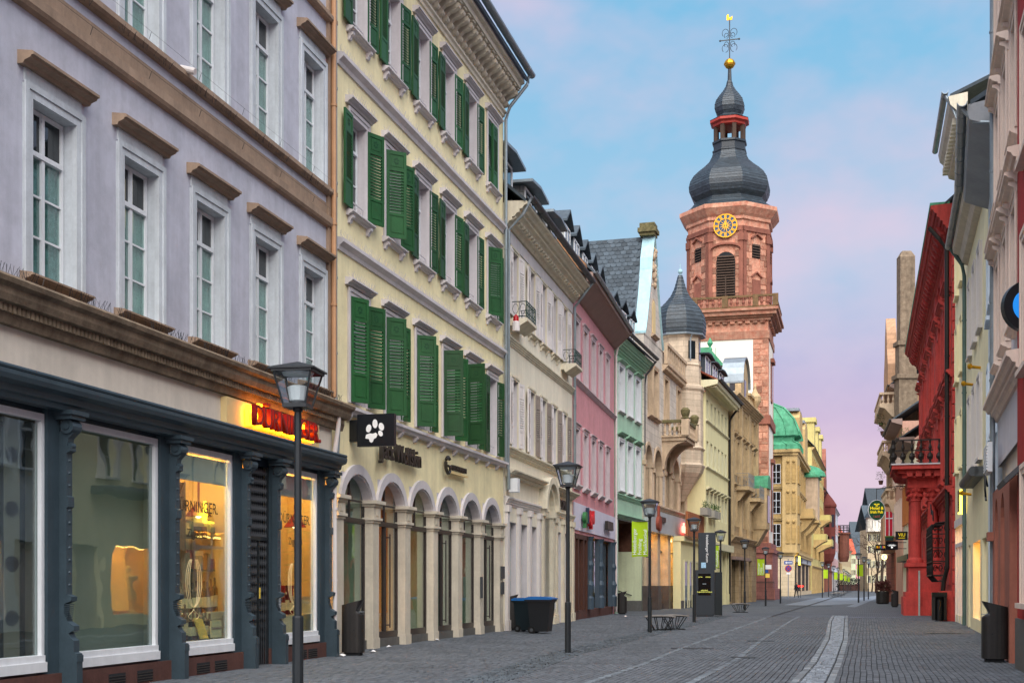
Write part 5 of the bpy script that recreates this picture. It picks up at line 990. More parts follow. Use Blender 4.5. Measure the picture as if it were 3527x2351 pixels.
mb = MB(); mb.rev([(.22,53.9),(.17,55.2)], 8, dc); mb.obj('spire_mast', 'slate_uv', tw); mb = MB(); mb.ball((C,C,55.75), .56, 14, .95); mb.rev([(.6,55.68),(.6,55.82)], 14, dc); mb.obj('gilded_ball', 'gold', tw)
mb = MB(); mb.cyl((C,C,56.2),(C,C,60.4),.055); mb.box(C-.95,C+.95,C-.035,C+.035,58.2,58.3)
for s in (-1,1):
    mb.ball((C+s*.98,C,58.25), .11, 6)
    for z0, r in ((57.4,.42),(59.0,.42),(57.8,.28),(58.7,.28)): mb.tube([(C+s*(.1+r*(1-math.cos(t))*.8), C, z0+r*math.sin(t)) for t in [i*.5 for i in range(-3,9)]], .03, 4)
mb.obj('iron_cross', 'zinc_dark', tw); mb = MB(); mb.ext([(C-.3,60.3),(C+.25,60.3),(C+.3,60.7),(C+.15,60.6),(C-.05,60.55),(C-.1,60.9),(C-.2,60.95),(C-.32,60.75)], C-.04, C+.04); mb.obj('weathercock', 'gold', tw)
# nave roof peeping behind with copper lantern
nq = G(2443, 117); nv = thing('copper_roof_house', 'hipped green copper roof with finial peeping out left of the white tower panel', 'building', (nq[0], nq[1], 0), AT); mb = MB(); mb.box(-7,1.1,0,8,-.3,21.6); mb.obj('wall', 'lemon_wall', nv); mb = MB(); mb.ext([(-7.3,21.5),(-5.6,23.2),(0,23.2),(1.4,21.5)], -.3, 8); hr = mb.obj('hipped_roof', 'copper_green', nv); mb = MB(); mb.rev([(.25,23.1),(.1,23.4),(.28,23.7),(.05,24.2)], 8, (0,.6,0)); mb.obj('roof_finial', 'copper_green', nv)
mb = MB()
for i in range(9): mb.box(-7+.95*i,-6.96+.95*i,-.36,-.3,21.6,23.1)
mb.obj('roof_seams', 'copper_green', hr, kind='stuff')
# ------------------------------------------------------------------ ochre corner building with copper dome
mat('ochre', '#b6975f', .88, .14, .7, .3, 30, streak=.25, brick=(1.0,.5,.012,.08)); mat('ochre_trim', '#c0a470', .85, .14, 1, .3, 30, streak=.2); mat('sandstone_pale', '#c2b091', .85, .12, .8, .25, 30, brick=(1.2,.5,.015,.08))
FA = Fac(2731, 170, 2795, 217); ha = FA.thing('ochre_corner_building', 'ochre sandstone corner building with green copper dome behind the church tower'); WA = 46
ops = []
for z0, z1 in ((6.6,9.6),(11,13.9),(15,17.6)): ops += [(x,x+1.3,z0,z1) for x in (2.0,5.5,9,13,17,21,26,30,34,39,43)]
ops += [(1.2,44,.6,4.6)]
wall(ha, 'ochre', WA, -.3, 19.2, ops, .4, dep=3)
for o in ops[:-1]: window(ha, o[0], o[1], o[2], o[3], .3, 'paint_white', 'glass_dark', 2, .6, 1); surround(ha, o[0], o[1], o[2], o[3], 'ochre_trim', .3, .2)
mb = MB(); mb.box(-.05,WA,.25,.3,.6,4.6); mb.obj('shop_glazing', 'glass_dark', ha); mb = MB(); mb.box(1.2,44,1.2,1.25,.5,4.6); mb.obj('shop_room', 'panel_grey', ha)
for i in range(13): cput('sm', lambda mb: mb.box(0,.5,.05,.3,.0,4.7), 'shop_mullion', 'stone_warm' if i % 3 == 0 else 'dark_frame', ha, (1.2+3.4*i,0,0))
# flank towards the viewer (the corner face)
mb = MB(); mb.box(-.02,3,-.02,11,-.3,19.2); mb.obj('flank_wall', 'ochre', ha)
for z0, z1 in ((6.6,9.6),(11,13.9),(15,17.6)):
    w_ = window(ha, 0, 1.15, 0, z1-z0, 0, 'paint_white', 'glass_dark', 2, .6, 2); w_.location = (-.1,2.75,z0); w_.rotation_euler = (0,0,-PI/2)
for z, h_, p in ((5.4,.6,.35),(10.1,.45,.3),(14.3,.4,.3),(18.7,.8,.7)):
    mb = MB(); mb.box(-p,WA+.1,-p,3,z,z+h_*.5); mb.box(-p*1.3,WA+.1,-p*1.3,3,z+h_*.5,z+h_); mb.box(-p,0,0,11,z,z+h_*.5); mb.box(-p*1.3,0,0,11,z+h_*.5,z+h_); mb.obj('string_course', 'ochre_trim', ha)
mb = MB(); mb.box(-.5,5.5,-.6,1.35,5.8,19.0); mb.obj('corner_bay', 'ochre_trim', ha)
for z in (7,11,15):
    for x in (.3,2.8): mb = MB(); mb.box(x,x+1.5,-.8,-.6,z,z+2.4); mb.obj('bay_relief', 'ochre', ha)
    for y in (-.4,.35): mb = MB(); mb.box(-.62,-.5,y,y+.5,z,z+2.6); mb.ball((-.6,y+.25,z+2.9), .22, 8); mb.box(-.66,-.62,y+.12,y+.38,z+.4,z+2.2); mb.obj('bay_relief', 'ochre', ha)
mb = MB(); mb.box(-.3,WA,-.15,.3,-.3,.6); mb.box(-.15,1.1,-.2,11,-.3,5.4); mb.obj('ground_pier', 'sandstone_pale', ha)
dq = [(1.0,0),(1.0,.3),(.85,.5),(.86,.75),(1.0,.85),(.98,1.1),(.86,1.9),(.62,2.6),(.3,3.0),(.1,3.15)]
mb = MB(); b = len(mb.v)
for (s0, z0), (s1, z1) in zip(dq, dq[1:]):
    x0, x1, y0, y1 = -.9, 4.2, -.9, 10; mx_, my_ = (x0+x1)/2, (y0+y1)/2; rg = []
    for s, z in ((s0,z0),(s1,z1)):
        for sx, sy in ((-1,-1),(1,-1),(1,1),(-1,1)): rg.append((mx_+sx*(x1-x0)/2*s, my_+sy*(y1-y0)/2*s, 19.5+z*2.15))
    mb.add(rg, [(0,1,5,4),(1,2,6,5),(2,3,7,6),(3,0,4,7)])
do = mb.obj('copper_dome', 'copper_green', ha)
mb = MB()
for i in range(8):
    y = -.9+11.5*i/7; mb.tube([(mx_-(x1-x0)/2*s-.05, my_+(y-my_)*s, 19.5+z*2.15) for s, z in dq], .1, 4)
for i in range(6):
    x = -.9+7.2*i/5; mb.tube([(mx_+(x-mx_)*s, my_-(y1-y0)/2*s-.05, 19.5+z*2.15) for s, z in dq], .1, 4)
mb.obj('dome_seam', 'copper_green', do, kind='stuff'); mb = MB(); mb.cyl((1.6,4.5,26),(1.6,4.5,33),.12); mb.rev([(.5,0),(.9,.5),(.3,1.2)],8,(1.6,4.5,31)); mb.obj('dome_spire', 'copper_green', do)
roof(ha, 4.6, WA, -.4, 19.6, 6, 25, 'roof_tile')
for x in (10,24): mb = MB(); mb.ext([(x,19.4),(x,25),(x+1,26),(x+6,26),(x+7,25),(x+7,19.4)], -.3, 5); mb.obj('roof_gable', 'ochre_trim', ha); mb = MB(); mb.box(x+.2,x+6.8,-.2,4.9,26,26.4); mb.obj('gable_cap', 'zinc', ha)
for x in (13,27):
    mb = MB(); mb.box(x,x+7,-2.2,0,11.0,11.4); mb.prof([(0,9),(-.4,9.1),(-1.2,9.8),(-2.0,10.9),(0,11)], x+.5, x+1.6); mb.prof([(0,9),(-.4,9.1),(-1.2,9.8),(-2.0,10.9),(0,11)], x+5.4, x+6.5); mb.obj('oriel_console', 'ochre_trim', ha); mb = MB(); mb.box(x+.3,x+6.7,-2.0,0,11.4,12.4 if x == 13 else 18); mb.obj('oriel', 'stone_warm' if x > 20 else 'ochre_trim', ha)
mb = MB(); mb.box(26.8,34.2,-2.3,0,18,18.3); mb.rev([(2.9,0),(2.7,.7),(1.8,1.4),(.6,1.8)], 12, (30.5,-.2,18.3)); mb.obj('oriel_cap', 'copper_green', ha)
text('shop_letters', 'L2', 1.6, 'neon_yellow', ha, (.35,-.75,4.2), ext=.06, sx=1.6); mb = MB(); mb.box(14,19,-.2,-.12,4.85,5.25); mb.box(32,34,-.2,-.12,4.85,5.3); mb.obj('name_plate', 'zinc_dark', ha)
mb = MB(); mb.box(6,WA,-.12,0,4.7,5.4); mb.obj('sign_board', 'fascia_grey', ha)
# ------------------------------------------------------------------ further left-hand houses
mat('yellow_far', '#cfc07c', .9, .1, .6, .2, streak=.15); mat('maroon', '#6a332c', .85, .15, .8, .2, streak=.2); mat('white_far', '#cfd3da', .9, .08, .6, .1); mat('red_shutter', '#b02a24', .6, .1); mat('tile_red', '#b5553c', .8, .18, 1, .3, 20); mat('beige_far', '#cbb48a', .9, .1, .6, .1)
def farhouse(name, label, fac, ztop, wm, tm, rows, n, rm='roof_slate', rz=5, base=None, wz=1.8, balc=(), gm='glass_dark', dep=8, shut=None):
    h = fac.thing(name, label); L = fac.L; p = L/n; ops = [(p*(i+.5)-.55, p*(i+.5)+.55, z, z+wz) for z in rows for i in range(n)]
    wall(h, wm, L, -.3, ztop, ops, .25, dep=dep)
    for o in ops:
        window(h, o[0]+.01, o[1]-.01, o[2], o[3], .2, 'paint_white', gm, 2, .7, 1); surround(h, o[0], o[1], o[2], o[3], tm, .18, .14, sill=True)
        if shut: 
            for a, b in ((o[0]-.75,o[0]-.2),(o[1]+.2,o[1]+.75)): cput((round(wz,2),), lambda mb: mb.box(0,.55,-.07,0,0,wz), 'shutter', shut, h, (a,-.01,o[2]))
    cornice(h, -.05, L+.05, ztop-.5, ztop, .5, tm, 'eaves_cornice', 2); cornice(h, 0, L, 4.4, 4.8, .3, tm, 'string_course', 2)
    roof(h, -.1, L+.1, -.6, ztop+.05, 4, ztop+rz, rm)
    mb = MB(); m_ = max(2, int(L/3)); mb.box(.2,L-.2,-.02,.0,.5,4.0); mb.obj('shop_glazing', base or 'glass_dark', h)
    for i in range(m_+1): x = i*(L-.5)/m_; cput('fp', lambda mb: mb.box(0,.5,-.12,.02,-.3,4.4), 'shop_pier', tm, h, (x,0,0))
    for x0, x1, z, pr in balc:
        mb = MB(); mb.prof([(0,z-1.4),(-.3,z-1.3),(-pr*.6,z-.6),(-pr,z-.2),(-pr,z),(0,z)], x0, x1); b_ = mb.obj('balcony', tm, h); mb = MB(); mb.box(x0,x1,-pr,-pr+.15,z,z+1.0); mb.box(x0,x0+.15,-pr,0,z,z+1); mb.box(x1-.15,x1,-pr,0,z,z+1); mb.obj('balcony_parapet', wm, b_)
    return h
farhouse('far_yellow_house', 'bright yellow facade with two round-bottomed balconies beyond the copper dome', Fac(2796,218,2836,262), 25, 'yellow_far', 'ochre_trim', (6.2,10.5,14.6,18.4,21.6), 9, balc=((6,11,9.4,2.2),(22,28,9.0,2.6),(30,36,14,2.0)))
hx = D.objects['far_yellow_house']
for x in (6,20,33): mb = MB(); mb.box(x,x+4,-.1,3,25,30); mb.box(x-.3,x+4.3,-.4,3.3,30,30.8); mb.obj('roof_pier', 'yellow_far', hx)
hm = farhouse('maroon_house', 'dark red sandstone house with octagonal oriel and carved gable on the far left side', Fac(2836,263,2864,306), 21, 'maroon', 'red_stone_dark', (6,11,16), 9)
mb = MB(); mb.rev([(.3,5.5),(1.2,6.5),(1.7,8),(1.7,17.5),(1.95,17.8),(1.95,18.2),(1.2,19.3),(.2,20.5)], 8, (4,-.7,0), PI/8); ot = mb.obj('oriel_tower', 'maroon', hm)
for z in (9,13.5):
    for k in range(4): cput('otw', lambda mb: mb.box(1.56,1.6,-.4,.4,0,2.6), 'oriel_window', 'glass_dark', ot, (4,-.7,z), -PI+PI/4*k)
mb = MB(); mb.ext([(1,21),(1,23.5),(3,25),(3.5,27.5),(5,30),(6.5,27.5),(7,25),(9,23.5),(9,21)], -.3, 1.2); mb.obj('carved_gable', 'red_stone_dark', hm)
farhouse('red_shutter_house', 'white house with bright red shutters far down the left side', Fac(2864,308,2886,356), 21, 'white_far', 'trim_lilac', (6,10.5,15), 9, shut='red_shutter', wz=2.2)
ht = farhouse('brick_turret_house', 'brown far house with a lattice-topped corner turret', Fac(2886,358,2899,392), 15.5, 'stone_warm', 'baroque_trim', (6,10), 6)
mb = MB(); mb.rev([(1.2,8),(1.6,9.5),(1.6,15.5),(2.0,15.8),(2.0,16.2)], 10, (2,-1.5,0)); mb.obj('corner_turret', 'red_stone_dark', ht); mb = MB()
for i in range(10): a = 2*PI*i/10; mb.cyl((2+1.6*math.cos(a),-1.5+1.6*math.sin(a),16.2),(2+1.6*math.cos(a),-1.5+1.6*math.sin(a),18.2),.1,4)
for z in (16.8,17.5,18.1): mb.rev([(1.55,z),(1.75,z+.05),(1.75,z+.15),(1.55,z+.15)], 10, (2,-1.5,0))
mb.obj('turret_lattice', 'zinc_dark', ht)
farhouse('far_cream_house', 'low cream house under a red tiled roof closing the left side', Fac(2896,395,2932,440), 13, 'beige_far', 'trim_lemon', (5.5,9.4), 8, 'tile_red', 9)
def block(name, label, px0, px1, d, ztop, wm, rm, rz, n, rows, wz=1.7):
    """house closing the street, its gable or eaves turned to the viewer"""
    x0, x1 = G(px0,d)[0], G(px1,d)[0]; h = thing(name, label, 'building', (x0,d,0), 0); L = x1-x0; p = L/n
    ops = [(p*(i+.5)-.55,p*(i+.5)+.55,z,z+wz) for z in rows for i in range(n)]; wall(h, wm, L, -.3, ztop, ops, .25)
    for o in ops: window(h, o[0], o[1], o[2], o[3], .2, 'paint_white', 'glass_dark', 2, 1, 1); surround(h, o[0], o[1], o[2], o[3], 'trim_lemon', .16, .1)
    cornice(h, 0, L, ztop-.4, ztop, .4, 'trim_lemon', 'eaves_cornice', 2); roof(h, -.3, L+.3, -.5, ztop, 5, ztop+rz, rm); return h
block('far_pale_house', 'pale narrow house end with grey windows at the end of the street', 2925, 2945, 452, 12.5, 'green_pale', 'tile_red', 5.5, 3, (5,9))
block('far_dark_roof_house', 'far brick-coloured house under a dark steep roof at street end', 2940, 2985, 470, 12.5, 'pink_wall', 'roof_slate', 12.5, 6, (2,5.5,9))
block('far_red_roof_house', 'far low house with a red roof slope behind the street lamps', 2978, 3012, 490, 13, 'beige_far', 'tile_red', 10, 5, (3,7,10))
ft = block('far_stone_tower_house', 'far pale stone corner house with a small belfry turret and bare trees before it', 2990, 3068, 300, 14.5, 'sandstone_pale', 'roof_slate', 6, 6, (2,5.5,9,11.8), 1.6)
mb = MB(); mb.rev([(2.0,14),(2.0,17.2),(2.3,17.4)], 8, (1.6,.2,0), PI/8); o = mb.obj('belfry', 'plaster_white', ft); mb = MB(); mb.rev([(2.5,17.3),(1.6,18.6),(.2,21.5)], 8, (1.6,.2,0), PI/8); mb.obj('belfry_roof', 'slate_uv', o)
for i in range(4): a = -PI/2+PI/4*(i-1.5); cput('bw', lambda mb: mb.box(1.86,1.9,-.35,.35,14.8,16.6), 'belfry_window', 'joint', o, (1.6,.2,0), a)
block('far_slate_house', 'tall far house with a grey slate gable above the right-hand roofs', 3000, 3085, 345, 19, 'cream_wall', 'roof_slate', 9, 6, (5,9,13))
# ------------------------------------------------------------------ right-hand side: peach house with sandstone ground floor
mat('plaster_cool', '#cfccd2', .9, .05, .7, .2, 80, streak=.12); mat('peach_trim', '#e0ccbe', .85, .07, 1.5, .15, 60, streak=.15); mat('brown_stone', '#9a6050', .8, .12, 1, .2, 50, streak=.2); mat('red_edge', '#9e1d18', .8, .12, 1, .3)
FR1 = Fac(3437, 29.4, 3483, 25.6); r1 = FR1.thing('peach_house', 'white and peach house with reddish sandstone ground floor at the right edge'); E1 = 7.2
C1r = [1.0, 3.3, 5.6]
ops = [(c-.5,c+.5,a,b) for c in C1r for a, b in ((6.4,8.6),(9.9,12.1),(13.2,15.2))]
wall(r1, 'plaster_cool', E1, 4.2, 17, ops, .25, mr='peach_trim', dep=7)
for c in C1r:
    for a, b in ((6.4,8.6),(9.9,12.1),(13.2,15.2)):
        window(r1, c-.49, c+.49, a, b, .2, 'paint_white', 'glass_dark', 2, .7, 2); surround(r1, c-.5, c+.5, a, b, 'peach_trim', .22, .09); shelf(r1, c-.85, c+.85, b+.25, 'peach_trim', .18, .3, 'hood', True); shelf(r1, c-.7, c+.7, a-.16, 'peach_trim', .12, .2, 'sill')
cornice(r1, -.1, 7.2, 8.9, 9.25, .3, 'peach_trim', 'string_course', 2); cornice(r1, -.2, 7.2, 5.25, 5.65, .32, 'peach_trim', 'shop_cornice', 2)
mb = MB(); mb.box(-.0,E1,.1,7,-.3,4.75); mb.obj('ground_wall', 'frieze_beige', r1)
mb = MB(); mb.box(.0,.85,-.12,.3,-.3,3.6); mb.box(1.9,2.7,-.12,.3,-.3,3.6); mb.box(3.9,5.2,-.12,.3,-.3,3.6); mb.obj('ground_pier', 'brown_stone', r1)
for x in (.85, 2.7):
    mb = MB(); w = 1.05 if x < 1 else 1.2; n = 10; r = w/2
    for i in range(n):
        p = (x+r-r*math.cos(PI*i/n), 2.7+.7*math.sin(PI*i/n)); q = (x+r-r*math.cos(PI*(i+1)/n), 2.7+.7*math.sin(PI*(i+1)/n)); mb.ext([p,q,(q[0],3.6),(p[0],3.6)], -.12, .3)
    mb.obj('ground_arch', 'brown_stone', r1); mb = MB(); mb.box(x,x+w,.25,.3,.5,3.4); mb.obj('shop_pane', 'glass_dark', r1)
mb = MB(); mb.box(.0,.5,-.25,.12,2.5,2.7); mb.box(.05,.9,-.18,-.12,-.3,.4); mb.obj('pier_moulding', 'brown_stone', r1)
mb = MB(); mb.box(.25,1.4,-.3,-.2,4.0,4.65); mb.obj('louvre_box', 'paint_white', r1)
for i in range(9): cput('lx', lambda mb: mb.box(0,1.1,-.33,-.3,0,.04), 'louvre_slat', 'paint_white', r1, (.28,0,4.04+.065*i))
mb = MB(); mb.prof([(0,3.6),(-.32,3.3),(-.36,3.38),(0,3.72)], 5.3, 7.1); mb.obj('awning', 'zinc_dark', r1)
pipe(r1, [(.06,-.12,17),(.06,-.12,5.4),(.06,-.12,1)], 'zinc', .06, [(.06,-.12,z) for z in (14.2,11,8,6.2)])
roof(r1, 0, E1, -.4, 17, 4, 20, 'roof_slate')
FR0 = Fac(3504, 23.2, 3580, 20.0); r0 = FR0.thing('red_corner_house', 'dark red house wall at the extreme right edge of the street'); wall(r0, 'red_edge', 17, .9, 12.6, [(x,x+1.2,a,b) for x in (1.2,4,6.8,9.6,12.4,15.2) for a, b in ((1.2,3.4),(5.2,7.4),(8.8,11))], .2, dep=6)
mb = MB(); mb.box(0,17,-.04,6,-.3,.9); mb.obj('plinth', 'granite', r0); cornice(r0, 0, 17, 12.3, 12.8, .3, 'peach_trim', 'eaves_cornice', 2)
for x in (1.2,4,6.8,9.6,12.4,15.2):
    for a, b in ((1.2,3.4),(5.2,7.4),(8.8,11)): window(r0, x, x+1.2, a, b, .15, 'paint_white', 'glass_dark'); surround(r0, x, x+1.2, a, b, 'peach_trim', .15, .05, sill=True)
mat('sign_ring', '#1d2428', .4); emit('sign_blue', '#1c86e0', .5)
q = G(3540, 23.0); rs = thing('round_sign', 'round dark sign with bright blue centre cut by the right frame edge', 'sign', (q[0], q[1], 0), 0)
zc = CZ+(HOR-1055)*23/F
mb = MB(); mb.ext([(.46*math.cos(2*PI*i/40), zc+.46*math.sin(2*PI*i/40)) for i in range(40)], -.08, .08); mb.obj('sign_disc', 'sign_ring', rs); mb = MB(); mb.ext([(.3*math.cos(2*PI*i/40), zc+.3*math.sin(2*PI*i/40)) for i in range(40)], -.1, .1); mb.obj('sign_face', 'sign_blue', rs); mb = MB(); mb.cyl((.4,0,zc),(1.4,0,zc),.03); mb.obj('sign_arm', 'black_metal', rs)
# light blue house
mat('ice_blue', '#cfdbe6', .9, .05, .7, .15, 80, streak=.1); mat('soffit_grey', '#93979c', .7, .1)
FR2 = Fac(3404, 36.0, 3437, 29.6); r2 = FR2.thing('ice_blue_house', 'pale ice blue house with deep grey eaves beside the peach house'); E2 = FR2.L
ops = [(x,x+1.0,a,b) for x in (1.2,3.2,5.0) for a, b in ((5.2,7.2),(8.6,10.6))]+[(.6,2.6,-.3,2.9),(3.4,5.8,.4,2.9)]
wall(r2, 'ice_blue', E2, -.3, 12.3, ops, .25, dep=6)
for o in ops[:6]: window(r2, o[0], o[1], o[2], o[3], .2, 'paint_white', 'glass_dark'); surround(r2, o[0], o[1], o[2], o[3], 'ice_blue', .14, .07, sill=True)
mb = MB(); mb.prof([(.0,12.1),(-.62,12.35),(-.66,12.5),(-.66,12.7),(0,12.8)], -.1, E2); mb.obj('eaves_soffit', 'soffit_grey', r2); gutter(r2, -.1, E2+.1, -.78, 12.75, 'zinc', .12); roof(r2, 0, E2, -.6, 12.8, 4, 15.5, 'roof_slate')
pipe(r2, [(E2-.1,-.78,12.65),(E2-.1,-.5,12.3),(E2+.05,-.15,12.2),(E2+.12,-.12,11.9)], 'zinc', .055)
mb = MB(); mb.box(3.4,5.8,.2,.22,.4,2.9); mb.obj('shop_pane', 'glass_shop', r2); mb = MB(); mb.box(.6,2.6,.2,.25,-.3,2.9); mb.obj('door', 'paint_offwhite', r2)
mb = MB(); mb.add([(3.2,.3,.3),(6,.3,.3),(6,2,.3),(3.2,2,.3),(3.2,.3,3),(6,.3,3),(6,2,3),(3.2,2,3)], [(2,3,7,6),(3,0,4,7),(1,2,6,5),(4,5,6,7),(0,1,2,3)]); mb.obj('shop_room', 'warm_wall', r2); mb = MB(); mb.box(3.5,5.7,.6,.9,2.9,2.95); mb.obj('shop_lamp', 'lamp_dim', r2)
mb = MB(); mb.tube([(1.0,-.05,4.2),(1.2,-.12,4.5),(1.3,-.12,4.1),(1.1,-.1,3.9),(1.4,-.1,3.8)], .03, 5); mb.obj('iron_emblem', 'black_metal', r2)
# butter yellow house
mat('butter', '#efe5bc', .9, .05, .7, .15, 80, streak=.12, dirt=.03)
FR3 = Fac(3333, 46.0, 3404, 36.5); r3 = FR3.thing('butter_yellow_house', 'narrow butter yellow house with green downpipe and dark rolled awning'); E3 = FR3.L
ops = [(x,x+1.0,a,b) for x in (1.4,4.0,6.4) for a, b in ((5.4,7.8),(9.4,11.8))]+[(.5,1.6,-.3,2.9),(3.0,6.6,.4,2.9),(7.4,9.2,-.3,2.9)]
wall(r3, 'butter', E3, -.3, 13.5, ops, .25, dep=6)
for o in ops[:6]: window(r3, o[0], o[1], o[2], o[3], .2, 'paint_white', 'glass_dark'); surround(r3, o[0], o[1], o[2], o[3], 'paint_offwhite', .16, .08, sill=True)
mb = MB(); mb.prof([(.0,13.0),(-.2,13.05),(-.3,13.3),(-.5,13.4),(-.55,13.6),(0,13.7)], -.05, E3+.05); mb.obj('eaves_cornice', 'pier_stone', r3); gutter(r3, -.1, E3+.1, -.66, 13.72, 'zinc', .11); roof(r3, 0, E3, -.55, 13.7, 4, 17.5, 'roof_slate')
pipe(r3, [(.2,-.6,13.6),(.15,-.2,13.0),(.1,-.12,12.6),(.1,-.12,.05)], 'verdigris_pipe', .07, [(.1,-.12,z) for z in (11,8.4,5.8,3.2)])
mb = MB(); mb.cyl((3.0,-.3,4.9),(8.2,-.3,4.9),.15,12); mb.box(3.0,8.2,-.25,.0,4.75,5.05); mb.obj('rolled_awning', 'zinc_dark', r3)
mb = MB(); mb.box(3.0,6.6,.2,.22,.4,2.9); mb.obj('shop_pane', 'glass_shop', r3)
mb = MB(); mb.add([(2.8,.3,.3),(6.8,.3,.3),(6.8,2,.3),(2.8,2,.3),(2.8,.3,3),(6.8,.3,3),(6.8,2,3),(2.8,2,3)], [(2,3,7,6),(3,0,4,7),(1,2,6,5),(4,5,6,7),(0,1,2,3)]); mb.obj('shop_room', 'warm_wall', r3); mb = MB(); mb.box(3.2,6.4,.5,.9,2.9,2.95); mb.obj('shop_lamp', 'lamp_dim', r3)
mb = MB(); mb.box(3.0,6.7,1.3,1.34,.5,2.9); mb.obj('glow_backdrop', 'painted_shop_glow', r3)  # emissive sheet added to brighten the shop and its reflection opposite
for x in (3.8,5.6):
    mb = MB(); mb.rev([(.16,.4),(.12,.5),(.03,.55),(.03,.9),(.16,1.0),(.15,1.25),(.12,1.4),(.2,1.75),(.16,1.85),(.05,1.92),(.05,1.98),(.1,2.05),(.12,2.15),(.09,2.27),(.02,2.3)], 10, (x,.75,0)); mb.obj('mannequin', 'label_cream', r3)
for a in ((.5,1.6),(7.4,9.2)): mb = MB(); mb.box(a[0],a[1],.2,.25,-.3,2.9); mb.obj('door', 'pier_stone', r3)
for x, z in ((3.3,8.2),(6.8,8.2),(2.2,4.6)): cput('lion', lambda mb: [mb.cyl((0,0,0),(0,-.3,.05),.05,6), mb.ball((0,-.32,.06),.09,6)], 'wall_hook', 'gold', r3, (x,0,z))
# cream house with lit doorway
FR4 = Fac(3290, 52.5, 3333, 46.2); r4 = FR4.thing('tall_cream_house', 'tall cream house with white timber shopfront and yellow lit box sign'); E4 = FR4.L
ops = [(x,x+1.0,a,b) for x in (1.0,3.6) for a, b in ((6.0,8.0),(9.6,11.6),(13,15),(15.9,17.6))]+[(.4,E4-.4,.3,3.8)]
wall(r4, 'butter', E4, -.3, 18.6, ops, .25, dep=8)
for o in ops[:-1]: window(r4, o[0], o[1], o[2], o[3], .2, 'paint_white', 'glass_dark'); surround(r4, o[0], o[1], o[2], o[3], 'butter', .14, .07, sill=True)
mb = MB(); mb.prof([(.0,18.1),(-.25,18.2),(-.4,18.7),(-.6,18.9),(-.66,19.2),(0,19.3)], -.05, E4+.05); mb.obj('eaves_cornice', 'portal_stone', r4); row(r4, [.1+.45*i for i in range(14)], 18.3, 'portal_stone', lambda mb: mb.box(0,.22,-.5,0,0,.25), 'm4', 'modillion'); gutter(r4, -.1, E4+.1, -.78, 19.4, 'zinc', .12); roof(r4, 0, E4, -.6, 19.3, 4.5, 21.5, 'roof_slate')
pipe(r4, [(E4-.1,-.78,19.3),(E4-.1,-.55,18.9),(E4+.0,-.2,18.0),(E4,-.12,17.5),(E4,-.12,14)], 'zinc', .06)
mb = MB(); mb.box(.4,E4-.4,.15,.17,.3,3.8); mb.obj('shop_pane', 'glass_shop', r4)
for i in range(5): cput('f4', lambda mb: mb.box(0,.16,-.03,.2,-.1,3.9), 'shop_mullion', 'paint_offwhite', r4, (.35+i*(E4-.85)/4,0,0))
mb = MB(); mb.box(.4,E4-.4,-.02,.2,3.0,3.15); mb.box(.3,E4-.3,-.06,.25,3.8,4.1); mb.obj('shop_transom', 'paint_offwhite', r4)
mb = MB(); mb.add([(.4,.3,.0),(E4-.4,.3,.0),(E4-.4,2.5,.0),(.4,2.5,.0),(.4,.3,3.8),(E4-.4,.3,3.8),(E4-.4,2.5,3.8),(.4,2.5,3.8)], [(2,3,7,6),(3,0,4,7),(1,2,6,5),(4,5,6,7),(0,1,2,3)]); mb.obj('shop_room', 'warm_wall', r4); mb = MB(); mb.box(.6,E4-.6,.5,1.0,3.6,3.65); mb.obj('shop_lamp', 'lamp_dim', r4)
sgn = thing('lit_box_sign', 'yellow glowing box sign above the cream house shopfront', 'sign', onf(FR4, E4-1.2, -.12, 0), FR4.rz); mb = MB(); mb.box(-.35,.35,-.12,.1,4.2,5.0); mb.obj('sign_box', 'black_metal', sgn); mb = MB(); mb.box(-.37,.37,-.1,.08,4.14,4.2); mb.box(.35,.41,-.1,.08,4.2,5.0); mb.obj('sign_light', 'neon_yellow', sgn)
# ------------------------------------------------------------------ red house with column portal
mat('red_paint_stone', '#c4463f', .82, .2, 1.4, .4, 30, streak=.34, dirt=.16); mat('red_deep', '#b3403a', .84, .2, 1.4, .4, 30, streak=.34, dirt=.18); mat('cream_panel', '#e4dcc2', .9, .05); mat('iron_dark', '#2a2725', .5, .15, metal=.4); mat('stele', '#9aa09a', .6, .15, 3)
FR5 = Fac(3168, 86, 3289, 52.7); r5 = FR5.thing('red_portal_house', 'crimson painted house with column portal, balcony and heavy cornice on the right'); E5 = FR5.L
wall(r5, 'cream_panel', E5, -.3, 16.6, [(2.5+4.1*i,3.7+4.1*i,a,b) for i in range(8) for a, b in ((6.2,9.2),(10.8,13.6),(14.3,15.9)) if not (4.9 < i < 5.1)], .3, dep=9)
for i in range(8):
    x = 2.5+4.1*i
    for a, b in ((6.2,9.2),(10.8,13.6),(14.3,15.9)):
        if i == 5: 
            mb = MB(); mb.box(x,x+1.2,-.05,.0,a,b); mb.obj('panel', 'red_deep', r5)
        else: window(r5, x+.01, x+1.19, a, b, .24, 'red_deep', 'glass_dark', 2, .7, 2)
        surround(r5, x, x+1.2, a, b, 'red_paint_stone', .4, .12); 
        if b < 14: shelf(r5, x-.8, x+2.0, b+.5, 'red_deep', .35, .38, 'hood', True); mb = MB(); mb.box(x-.3,x+1.5,-.1,0,a-1.3,a-.2); mb.obj('window_apron', 'red_deep', r5); shelf(r5, x-.6, x+1.8, a-.25, 'red_deep', .22, .28, 'sill', True)
    for xx in ((x-1.35,) if i % 2 else ()): mb = MB(); mb.box(xx,xx+.8,-.16,.1,5.6,16.4); mb.obj('pilaster', 'red_paint_stone', r5)
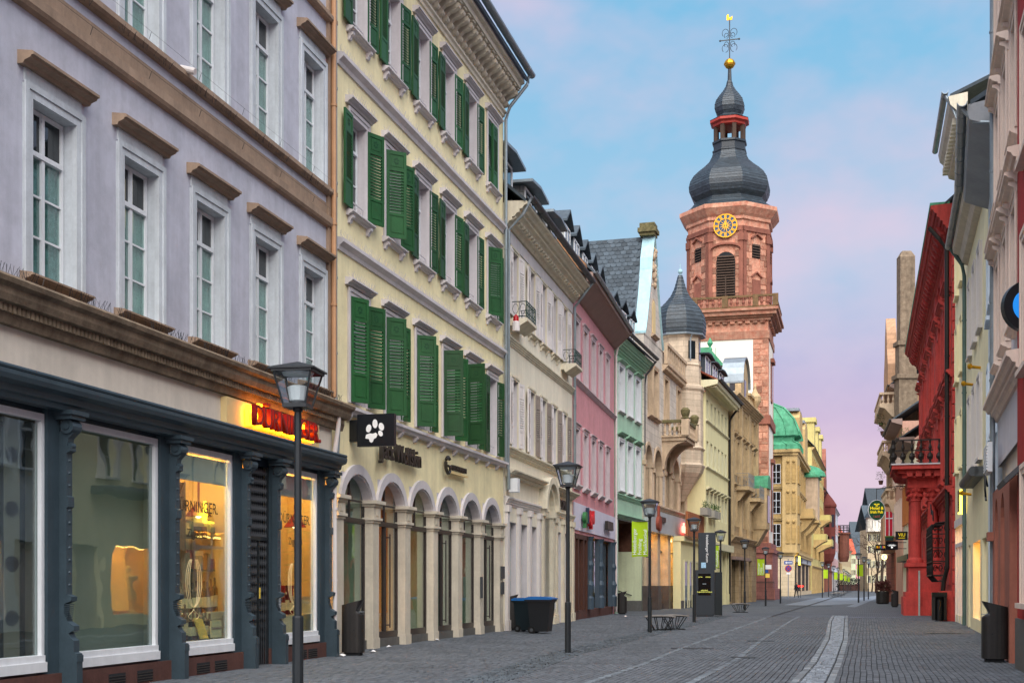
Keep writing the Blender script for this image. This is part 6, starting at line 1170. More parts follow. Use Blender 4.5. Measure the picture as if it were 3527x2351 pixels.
cornice(r5, -.2, E5+.05, 15.9, 17.2, .95, 'red_deep', 'main_cornice', 4); row(r5, [.2+1.0*i for i in range(34)], 16.15, 'red_deep', lambda mb: mb.prof([(0,0),(-.5,.1),(-.7,.4),(0,.4)],0,.4), 'm5r', 'modillion')
mb = MB(); mb.box(-.2,E5+.0,-.98,-.2,17.2,17.32); mb.obj('cornice_flashing', 'copper_green', r5)
cornice(r5, 0, E5, 10.0, 10.4, .35, 'red_deep', 'string_course', 2); cornice(r5, 0, E5, 5.1, 5.6, .4, 'red_deep', 'string_course', 2)
roof(r5, 0, E5, -.4, 17.3, 5, 22, 'roof_slate')
for i in range(26): cput('qn%d' % (i%2), (lambda w: (lambda mb: mb.box(-w,.06,-.1,.2,0,.52)))(.75 if i % 2 else .45), 'quoin', 'red_paint_stone', r5, (E5,0,1.0+i*.57))
mb = MB(); mb.box(0,E5,-.12,.2,-.3,1.1); mb.box(0,E5,-.05,.2,1.1,5.1); mb.obj('ground_storey', 'red_paint_stone', r5)
for i in range(8):
    x = 2.5+4.1*i
    if i != 5: mb = MB(); mb.box(x-.2,x+1.4,-.12,-.05,1.5,4.4); mb.obj('ground_window', 'red_deep', r5)
pipe(r5, [(E5-.4,-1.0,16.4),(E5-.35,-.6,15.9),(E5-.3,-.3,15.4),(E5-.3,-.28,2.2),(E5-.45,-.4,1.7),(E5-.5,-.45,1.2)], 'iron_dark', .09, [(E5-.3,-.28,z) for z in (13.5,11,8.5,6,3.8)])
mb = MB(); mb.box(E5-1.0,E5+.0,-.6,-.12,-.3,1.25); mb.obj('pipe_guard', 'red_paint_stone', r5)
# wrought-iron window basket
xb = 26.5; mb = MB()
for i in range(13): x = xb+i*.42; mb.tube([(x,-.15,1.7),(x,-.5,1.65),(x,-.72,1.9),(x,-.75,3.9),(x,-.6,4.2),(x,-.15,4.25)], .025, 4)
for z in (1.9,2.5,3.1,3.7,4.1): mb.box(xb,xb+5.05,-.77,-.73,z,z+.05); mb.box(xb,xb+.05,-.75,-.1,z,z+.05); mb.box(xb+5,xb+5.05,-.75,-.1,z,z+.05)
for i in range(12):
    for z in (2.2,2.8,3.4,3.95): mb.tube([(xb+.21+i*.42+.13*math.cos(t)*(1-t/9),-.75,z+.2*math.sin(t)*(1-t/9)) for t in [k*.6 for k in range(12)]], .018, 4)
for i in range(3):
    for z in (2.2,2.8,3.4,3.95): mb.tube([(xb+5.03,-.62+.22*i+.09*math.cos(t)*(1-t/9),z+.2*math.sin(t)*(1-t/9)) for t in [k*.6 for k in range(12)]], .018, 4)
mb.tube([(xb+5.0-.3*k,-.7,4.3+.25*math.sin(k*.9)+.12*k) for k in range(8)], .03, 4); mb.obj('iron_window_basket', 'iron_dark', r5)
# portal
xp = 22.6
mb = MB(); mb.box(xp-2.1,xp+1.9,-1.75,0,-.3,.9); mb.box(xp-2.0,xp+1.8,-1.65,0,.9,1.15); mb.box(xp-1.85,xp+1.65,-1.5,0,1.15,2.4); mb.box(xp-1.95,xp+1.75,-1.62,0,2.4,2.6); mb.box(xp-1.2,xp+1.1,-.4,0,2.6,6.2); po = mb.obj('portal_base', 'red_paint_stone', r5)
def col(mb):
    mb.rev([(.36,0),(.36,.12),(.32,.2),(.27,.26),(.27,1.2),(.24,3.0),(.28,3.05),(.24,3.1),(.26,3.2),(.3,3.45),(.4,3.6),(.42,3.7)], 14); mb.box(-.4,.4,-.4,.4,3.68,3.8)
    for k in range(8):
        a = k*PI/4; mb.ball((.3*math.cos(a),.3*math.sin(a),3.3), .09, 5); mb.ball((.35*math.cos(a+.4),.35*math.sin(a+.4),3.55), .08, 5)
for x, y in ((xp-1.45,-1.15),(xp-.55,-1.15),(xp+.5,-1.15),(xp+1.3,-1.15),(xp+1.3,-.35)): cput('col', col, 'column', 'red_paint_stone', po, (x,y,2.6), smooth=False)
mb = MB()
for z0, z1, o in ((6.4,6.75,-.05),(6.75,6.95,.2),(6.95,7.15,.42),(7.15,7.35,.7)): mb.box(xp-1.95-o,xp+1.75+o,-1.6-o,0,z0,z1)
mb.obj('portal_entablature', 'red_paint_stone', po)
for i in range(7): cput('mo', lambda mb: mb.prof([(0,0),(-.35,.05),(-.5,.3),(0,.3)],0,.28), 'portal_modillion', 'red_deep', po, (xp-2+.58*i,-1.7,6.75))
for i in range(4): cput('mo2', lambda mb: mb.box(0,.45,0,.28,0,.3), 'portal_modillion', 'red_deep', po, (xp+1.8,-1.6+.42*i,6.8))
mb = MB(); mb.box(xp-2.7,xp+2.5,-2.35,-2.3,7.35,7.4); mb.box(xp-2.7,xp+2.5,-2.35,0,7.35,7.42); mb.obj('balcony_floor', 'trim_lilac', po)
def cbal(mb):
    mb.rev([(.07,0),(.09,.05),(.04,.1),(.12,.32),(.04,.5),(.03,.56),(.09,.75),(.03,.95),(.06,1.12)], 8); mb.tube([(.13*math.cos(a),0,.33+.17*math.sin(a)) for a in [2*PI*k/10 for k in range(11)]], .02, 4)
for i in range(10): cput('cb', cbal, 'rail_baluster', 'iron_dark', po, (xp-2.6+.55*i,-2.25,7.42))
for i in range(6): cput('cb', cbal, 'rail_baluster', 'iron_dark', po, (xp+2.4,-2.2+.42*i,7.42), PI/2)
mb = MB(); mb.box(xp-2.65,xp+2.45,-2.3,-2.2,8.52,8.58); mb.box(xp+2.35,xp+2.45,-2.2,0,8.52,8.58); mb.box(xp-2.65,xp-2.55,-2.2,0,8.52,8.58); mb.obj('balcony_rail', 'iron_dark', po)
q = G(3166, 62.3); sl_ = thing('stone_stele', 'slim grey stone stele standing before the red portal', 'stele', (q[0],q[1],0), FR5.rz); mb = MB(); mb.box(-.075,.075,-.04,.04,0,2.2); mb.obj('slab', 'stele', sl_); mb = MB(); mb.box(-.05,.05,-.046,-.04,1.7,2.1); mb.obj('slab_plate', 'zinc_dark', sl_)
# ------------------------------------------------------------------ houses beyond the portal
mat('timber_orange', '#b5713f', .8, .15); mat('peach_far', '#c79a86', .9, .1, .8, .2, streak=.12); mat('sand_far', '#b99272', .9, .12, .8, .3, 30, streak=.2, brick=(.8,.4,.012,.08)); mat('brown_shop', '#7b3a24', .8, .15, 1, .2, brick=(2,.5,.03,.1)); mat('flower_red', '#b01830', .7, .2)
def rhouse(name, label, fac, ztop, wm, tm, rows, n, wz, over=.5, rm='roof_slate', rz=3.5, dep=8):
    h = fac.thing(name, label); L = fac.L; p = L/n; ops = [(p*(i+.5)-.5,p*(i+.5)+.5,z,z+wz) for z in rows for i in range(n)]
    wall(h, wm, L, -.3, ztop, ops, .25, dep=dep)
    for o in ops: window(h, o[0], o[1], o[2], o[3], .2, 'paint_white', 'glass_dark', 2, .7, 1); surround(h, o[0], o[1], o[2], o[3], tm, .16, .1, sill=True)
    mb = MB(); mb.prof([(0,ztop-.3),(-over,ztop-.05),(-over,ztop+.15),(0,ztop+.2)], -.05, L+.05); mb.obj('eaves_soffit', 'eave_brown', h); gutter(h, 0, L, -over-.08, ztop+.2, 'zinc_dark', .1); roof(h, 0, L, -over, ztop+.15, 4, ztop+rz, rm); return h
ra = rhouse('timbered_house', 'cream house with orange window frames and overhanging eaves just past red portal', Fac(3112,97,3150,87), 11.4, 'cream_panel', 'timber_orange', (6.0,), 5, 2.6, 1.0)
mb = MB(); mb.box(0,10,-.02,.02,.4,3.2); mb.obj('shopfront', 'cream_panel', ra); mb = MB(); mb.box(0,10.5,-.5,0,3.2,3.6); mb.obj('shop_canopy', 'iron_green', ra)
rb = rhouse('peach_far_house', 'peach coloured house between timbered house and the hotel', Fac(3078,109,3108,97.5), 14.0, 'peach_far', 'peach_trim', (5.6,9.6), 5, 2.4, .8)
rc = rhouse('hotel', 'tall sandstone hotel with tiered balconies, oriel and carved gable pinnacles', Fac(3056,120,3086,106), 18, 'sand_far', 'stone_warm', (6,10.4,14.6), 5, 2.4, .5, rz=4)
LC = Fac(3056,120,3086,106).L
mb = MB(); mb.box(0,LC,-.1,.05,.0,4.2); mb.obj('ground_storey', 'brown_shop', rc)
for z, x0, x1, p in ((8.6,5,LC-.2,.8),(12.6,4,LC-.1,1.1),(16.6,3,LC-.1,1.3)):
    mb = MB(); mb.prof([(0,z-1.2),(-.3,z-1.1),(-p*.7,z-.4),(-p,z-.3),(-p,z),(0,z)], x0, x1); b_ = mb.obj('balcony', 'stone_warm', rc)
    for i in range(int((x1-x0)/.5)): cput('ba', baluster, 'baluster', 'stone_warm', b_, (x0+.2+.5*i,-p+.12,z))
    for i in range(int(p/.4)): cput('ba', baluster, 'baluster', 'stone_warm', b_, (x1-.15,-p+.3+.4*i,z))
    mb = MB(); mb.box(x0,x1,-p,-p+.25,z+.74,z+.92); mb.box(x1-.25,x1,-p+.25,0,z+.74,z+.92); mb.obj('balcony_rail', 'stone_warm', b_)
mb = MB(); mb.ext([(LC-5.4,4.2),(LC-4.8,4.6),(LC-4.8,8.0),(LC-.4,8.0),(LC-.4,4.6),(LC-1,4.2)], -1.0, 0); o = mb.obj('oriel', 'sand_far', rc); mb = MB(); mb.box(LC-.4,LC-.36,-.85,-.2,5.4,7.6); mb.obj('oriel_window', 'flower_red', o); mb = MB(); [mb.box(LC-.36,LC-.32,-.85+.6*k_,-.8+.6*k_,5.4,7.6) for k_ in (0,.5,1)]; mb.box(LC-.36,LC-.32,-.85,-.2,7.0,7.08); mb.obj('oriel_frame', 'paint_white', o); mb = MB(); mb.box(LC-.36,LC-.1,-.85,-.2,5.2,5.42); mb.obj('flower_box', 'iron_green', o); mb = MB(); [mb.ball((LC-.22,-.8+.1*k_,5.5),.09,5) for k_ in range(7)]; mb.obj('flowers', 'leaf', o, kind='stuff')
mb = MB(); mb.ext([(LC-8,18),(LC-8,20),(LC-6.5,21.5),(LC-6,23),(LC-4.5,24.5),(LC-3,23),(LC-2.5,21.5),(LC-1,20),(LC-1,18)], -.6, .2); mb.obj('carved_gable', 'sand_far', rc)
fb_ = Fac(3078,109,3108,97.5); wv = Vector((G(3120,104)[0]-fb_.a[0], 104-fb_.a[1], 0)); wv = Matrix.Rotation(-fb_.rz,3,'Z') @ wv
mb = MB(); mb.obox((0,0,14), 1.5, 1.3, 4.2); mb.obox((0,0,18.2), 1.9, 1.6, .35); mb.obox((0,0,18.55), 1.4, 1.1, 2.4); mb.obox((0,0,20.9), 1.7, 1.4, .35); mb.obox((0,0,21.25), 1.2, 1.0, 6.85); mb.obox((0,0,28.1), 1.25, 1.0, .5, 0, .55); mb.obj('tall_chimney', 'cornice_stone', rb, tuple(wv), -fb_.rz)
# balcony plants
for i, (px, py, d) in enumerate(((3034,1440,110),(3034,1640,110),(3040,1470,109),(3117,1490,94))):
    q = G(px, d); z = CZ+(HOR-py)*d/F; mb = MB(); foliage(mb, .35, .35, .8, 150, .06); pl = thing('balcony_plant', ['bushy pot plant hanging on the upper hotel balcony edge','small pot plant by the lower hotel balcony','trailing plant hanging below the upper hotel balcony','green window plant near the red portal balcony'][i], 'plant', (q[0],q[1],z-.4), 0, 'balcony plants'); mb.obj('foliage', 'leaf', pl); mb = MB(); mb.rev([(.15,-.3),(.22,.05)], 8); mb.obj('pot', 'plinth', pl)
# ------------------------------------------------------------------ hanging signs on the right
mat('pub_green', '#0f4a32', .45, .08); emit('pub_yellow', '#e8d020', .35); mat('pub_red', '#b8574a', .5)
def hang(name, label, px, py, d, rz=0): q = G(px, d); return thing(name, label, 'sign', (q[0], q[1], CZ+(HOR-py)*d/F), rz)
hs = hang('pub_sign', 'oval dark green hotel and pub sign hanging on a chain', 3019, 1756, 84, -.05); sx_ = 52/2*84/F*2/2; rx, rz_ = 27.5*84/F, 34*84/F
mb = MB(); mb.ext([(rx*math.cos(2*PI*i/40), rz_*math.sin(2*PI*i/40)) for i in range(40)], -.05, .05); o = mb.obj('board', 'pub_green', hs); mb = MB()
for i in range(40):
    A, B = 2*PI*i/40, 2*PI*(i+1)/40; mb.ext([(rx*math.cos(A),rz_*math.sin(A)),(rx*math.cos(B),rz_*math.sin(B)),(rx*1.05*math.cos(B),rz_*1.05*math.sin(B)),(rx*1.05*math.cos(A),rz_*1.05*math.sin(A))], -.07, .07)
mb.obj('rim', 'paint_white', hs); mb = MB(); mb.cyl((0,0,rz_),(0,0,rz_+.75),.02,5); mb.tube([(0,0,rz_+.75),(1.5,0,rz_+.95),(3.6,0,rz_+.8)], .03, 5)
for k in range(5): mb.tube([(.5+.55*k+.16*math.cos(t)*(1-t/10),0,rz_+.78+.16*math.sin(t)*(1-t/10)) for t in [j*.6 for j in range(12)]], .018, 4)
mb.obj('iron_bracket', 'iron_dark', hs)
text('sign_letters', 'Hotel &', .27, 'pub_yellow', hs, (0,-.06,.05), ext=.005, align='CENTER', bold=.006); text('sign_letters', 'Irish Pub', .26, 'pub_yellow', hs, (0,-.06,-.2), ext=.005, align='CENTER', bold=.006, sx=.9); text('sign_letters', '1605', .24, 'pub_red', hs, (0,-.06,-.5), ext=.005, align='CENTER')
mb = MB()
for x, z in ((-.1,.36),(.1,.36),(0,.26)): mb.ext([(x-.07,z),(x+.07,z),(x+.08,z+.08),(x+.035,z+.05),(x,z+.09),(x-.035,z+.05),(x-.08,z+.08)], -.062, -.052)
mb.obj('crown_emblem', 'pub_yellow', hs)
def boxsign(name, label, px0, px1, py0, py1, d, m): h = hang(name, label, px0, py1, d); w, hh = (px1-px0)*d/F, (py1-py0)*d/F; mb = MB(); mb.box(0,w,-.06,.06,0,hh); mb.obj('sign_box', m, h); mb = MB(); mb.box(w,w+.6,-.02,.02,.06,.1); mb.box(w,w+.6,-.02,.02,hh-.1,hh-.06); mb.obj('sign_arm', 'black_metal', h); return h, w, hh
h, w, hh = boxsign('viu_sign', 'dark grey box sign with three cream letters and underline', 3085, 3125, 1829, 1858, 84, 'sign_ring'); text('sign_letters', 'VIU', .3, 'pub_yellow', h, (w/2,-.07,hh*.42), ext=.004, align='CENTER'); mb = MB(); mb.box(w*.22,w*.78,-.07,-.06,hh*.2,hh*.26); mb.obj('sign_line', 'pub_yellow', h)
h, w, hh = boxsign('lotus_sign', 'black box sign with a white lotus flower emblem', 3050, 3092, 1863, 1892, 88, 'sign_black'); mb = MB()
for k in range(-4,5):
    a = k*.3; r0, r1 = .07, .2+.05*abs(k)*.7; c = (w/2, hh*.38); p = lambda r, t: (c[0]+r*math.sin(t), c[1]+r*math.cos(t)*.75); mb.ext([p(r0,a),p((r0+r1)/2,a+.09),p(r1,a),p((r0+r1)/2,a-.09)], -.07, -.06)
mb.ext([(w/2-.07,hh*.3),(w/2,hh*.14),(w/2+.07,hh*.3),(w/2,hh*.45)], -.072, -.06); mb.obj('lotus_emblem', 'sign_white', h)
h, w, hh = boxsign('butlers_sign', 'black box sign with multicoloured capital letters', 3015, 3049, 1874, 1894, 104, 'sign_black')
for i, ch_ in enumerate('BUTLER'):
    mn = 'bl%d' % i; emit(mn, ['#f0c020','#e07020','#50b040','#3090d0','#d04060','#f0c020'][i], .4); text('sign_letter', ch_, .26, mn, h, (.06+.115*i,-.07,.18), ext=.004)
emit('round_glow', '#fff2a0', 2); hs2 = hang('glowing_round_sign', 'small glowing round yellow sign low on the right side', 3046, 1917, 100); mb = MB(); mb.ext([(.2*math.cos(2*PI*i/24), .22*math.sin(2*PI*i/24)) for i in range(24)], -.06, .06); mb.obj('disc', 'round_glow', hs2); mb = MB(); mb.tube([(.1*math.cos(t),-.07,.12*math.sin(t)) for t in [.8+i*.45 for i in range(11)]], .025, 5); mb.obj('emblem', 'sign_black', hs2)
# ------------------------------------------------------------------ street lamps
mat('lamp_glass', '#cfd6da', .2, .05); glass('lantern_glass', '#e8eef0', .05); mat('reflector', '#d9dde0', .6, .04); mat('lime', '#9fbf12', .7, .05, bump=.05); mat('sticker', '#d8dadc', .6)
def lamp_parts(root):
    def pole(mb): mb.rev([(.068,0),(.068,1.1),(.064,1.12),(.046,1.125),(.044,3.6),(.06,3.62),(.06,3.66)], 14)
    cput('pl', pole, 'pole', 'pole_metal', root, smooth=False)
    def frame(mb):
        b, t, z0, z1 = .15, .25, 3.68, 4.1
        mb.box(-b,b,-b,b,z0-.03,z0+.02)
        for sx, sy in ((-1,-1),(1,-1),(1,1),(-1,1)): mb.cyl((sx*(b-.012),sy*(b-.012),z0),(sx*(t-.012),sy*(t-.012),z1),.014,4)
        for s in (-1,1): mb.box(-t,t,s*t-.014,s*t+.014,z1-.03,z1); mb.box(s*t-.014,s*t+.014,-t+.014,t-.014,z1-.03,z1)
    cput('fr', frame, 'lantern_frame', 'pole_metal', root)
    def rf(mb): t = .285; mb.add([(-t,-t,4.1),(t,-t,4.1),(t,t,4.1),(-t,t,4.1),(-t,-t,4.12),(t,-t,4.12),(t,t,4.12),(-t,t,4.12),(0,0,4.22)], [(3,2,1,0),(0,1,5,4),(1,2,6,5),(2,3,7,6),(3,0,4,7),(4,5,8),(5,6,8),(6,7,8),(7,4,8)])
    cput('rf', rf, 'lantern_roof', 'pole_metal', root)
    def gl(mb): b, t = .142, .238; mb.add([(-b,-b,3.7),(b,-b,3.7),(t,-t,4.07),(-t,-t,4.07)], [(0,1,2,3)])
    for k in range(4): cput('gl', gl, 'lantern_pane', 'lantern_glass', root, rz=k*PI/2)
    cput('rl', lambda mb: (mb.rev([(.03,3.7),(.1,3.74),(.13,3.9),(.1,3.92)], 12), mb.rev([(.18,4.05),(.2,4.08)], 12)), 'reflector', 'reflector', root)
LAMPS = [(1026,15.57,'street lamp nearest the viewer, before the cigar shop'),(1956,28.1,'second street lamp, left of the wheelie bins'),(2238,40.2,'street lamp carrying the big green festival banner beside a bench'),(2391,51.2,'street lamp directly left of the dark info pylon'),(2482,63,'street lamp half hidden behind the dark info pylon'),(2565,76,'street lamp next to the second bench by the ochre baroque house'),(2637,91,'street lamp with green banner and coloured stickers before the church tower'),(2688,104,'street lamp before the right corner of the church tower base'),
 (2957,108,'front lamp of the three in the middle of the street'),(2976,122,'middle lamp of the three in the street centre'),(2991,133,'rear lamp of the three in the street centre'),(2832.6,149,'first lamp of the distant left row'),(2854,163,'second lamp of the distant left row'),(2872,178,'third lamp of the distant left row'),(2886.5,195,'fourth lamp of the distant left row'),(2906,217,'fifth lamp of the distant left row'),(2914,240,'sixth lamp of the distant left row'),(2919,262,'seventh lamp of the distant left row'),(2924,290,'eighth lamp of the distant left row'),(2929,325,'last visible lamp of the distant left row')]
for px, d, lb in LAMPS:
    q = G(px, d); l_ = thing('street_lamp', lb, 'street lamp', (q[0],q[1],0), -PH+.12 if d < 17 else -PH+.05, 'street lamps along the street'); lamp_parts(l_)
def banner(px, d, side, label, w=.5, z0=2.3, z1=3.46, txt=True):
    q = G(px, d); b = thing('festival_banner', label, 'banner', (q[0],q[1],0), -.12, 'green festival banners'); s = -1 if side == 'l' else 1
    mb = MB(); n = 8; vs = []; fs = []
    for i in range(n+1):
        t = i/n; yy = .05*math.sin(t*4); vs += [(s*(.06+w*t),yy,z0+.04*math.sin(t*3)),(s*(.06+w*t),yy*.5,z1),(s*(.06+w*t),yy+.006,z0+.04*math.sin(t*3)),(s*(.06+w*t),yy*.5+.006,z1)]
    for i in range(n): fs += [(4*i,4*i+4,4*i+5,4*i+1),(4*i+3,4*i+7,4*i+6,4*i+2)]
    mb.add(vs, fs); c = mb.obj('cloth', 'lime', b); mb = MB(); mb.cyl((0,0,z1),(s*(w+.1),0,z1),.014,6); mb.cyl((0,0,z0+.02),(s*.12,0,z0+.02),.014,6); mb.obj('rod', 'pole_metal', b)
    if txt:
        xs = (-.44,-.28,-.11) if s < 0 else (.2,.36,.52)
        for x, t in zip(xs, ('Heidelberger','Frühling','Musikfestival')): text('banner_lettering', t, .165, 'letter_white', c, (x+.02,-.06,z0+.08), rot=(PI/2,-PI/2,0), ext=.003, sx=.95)
banner(2238,40.15,'l','large lime green festival banner on the lamp by the first bench',w=.5,z0=2.36,z1=3.5); banner(2480,62.9,'l','lime green festival banner partly hidden behind the info pylon',w=.5); banner(2636,90.9,'l','lime green festival banner on the lamp before the church tower',w=.5,z0=2.15,z1=3.35)
for px, d, sd, lb in ((2975,121.9,'l','lime green banner between the lamps in the street centre'),(2853,162.9,'l','first lime banner of the distant left row'),(2886,194.9,'l','second lime banner of the distant left row'),(2905,216.9,'l','third lime banner of the distant left row'),(2918,261.9,'l','fourth lime banner of the distant left row'),(2928,324,'l','last lime banner of the distant left row')): banner(px,d,sd,lb,w=.55,txt=False)
# stickers on the pole by the church
# ------------------------------------------------------------------ litter bins
def bin_(px, d, rz, label, s=1.0, mirror=False):
    q = G(px, d); b = thing('litter_bin', label, 'bin', (q[0],q[1],0), rz, 'dark grey street litter bins')
    if s != 1: b.scale = (s,s,s)
    f = -1 if mirror else 1
    def body(mb):
        # side outline (x = towards the opening), lofted across the width with rounded flanks
        H0, H1 = 1.0, 1.19
        ring = [(.24*math.copysign(abs(math.cos(t))**.6, math.cos(t)), .2*math.copysign(abs(math.sin(t))**.75, math.sin(t))) for t in [2*PI*i/28 for i in range(28)]]
        n = 28; zz = [lambda x: .07, lambda x: .8, lambda x: .92 if x < .05 else .92-.05*(x-.05)/.19]
        for k, z in enumerate(zz): mb.v += [(x*f,y,z(x)) for x, y in ring]
        for k in range(2): 
            for i in range(n): mb.f.append((k*n+i,k*n+(i+1)%n,(k+1)*n+(i+1)%n,(k+1)*n+i)); mb.mi.append(0)
        # hood: slanted top with open mouth at the front
        b0 = len(mb.v); mb.v += [(min(x,.1)*f,y,.95) for x, y in ring]; mb.v += [((x if x < .1 else x)*f,y,1.07+.22*(x+.24)/.48*.55) for x, y in ring]
        for i in range(n):
            a, c = ring[i], ring[(i+1)%n]
            mb.f.append((2*n+i,2*n+(i+1)%n,b0+(i+1)%n,b0+i)); mb.f.append((b0+i,b0+(i+1)%n,b0+n+(i+1)%n,b0+n+i)); mb.mi += [0,0]
        mb.f.append(tuple(b0+n+i for i in range(n))); mb.mi.append(0)
    cput(('b',f), body, 'body', 'bin_metal', b)
    cput(('m',f), lambda mb: mb.box(min(.11*f,.2*f),max(.11*f,.2*f),-.13,.13,.93,1.05), 'mouth', 'joint', b) if 0 else None
    cput(('r',f), lambda mb: (mb.box(min(.14*f,.235*f),max(.14*f,.235*f),-.1,.1,.925,.935)), 'ash_plate', 'zinc', b)
    cput('f', lambda mb: mb.box(-.17,.17,-.14,.14,0,.08), 'foot', 'joint', b); cput(('s',f), lambda mb: (mb.box(-.03*f-.004,-.03*f+.004,-.203,-.2,.1,1.08), mb.cyl((.06*f,-.205,.55),(.06*f,-.198,.55),.016,8)), 'door_seam', 'joint', b)
    return b
bin_(1217,27.2,-.1,'dark grey litter bin at the left pier of the white arches'); bin_(1761,42.3,-.1,'dark grey litter bin beside the two wheelie bins'); bin_(2143,65.5,-.1,'dark litter bin before the green house entrance'); bin_(3425,24.9,-.25,'large dark grey litter bin at the right edge before the sandstone pier',mirror=True)
bin_(3082,86.5,-.2,'dark litter bin before the pink shopfront beyond the red portal',mirror=True)
q = G(3235,52.6); ob = thing('open_litter_bin', 'dark bin standing open beside the red portal house', 'bin', (q[0],q[1],0), -.25)
mb = MB()
for s in (-1,1): mb.plan([(s*.17,-.2),(s*.28,-.16),(s*.3,.0),(s*.28,.2),(s*.17,.2)], .05, 1.05)
mb.box(-.17,.17,.16,.2,.05,1.1); mb.obj('shell', 'bin_metal', ob); mb = MB(); mb.cyl((0,.0,.03),(0,.0,.9),.15,12); mb.obj('inner_bag', 'black_metal', ob); mb = MB(); mb.prof([(-.2,1.02),(.22,1.1),(.22,1.16),(-.24,1.2)], -.3, .3); mb.obj('hood', 'bin_metal', ob)
# ------------------------------------------------------------------ wheelie bins
mat('plastic_black', '#15181c', .45, .08, bump=.06); mat('plastic_teal', '#101d23', .45, .08, bump=.06); mat('lid_blue', '#1f5fa0', .4, .08); mat('rubber', '#0b0b0c', .8, .1)
def wheelie(px, d, rz, m, label, s=1):
    q = G(px, d); b = thing('wheelie_bin', label, 'bin', (q[0],q[1],0), rz, 'wheelie bins'); b.scale = (s,s,s)
    mb = MB(); mb.add([(-.27,-.24,.06),(.27,-.24,.06),(.27,.28,.06),(-.27,.28,.06),(-.33,-.34,.98),(.33,-.34,.98),(.33,.36,.98),(-.33,.36,.98)], [(0,3,2,1),(4,5,6,7),(0,1,5,4),(1,2,6,5),(2,3,7,6),(3,0,4,7)]); mb.box(-.36,.36,-.37,.39,.94,1.0); mb.obj('tub', m, b)
    mb = MB(); mb.prof([(-.4,1.0),(-.4,1.04),(-.2,1.08),(.3,1.09),(.42,1.05),(.42,1.0)], -.37, .37); mb.obj('lid', 'lid_blue', b); mb = MB(); mb.cyl((-.3,.44,.98),(.3,.44,.98),.02,8); mb.box(-.3,-.26,.36,.45,.96,1.0); mb.box(.26,.3,.36,.45,.96,1.0); mb.obj('handle', m, b)
    for sx in (-.3,.25): mb = MB(); mb.cyl((sx,.24,.11),(sx+.06,.24,.11),.11,16); w_ = mb.obj('wheel', 'rubber', b); mb = MB(); mb.cyl((sx-.005,.24,.11),(sx+.065,.24,.11),.05,12); mb.obj('hub', 'zinc_dark', w_)
    return b
wb = wheelie(1817,41.0,1.2,'plastic_teal','dark teal wheelie bin with blue lid, behind the black one'); wb2 = wheelie(1866,39.6,1.3,'plastic_black','black wheelie bin with blue lid and white label',1.05)
mb = MB(); mb.box(.2,.3,-.355,-.345,.72,.9); mb.obj('sticker', 'sticker', wb2)
# ------------------------------------------------------------------ benches
mat('bench_wood', '#8f8a86', .7, .2, 4, .2); 
def bench(px, d, rz, label, L=2.1):
    q = G(px, d); b = thing('bench', label, 'bench', (q[0],q[1],0), rz, 'backless street benches')
    for j in range(5): cput(L, lambda mb: mb.add([(x*L/2, y, .47+.04*(1-x*x)+z) for x in [i/4-1 for i in range(9)] for y, z in ((-.04,-.035),(.04,-.035),(.04,0),(-.04,0))], [(4*i+a,4*i+(a+1)%4,4*i+4+(a+1)%4,4*i+4+a) for i in range(8) for a in range(4)]+[(0,3,2,1),(32,33,34,35)]), 'seat_slat', 'bench_wood', b, (0,-.2+.1*j,0))
    for k in range(4):
        x = -L/2+.06+k*(L-.12)/3; s = (k-1.5)/1.5
        for y in (-.2,.2): cput((k,y), lambda mb: mb.tube([(0,y,.45),(-s*.1,y*.9,.28),(-s*.22,y*.6,.1),(-s*.26,y*.5,.02)], .016, 6), 'leg', 'black_metal', b, (x,0,0))
    mb = MB()
    for y in (-.11,.11): mb.box(-L*.4,L*.4,y-.012,y+.012,0,.03)
    mb.box(-L/2,L/2,-.2,-.18,.43,.46); mb.box(-L/2,L/2,.18,.2,.43,.46); mb.obj('bench_frame', 'black_metal', b); return b
bench(2272,42.2,.05,'left half of the backless slatted bench beside the banner lamp',1.0); bench(2322,43.0,.1,'right half of the backless slatted bench beside the banner lamp',.9); bench(2550,69.5,.1,'backless bench in front of the baroque stone house',1.0); bench(2882,160,.3,'small distant bench by the far left lamps',1.8); bench(2893,178,.3,'second small distant bench further down the street',1.8)
# ------------------------------------------------------------------ information pylon
mat('pylon_grey', '#2f353c', .5, .06, bump=.04); mat('screen_black', '#07090a', .15, .05); emit('screen_yellow', '#d8d86a', .7); mat('sticker_blue', '#9cc4e0', .6, .3, 8)
q = G(2428,60); py = thing('info_pylon', 'dark grey info pylon with vertical white lettering and black screen', 'pylon', (q[0],q[1],0), -.08)
mb = MB(); mb.box(-.44,.44,-.1,.25,.1,2.2); mb.box(-.38,.4,-.08,.25,0,.1); mb.obj('lower_case', 'pylon_grey', py); mb = MB(); mb.box(-.3,.5,-.07,.24,2.2,3.95); mb.obj('upper_case', 'pylon_grey', py); mb = MB(); mb.box(.46,.8,-.05,.45,.08,2.1); mb.obj('side_case', 'sign_ring', py)
mb = MB(); mb.box(-.32,.26,-.115,-.1,1.02,2.03); sc = mb.obj('screen', 'screen_black', py); text('screen_text', 'HEALING\nTHROUGH FATIGUE', .078, 'screen_yellow', sc, (-.03,-.12,1.22), ext=.001, align='CENTER'); text('screen_text', 'JAKUB        CHOMA', .065, 'screen_yellow', sc, (-.03,-.12,1.85), ext=.001, align='CENTER'); mb = MB(); mb.box(-.12,.05,-.12,-.115,1.53,1.57); mb.obj('screen_bar', 'zinc', sc)
text('pylon_lettering', 'Heidelberger Kunstv', .155, 'letter_white', py, (.05,-.08,3.85), rot=(PI/2,PI/2,0), ext=.002, bold=.002); mb = MB(); mb.box(-.18,.04,-.078,-.07,2.3,2.55); mb.obj('sticker', 'sticker_blue', py)
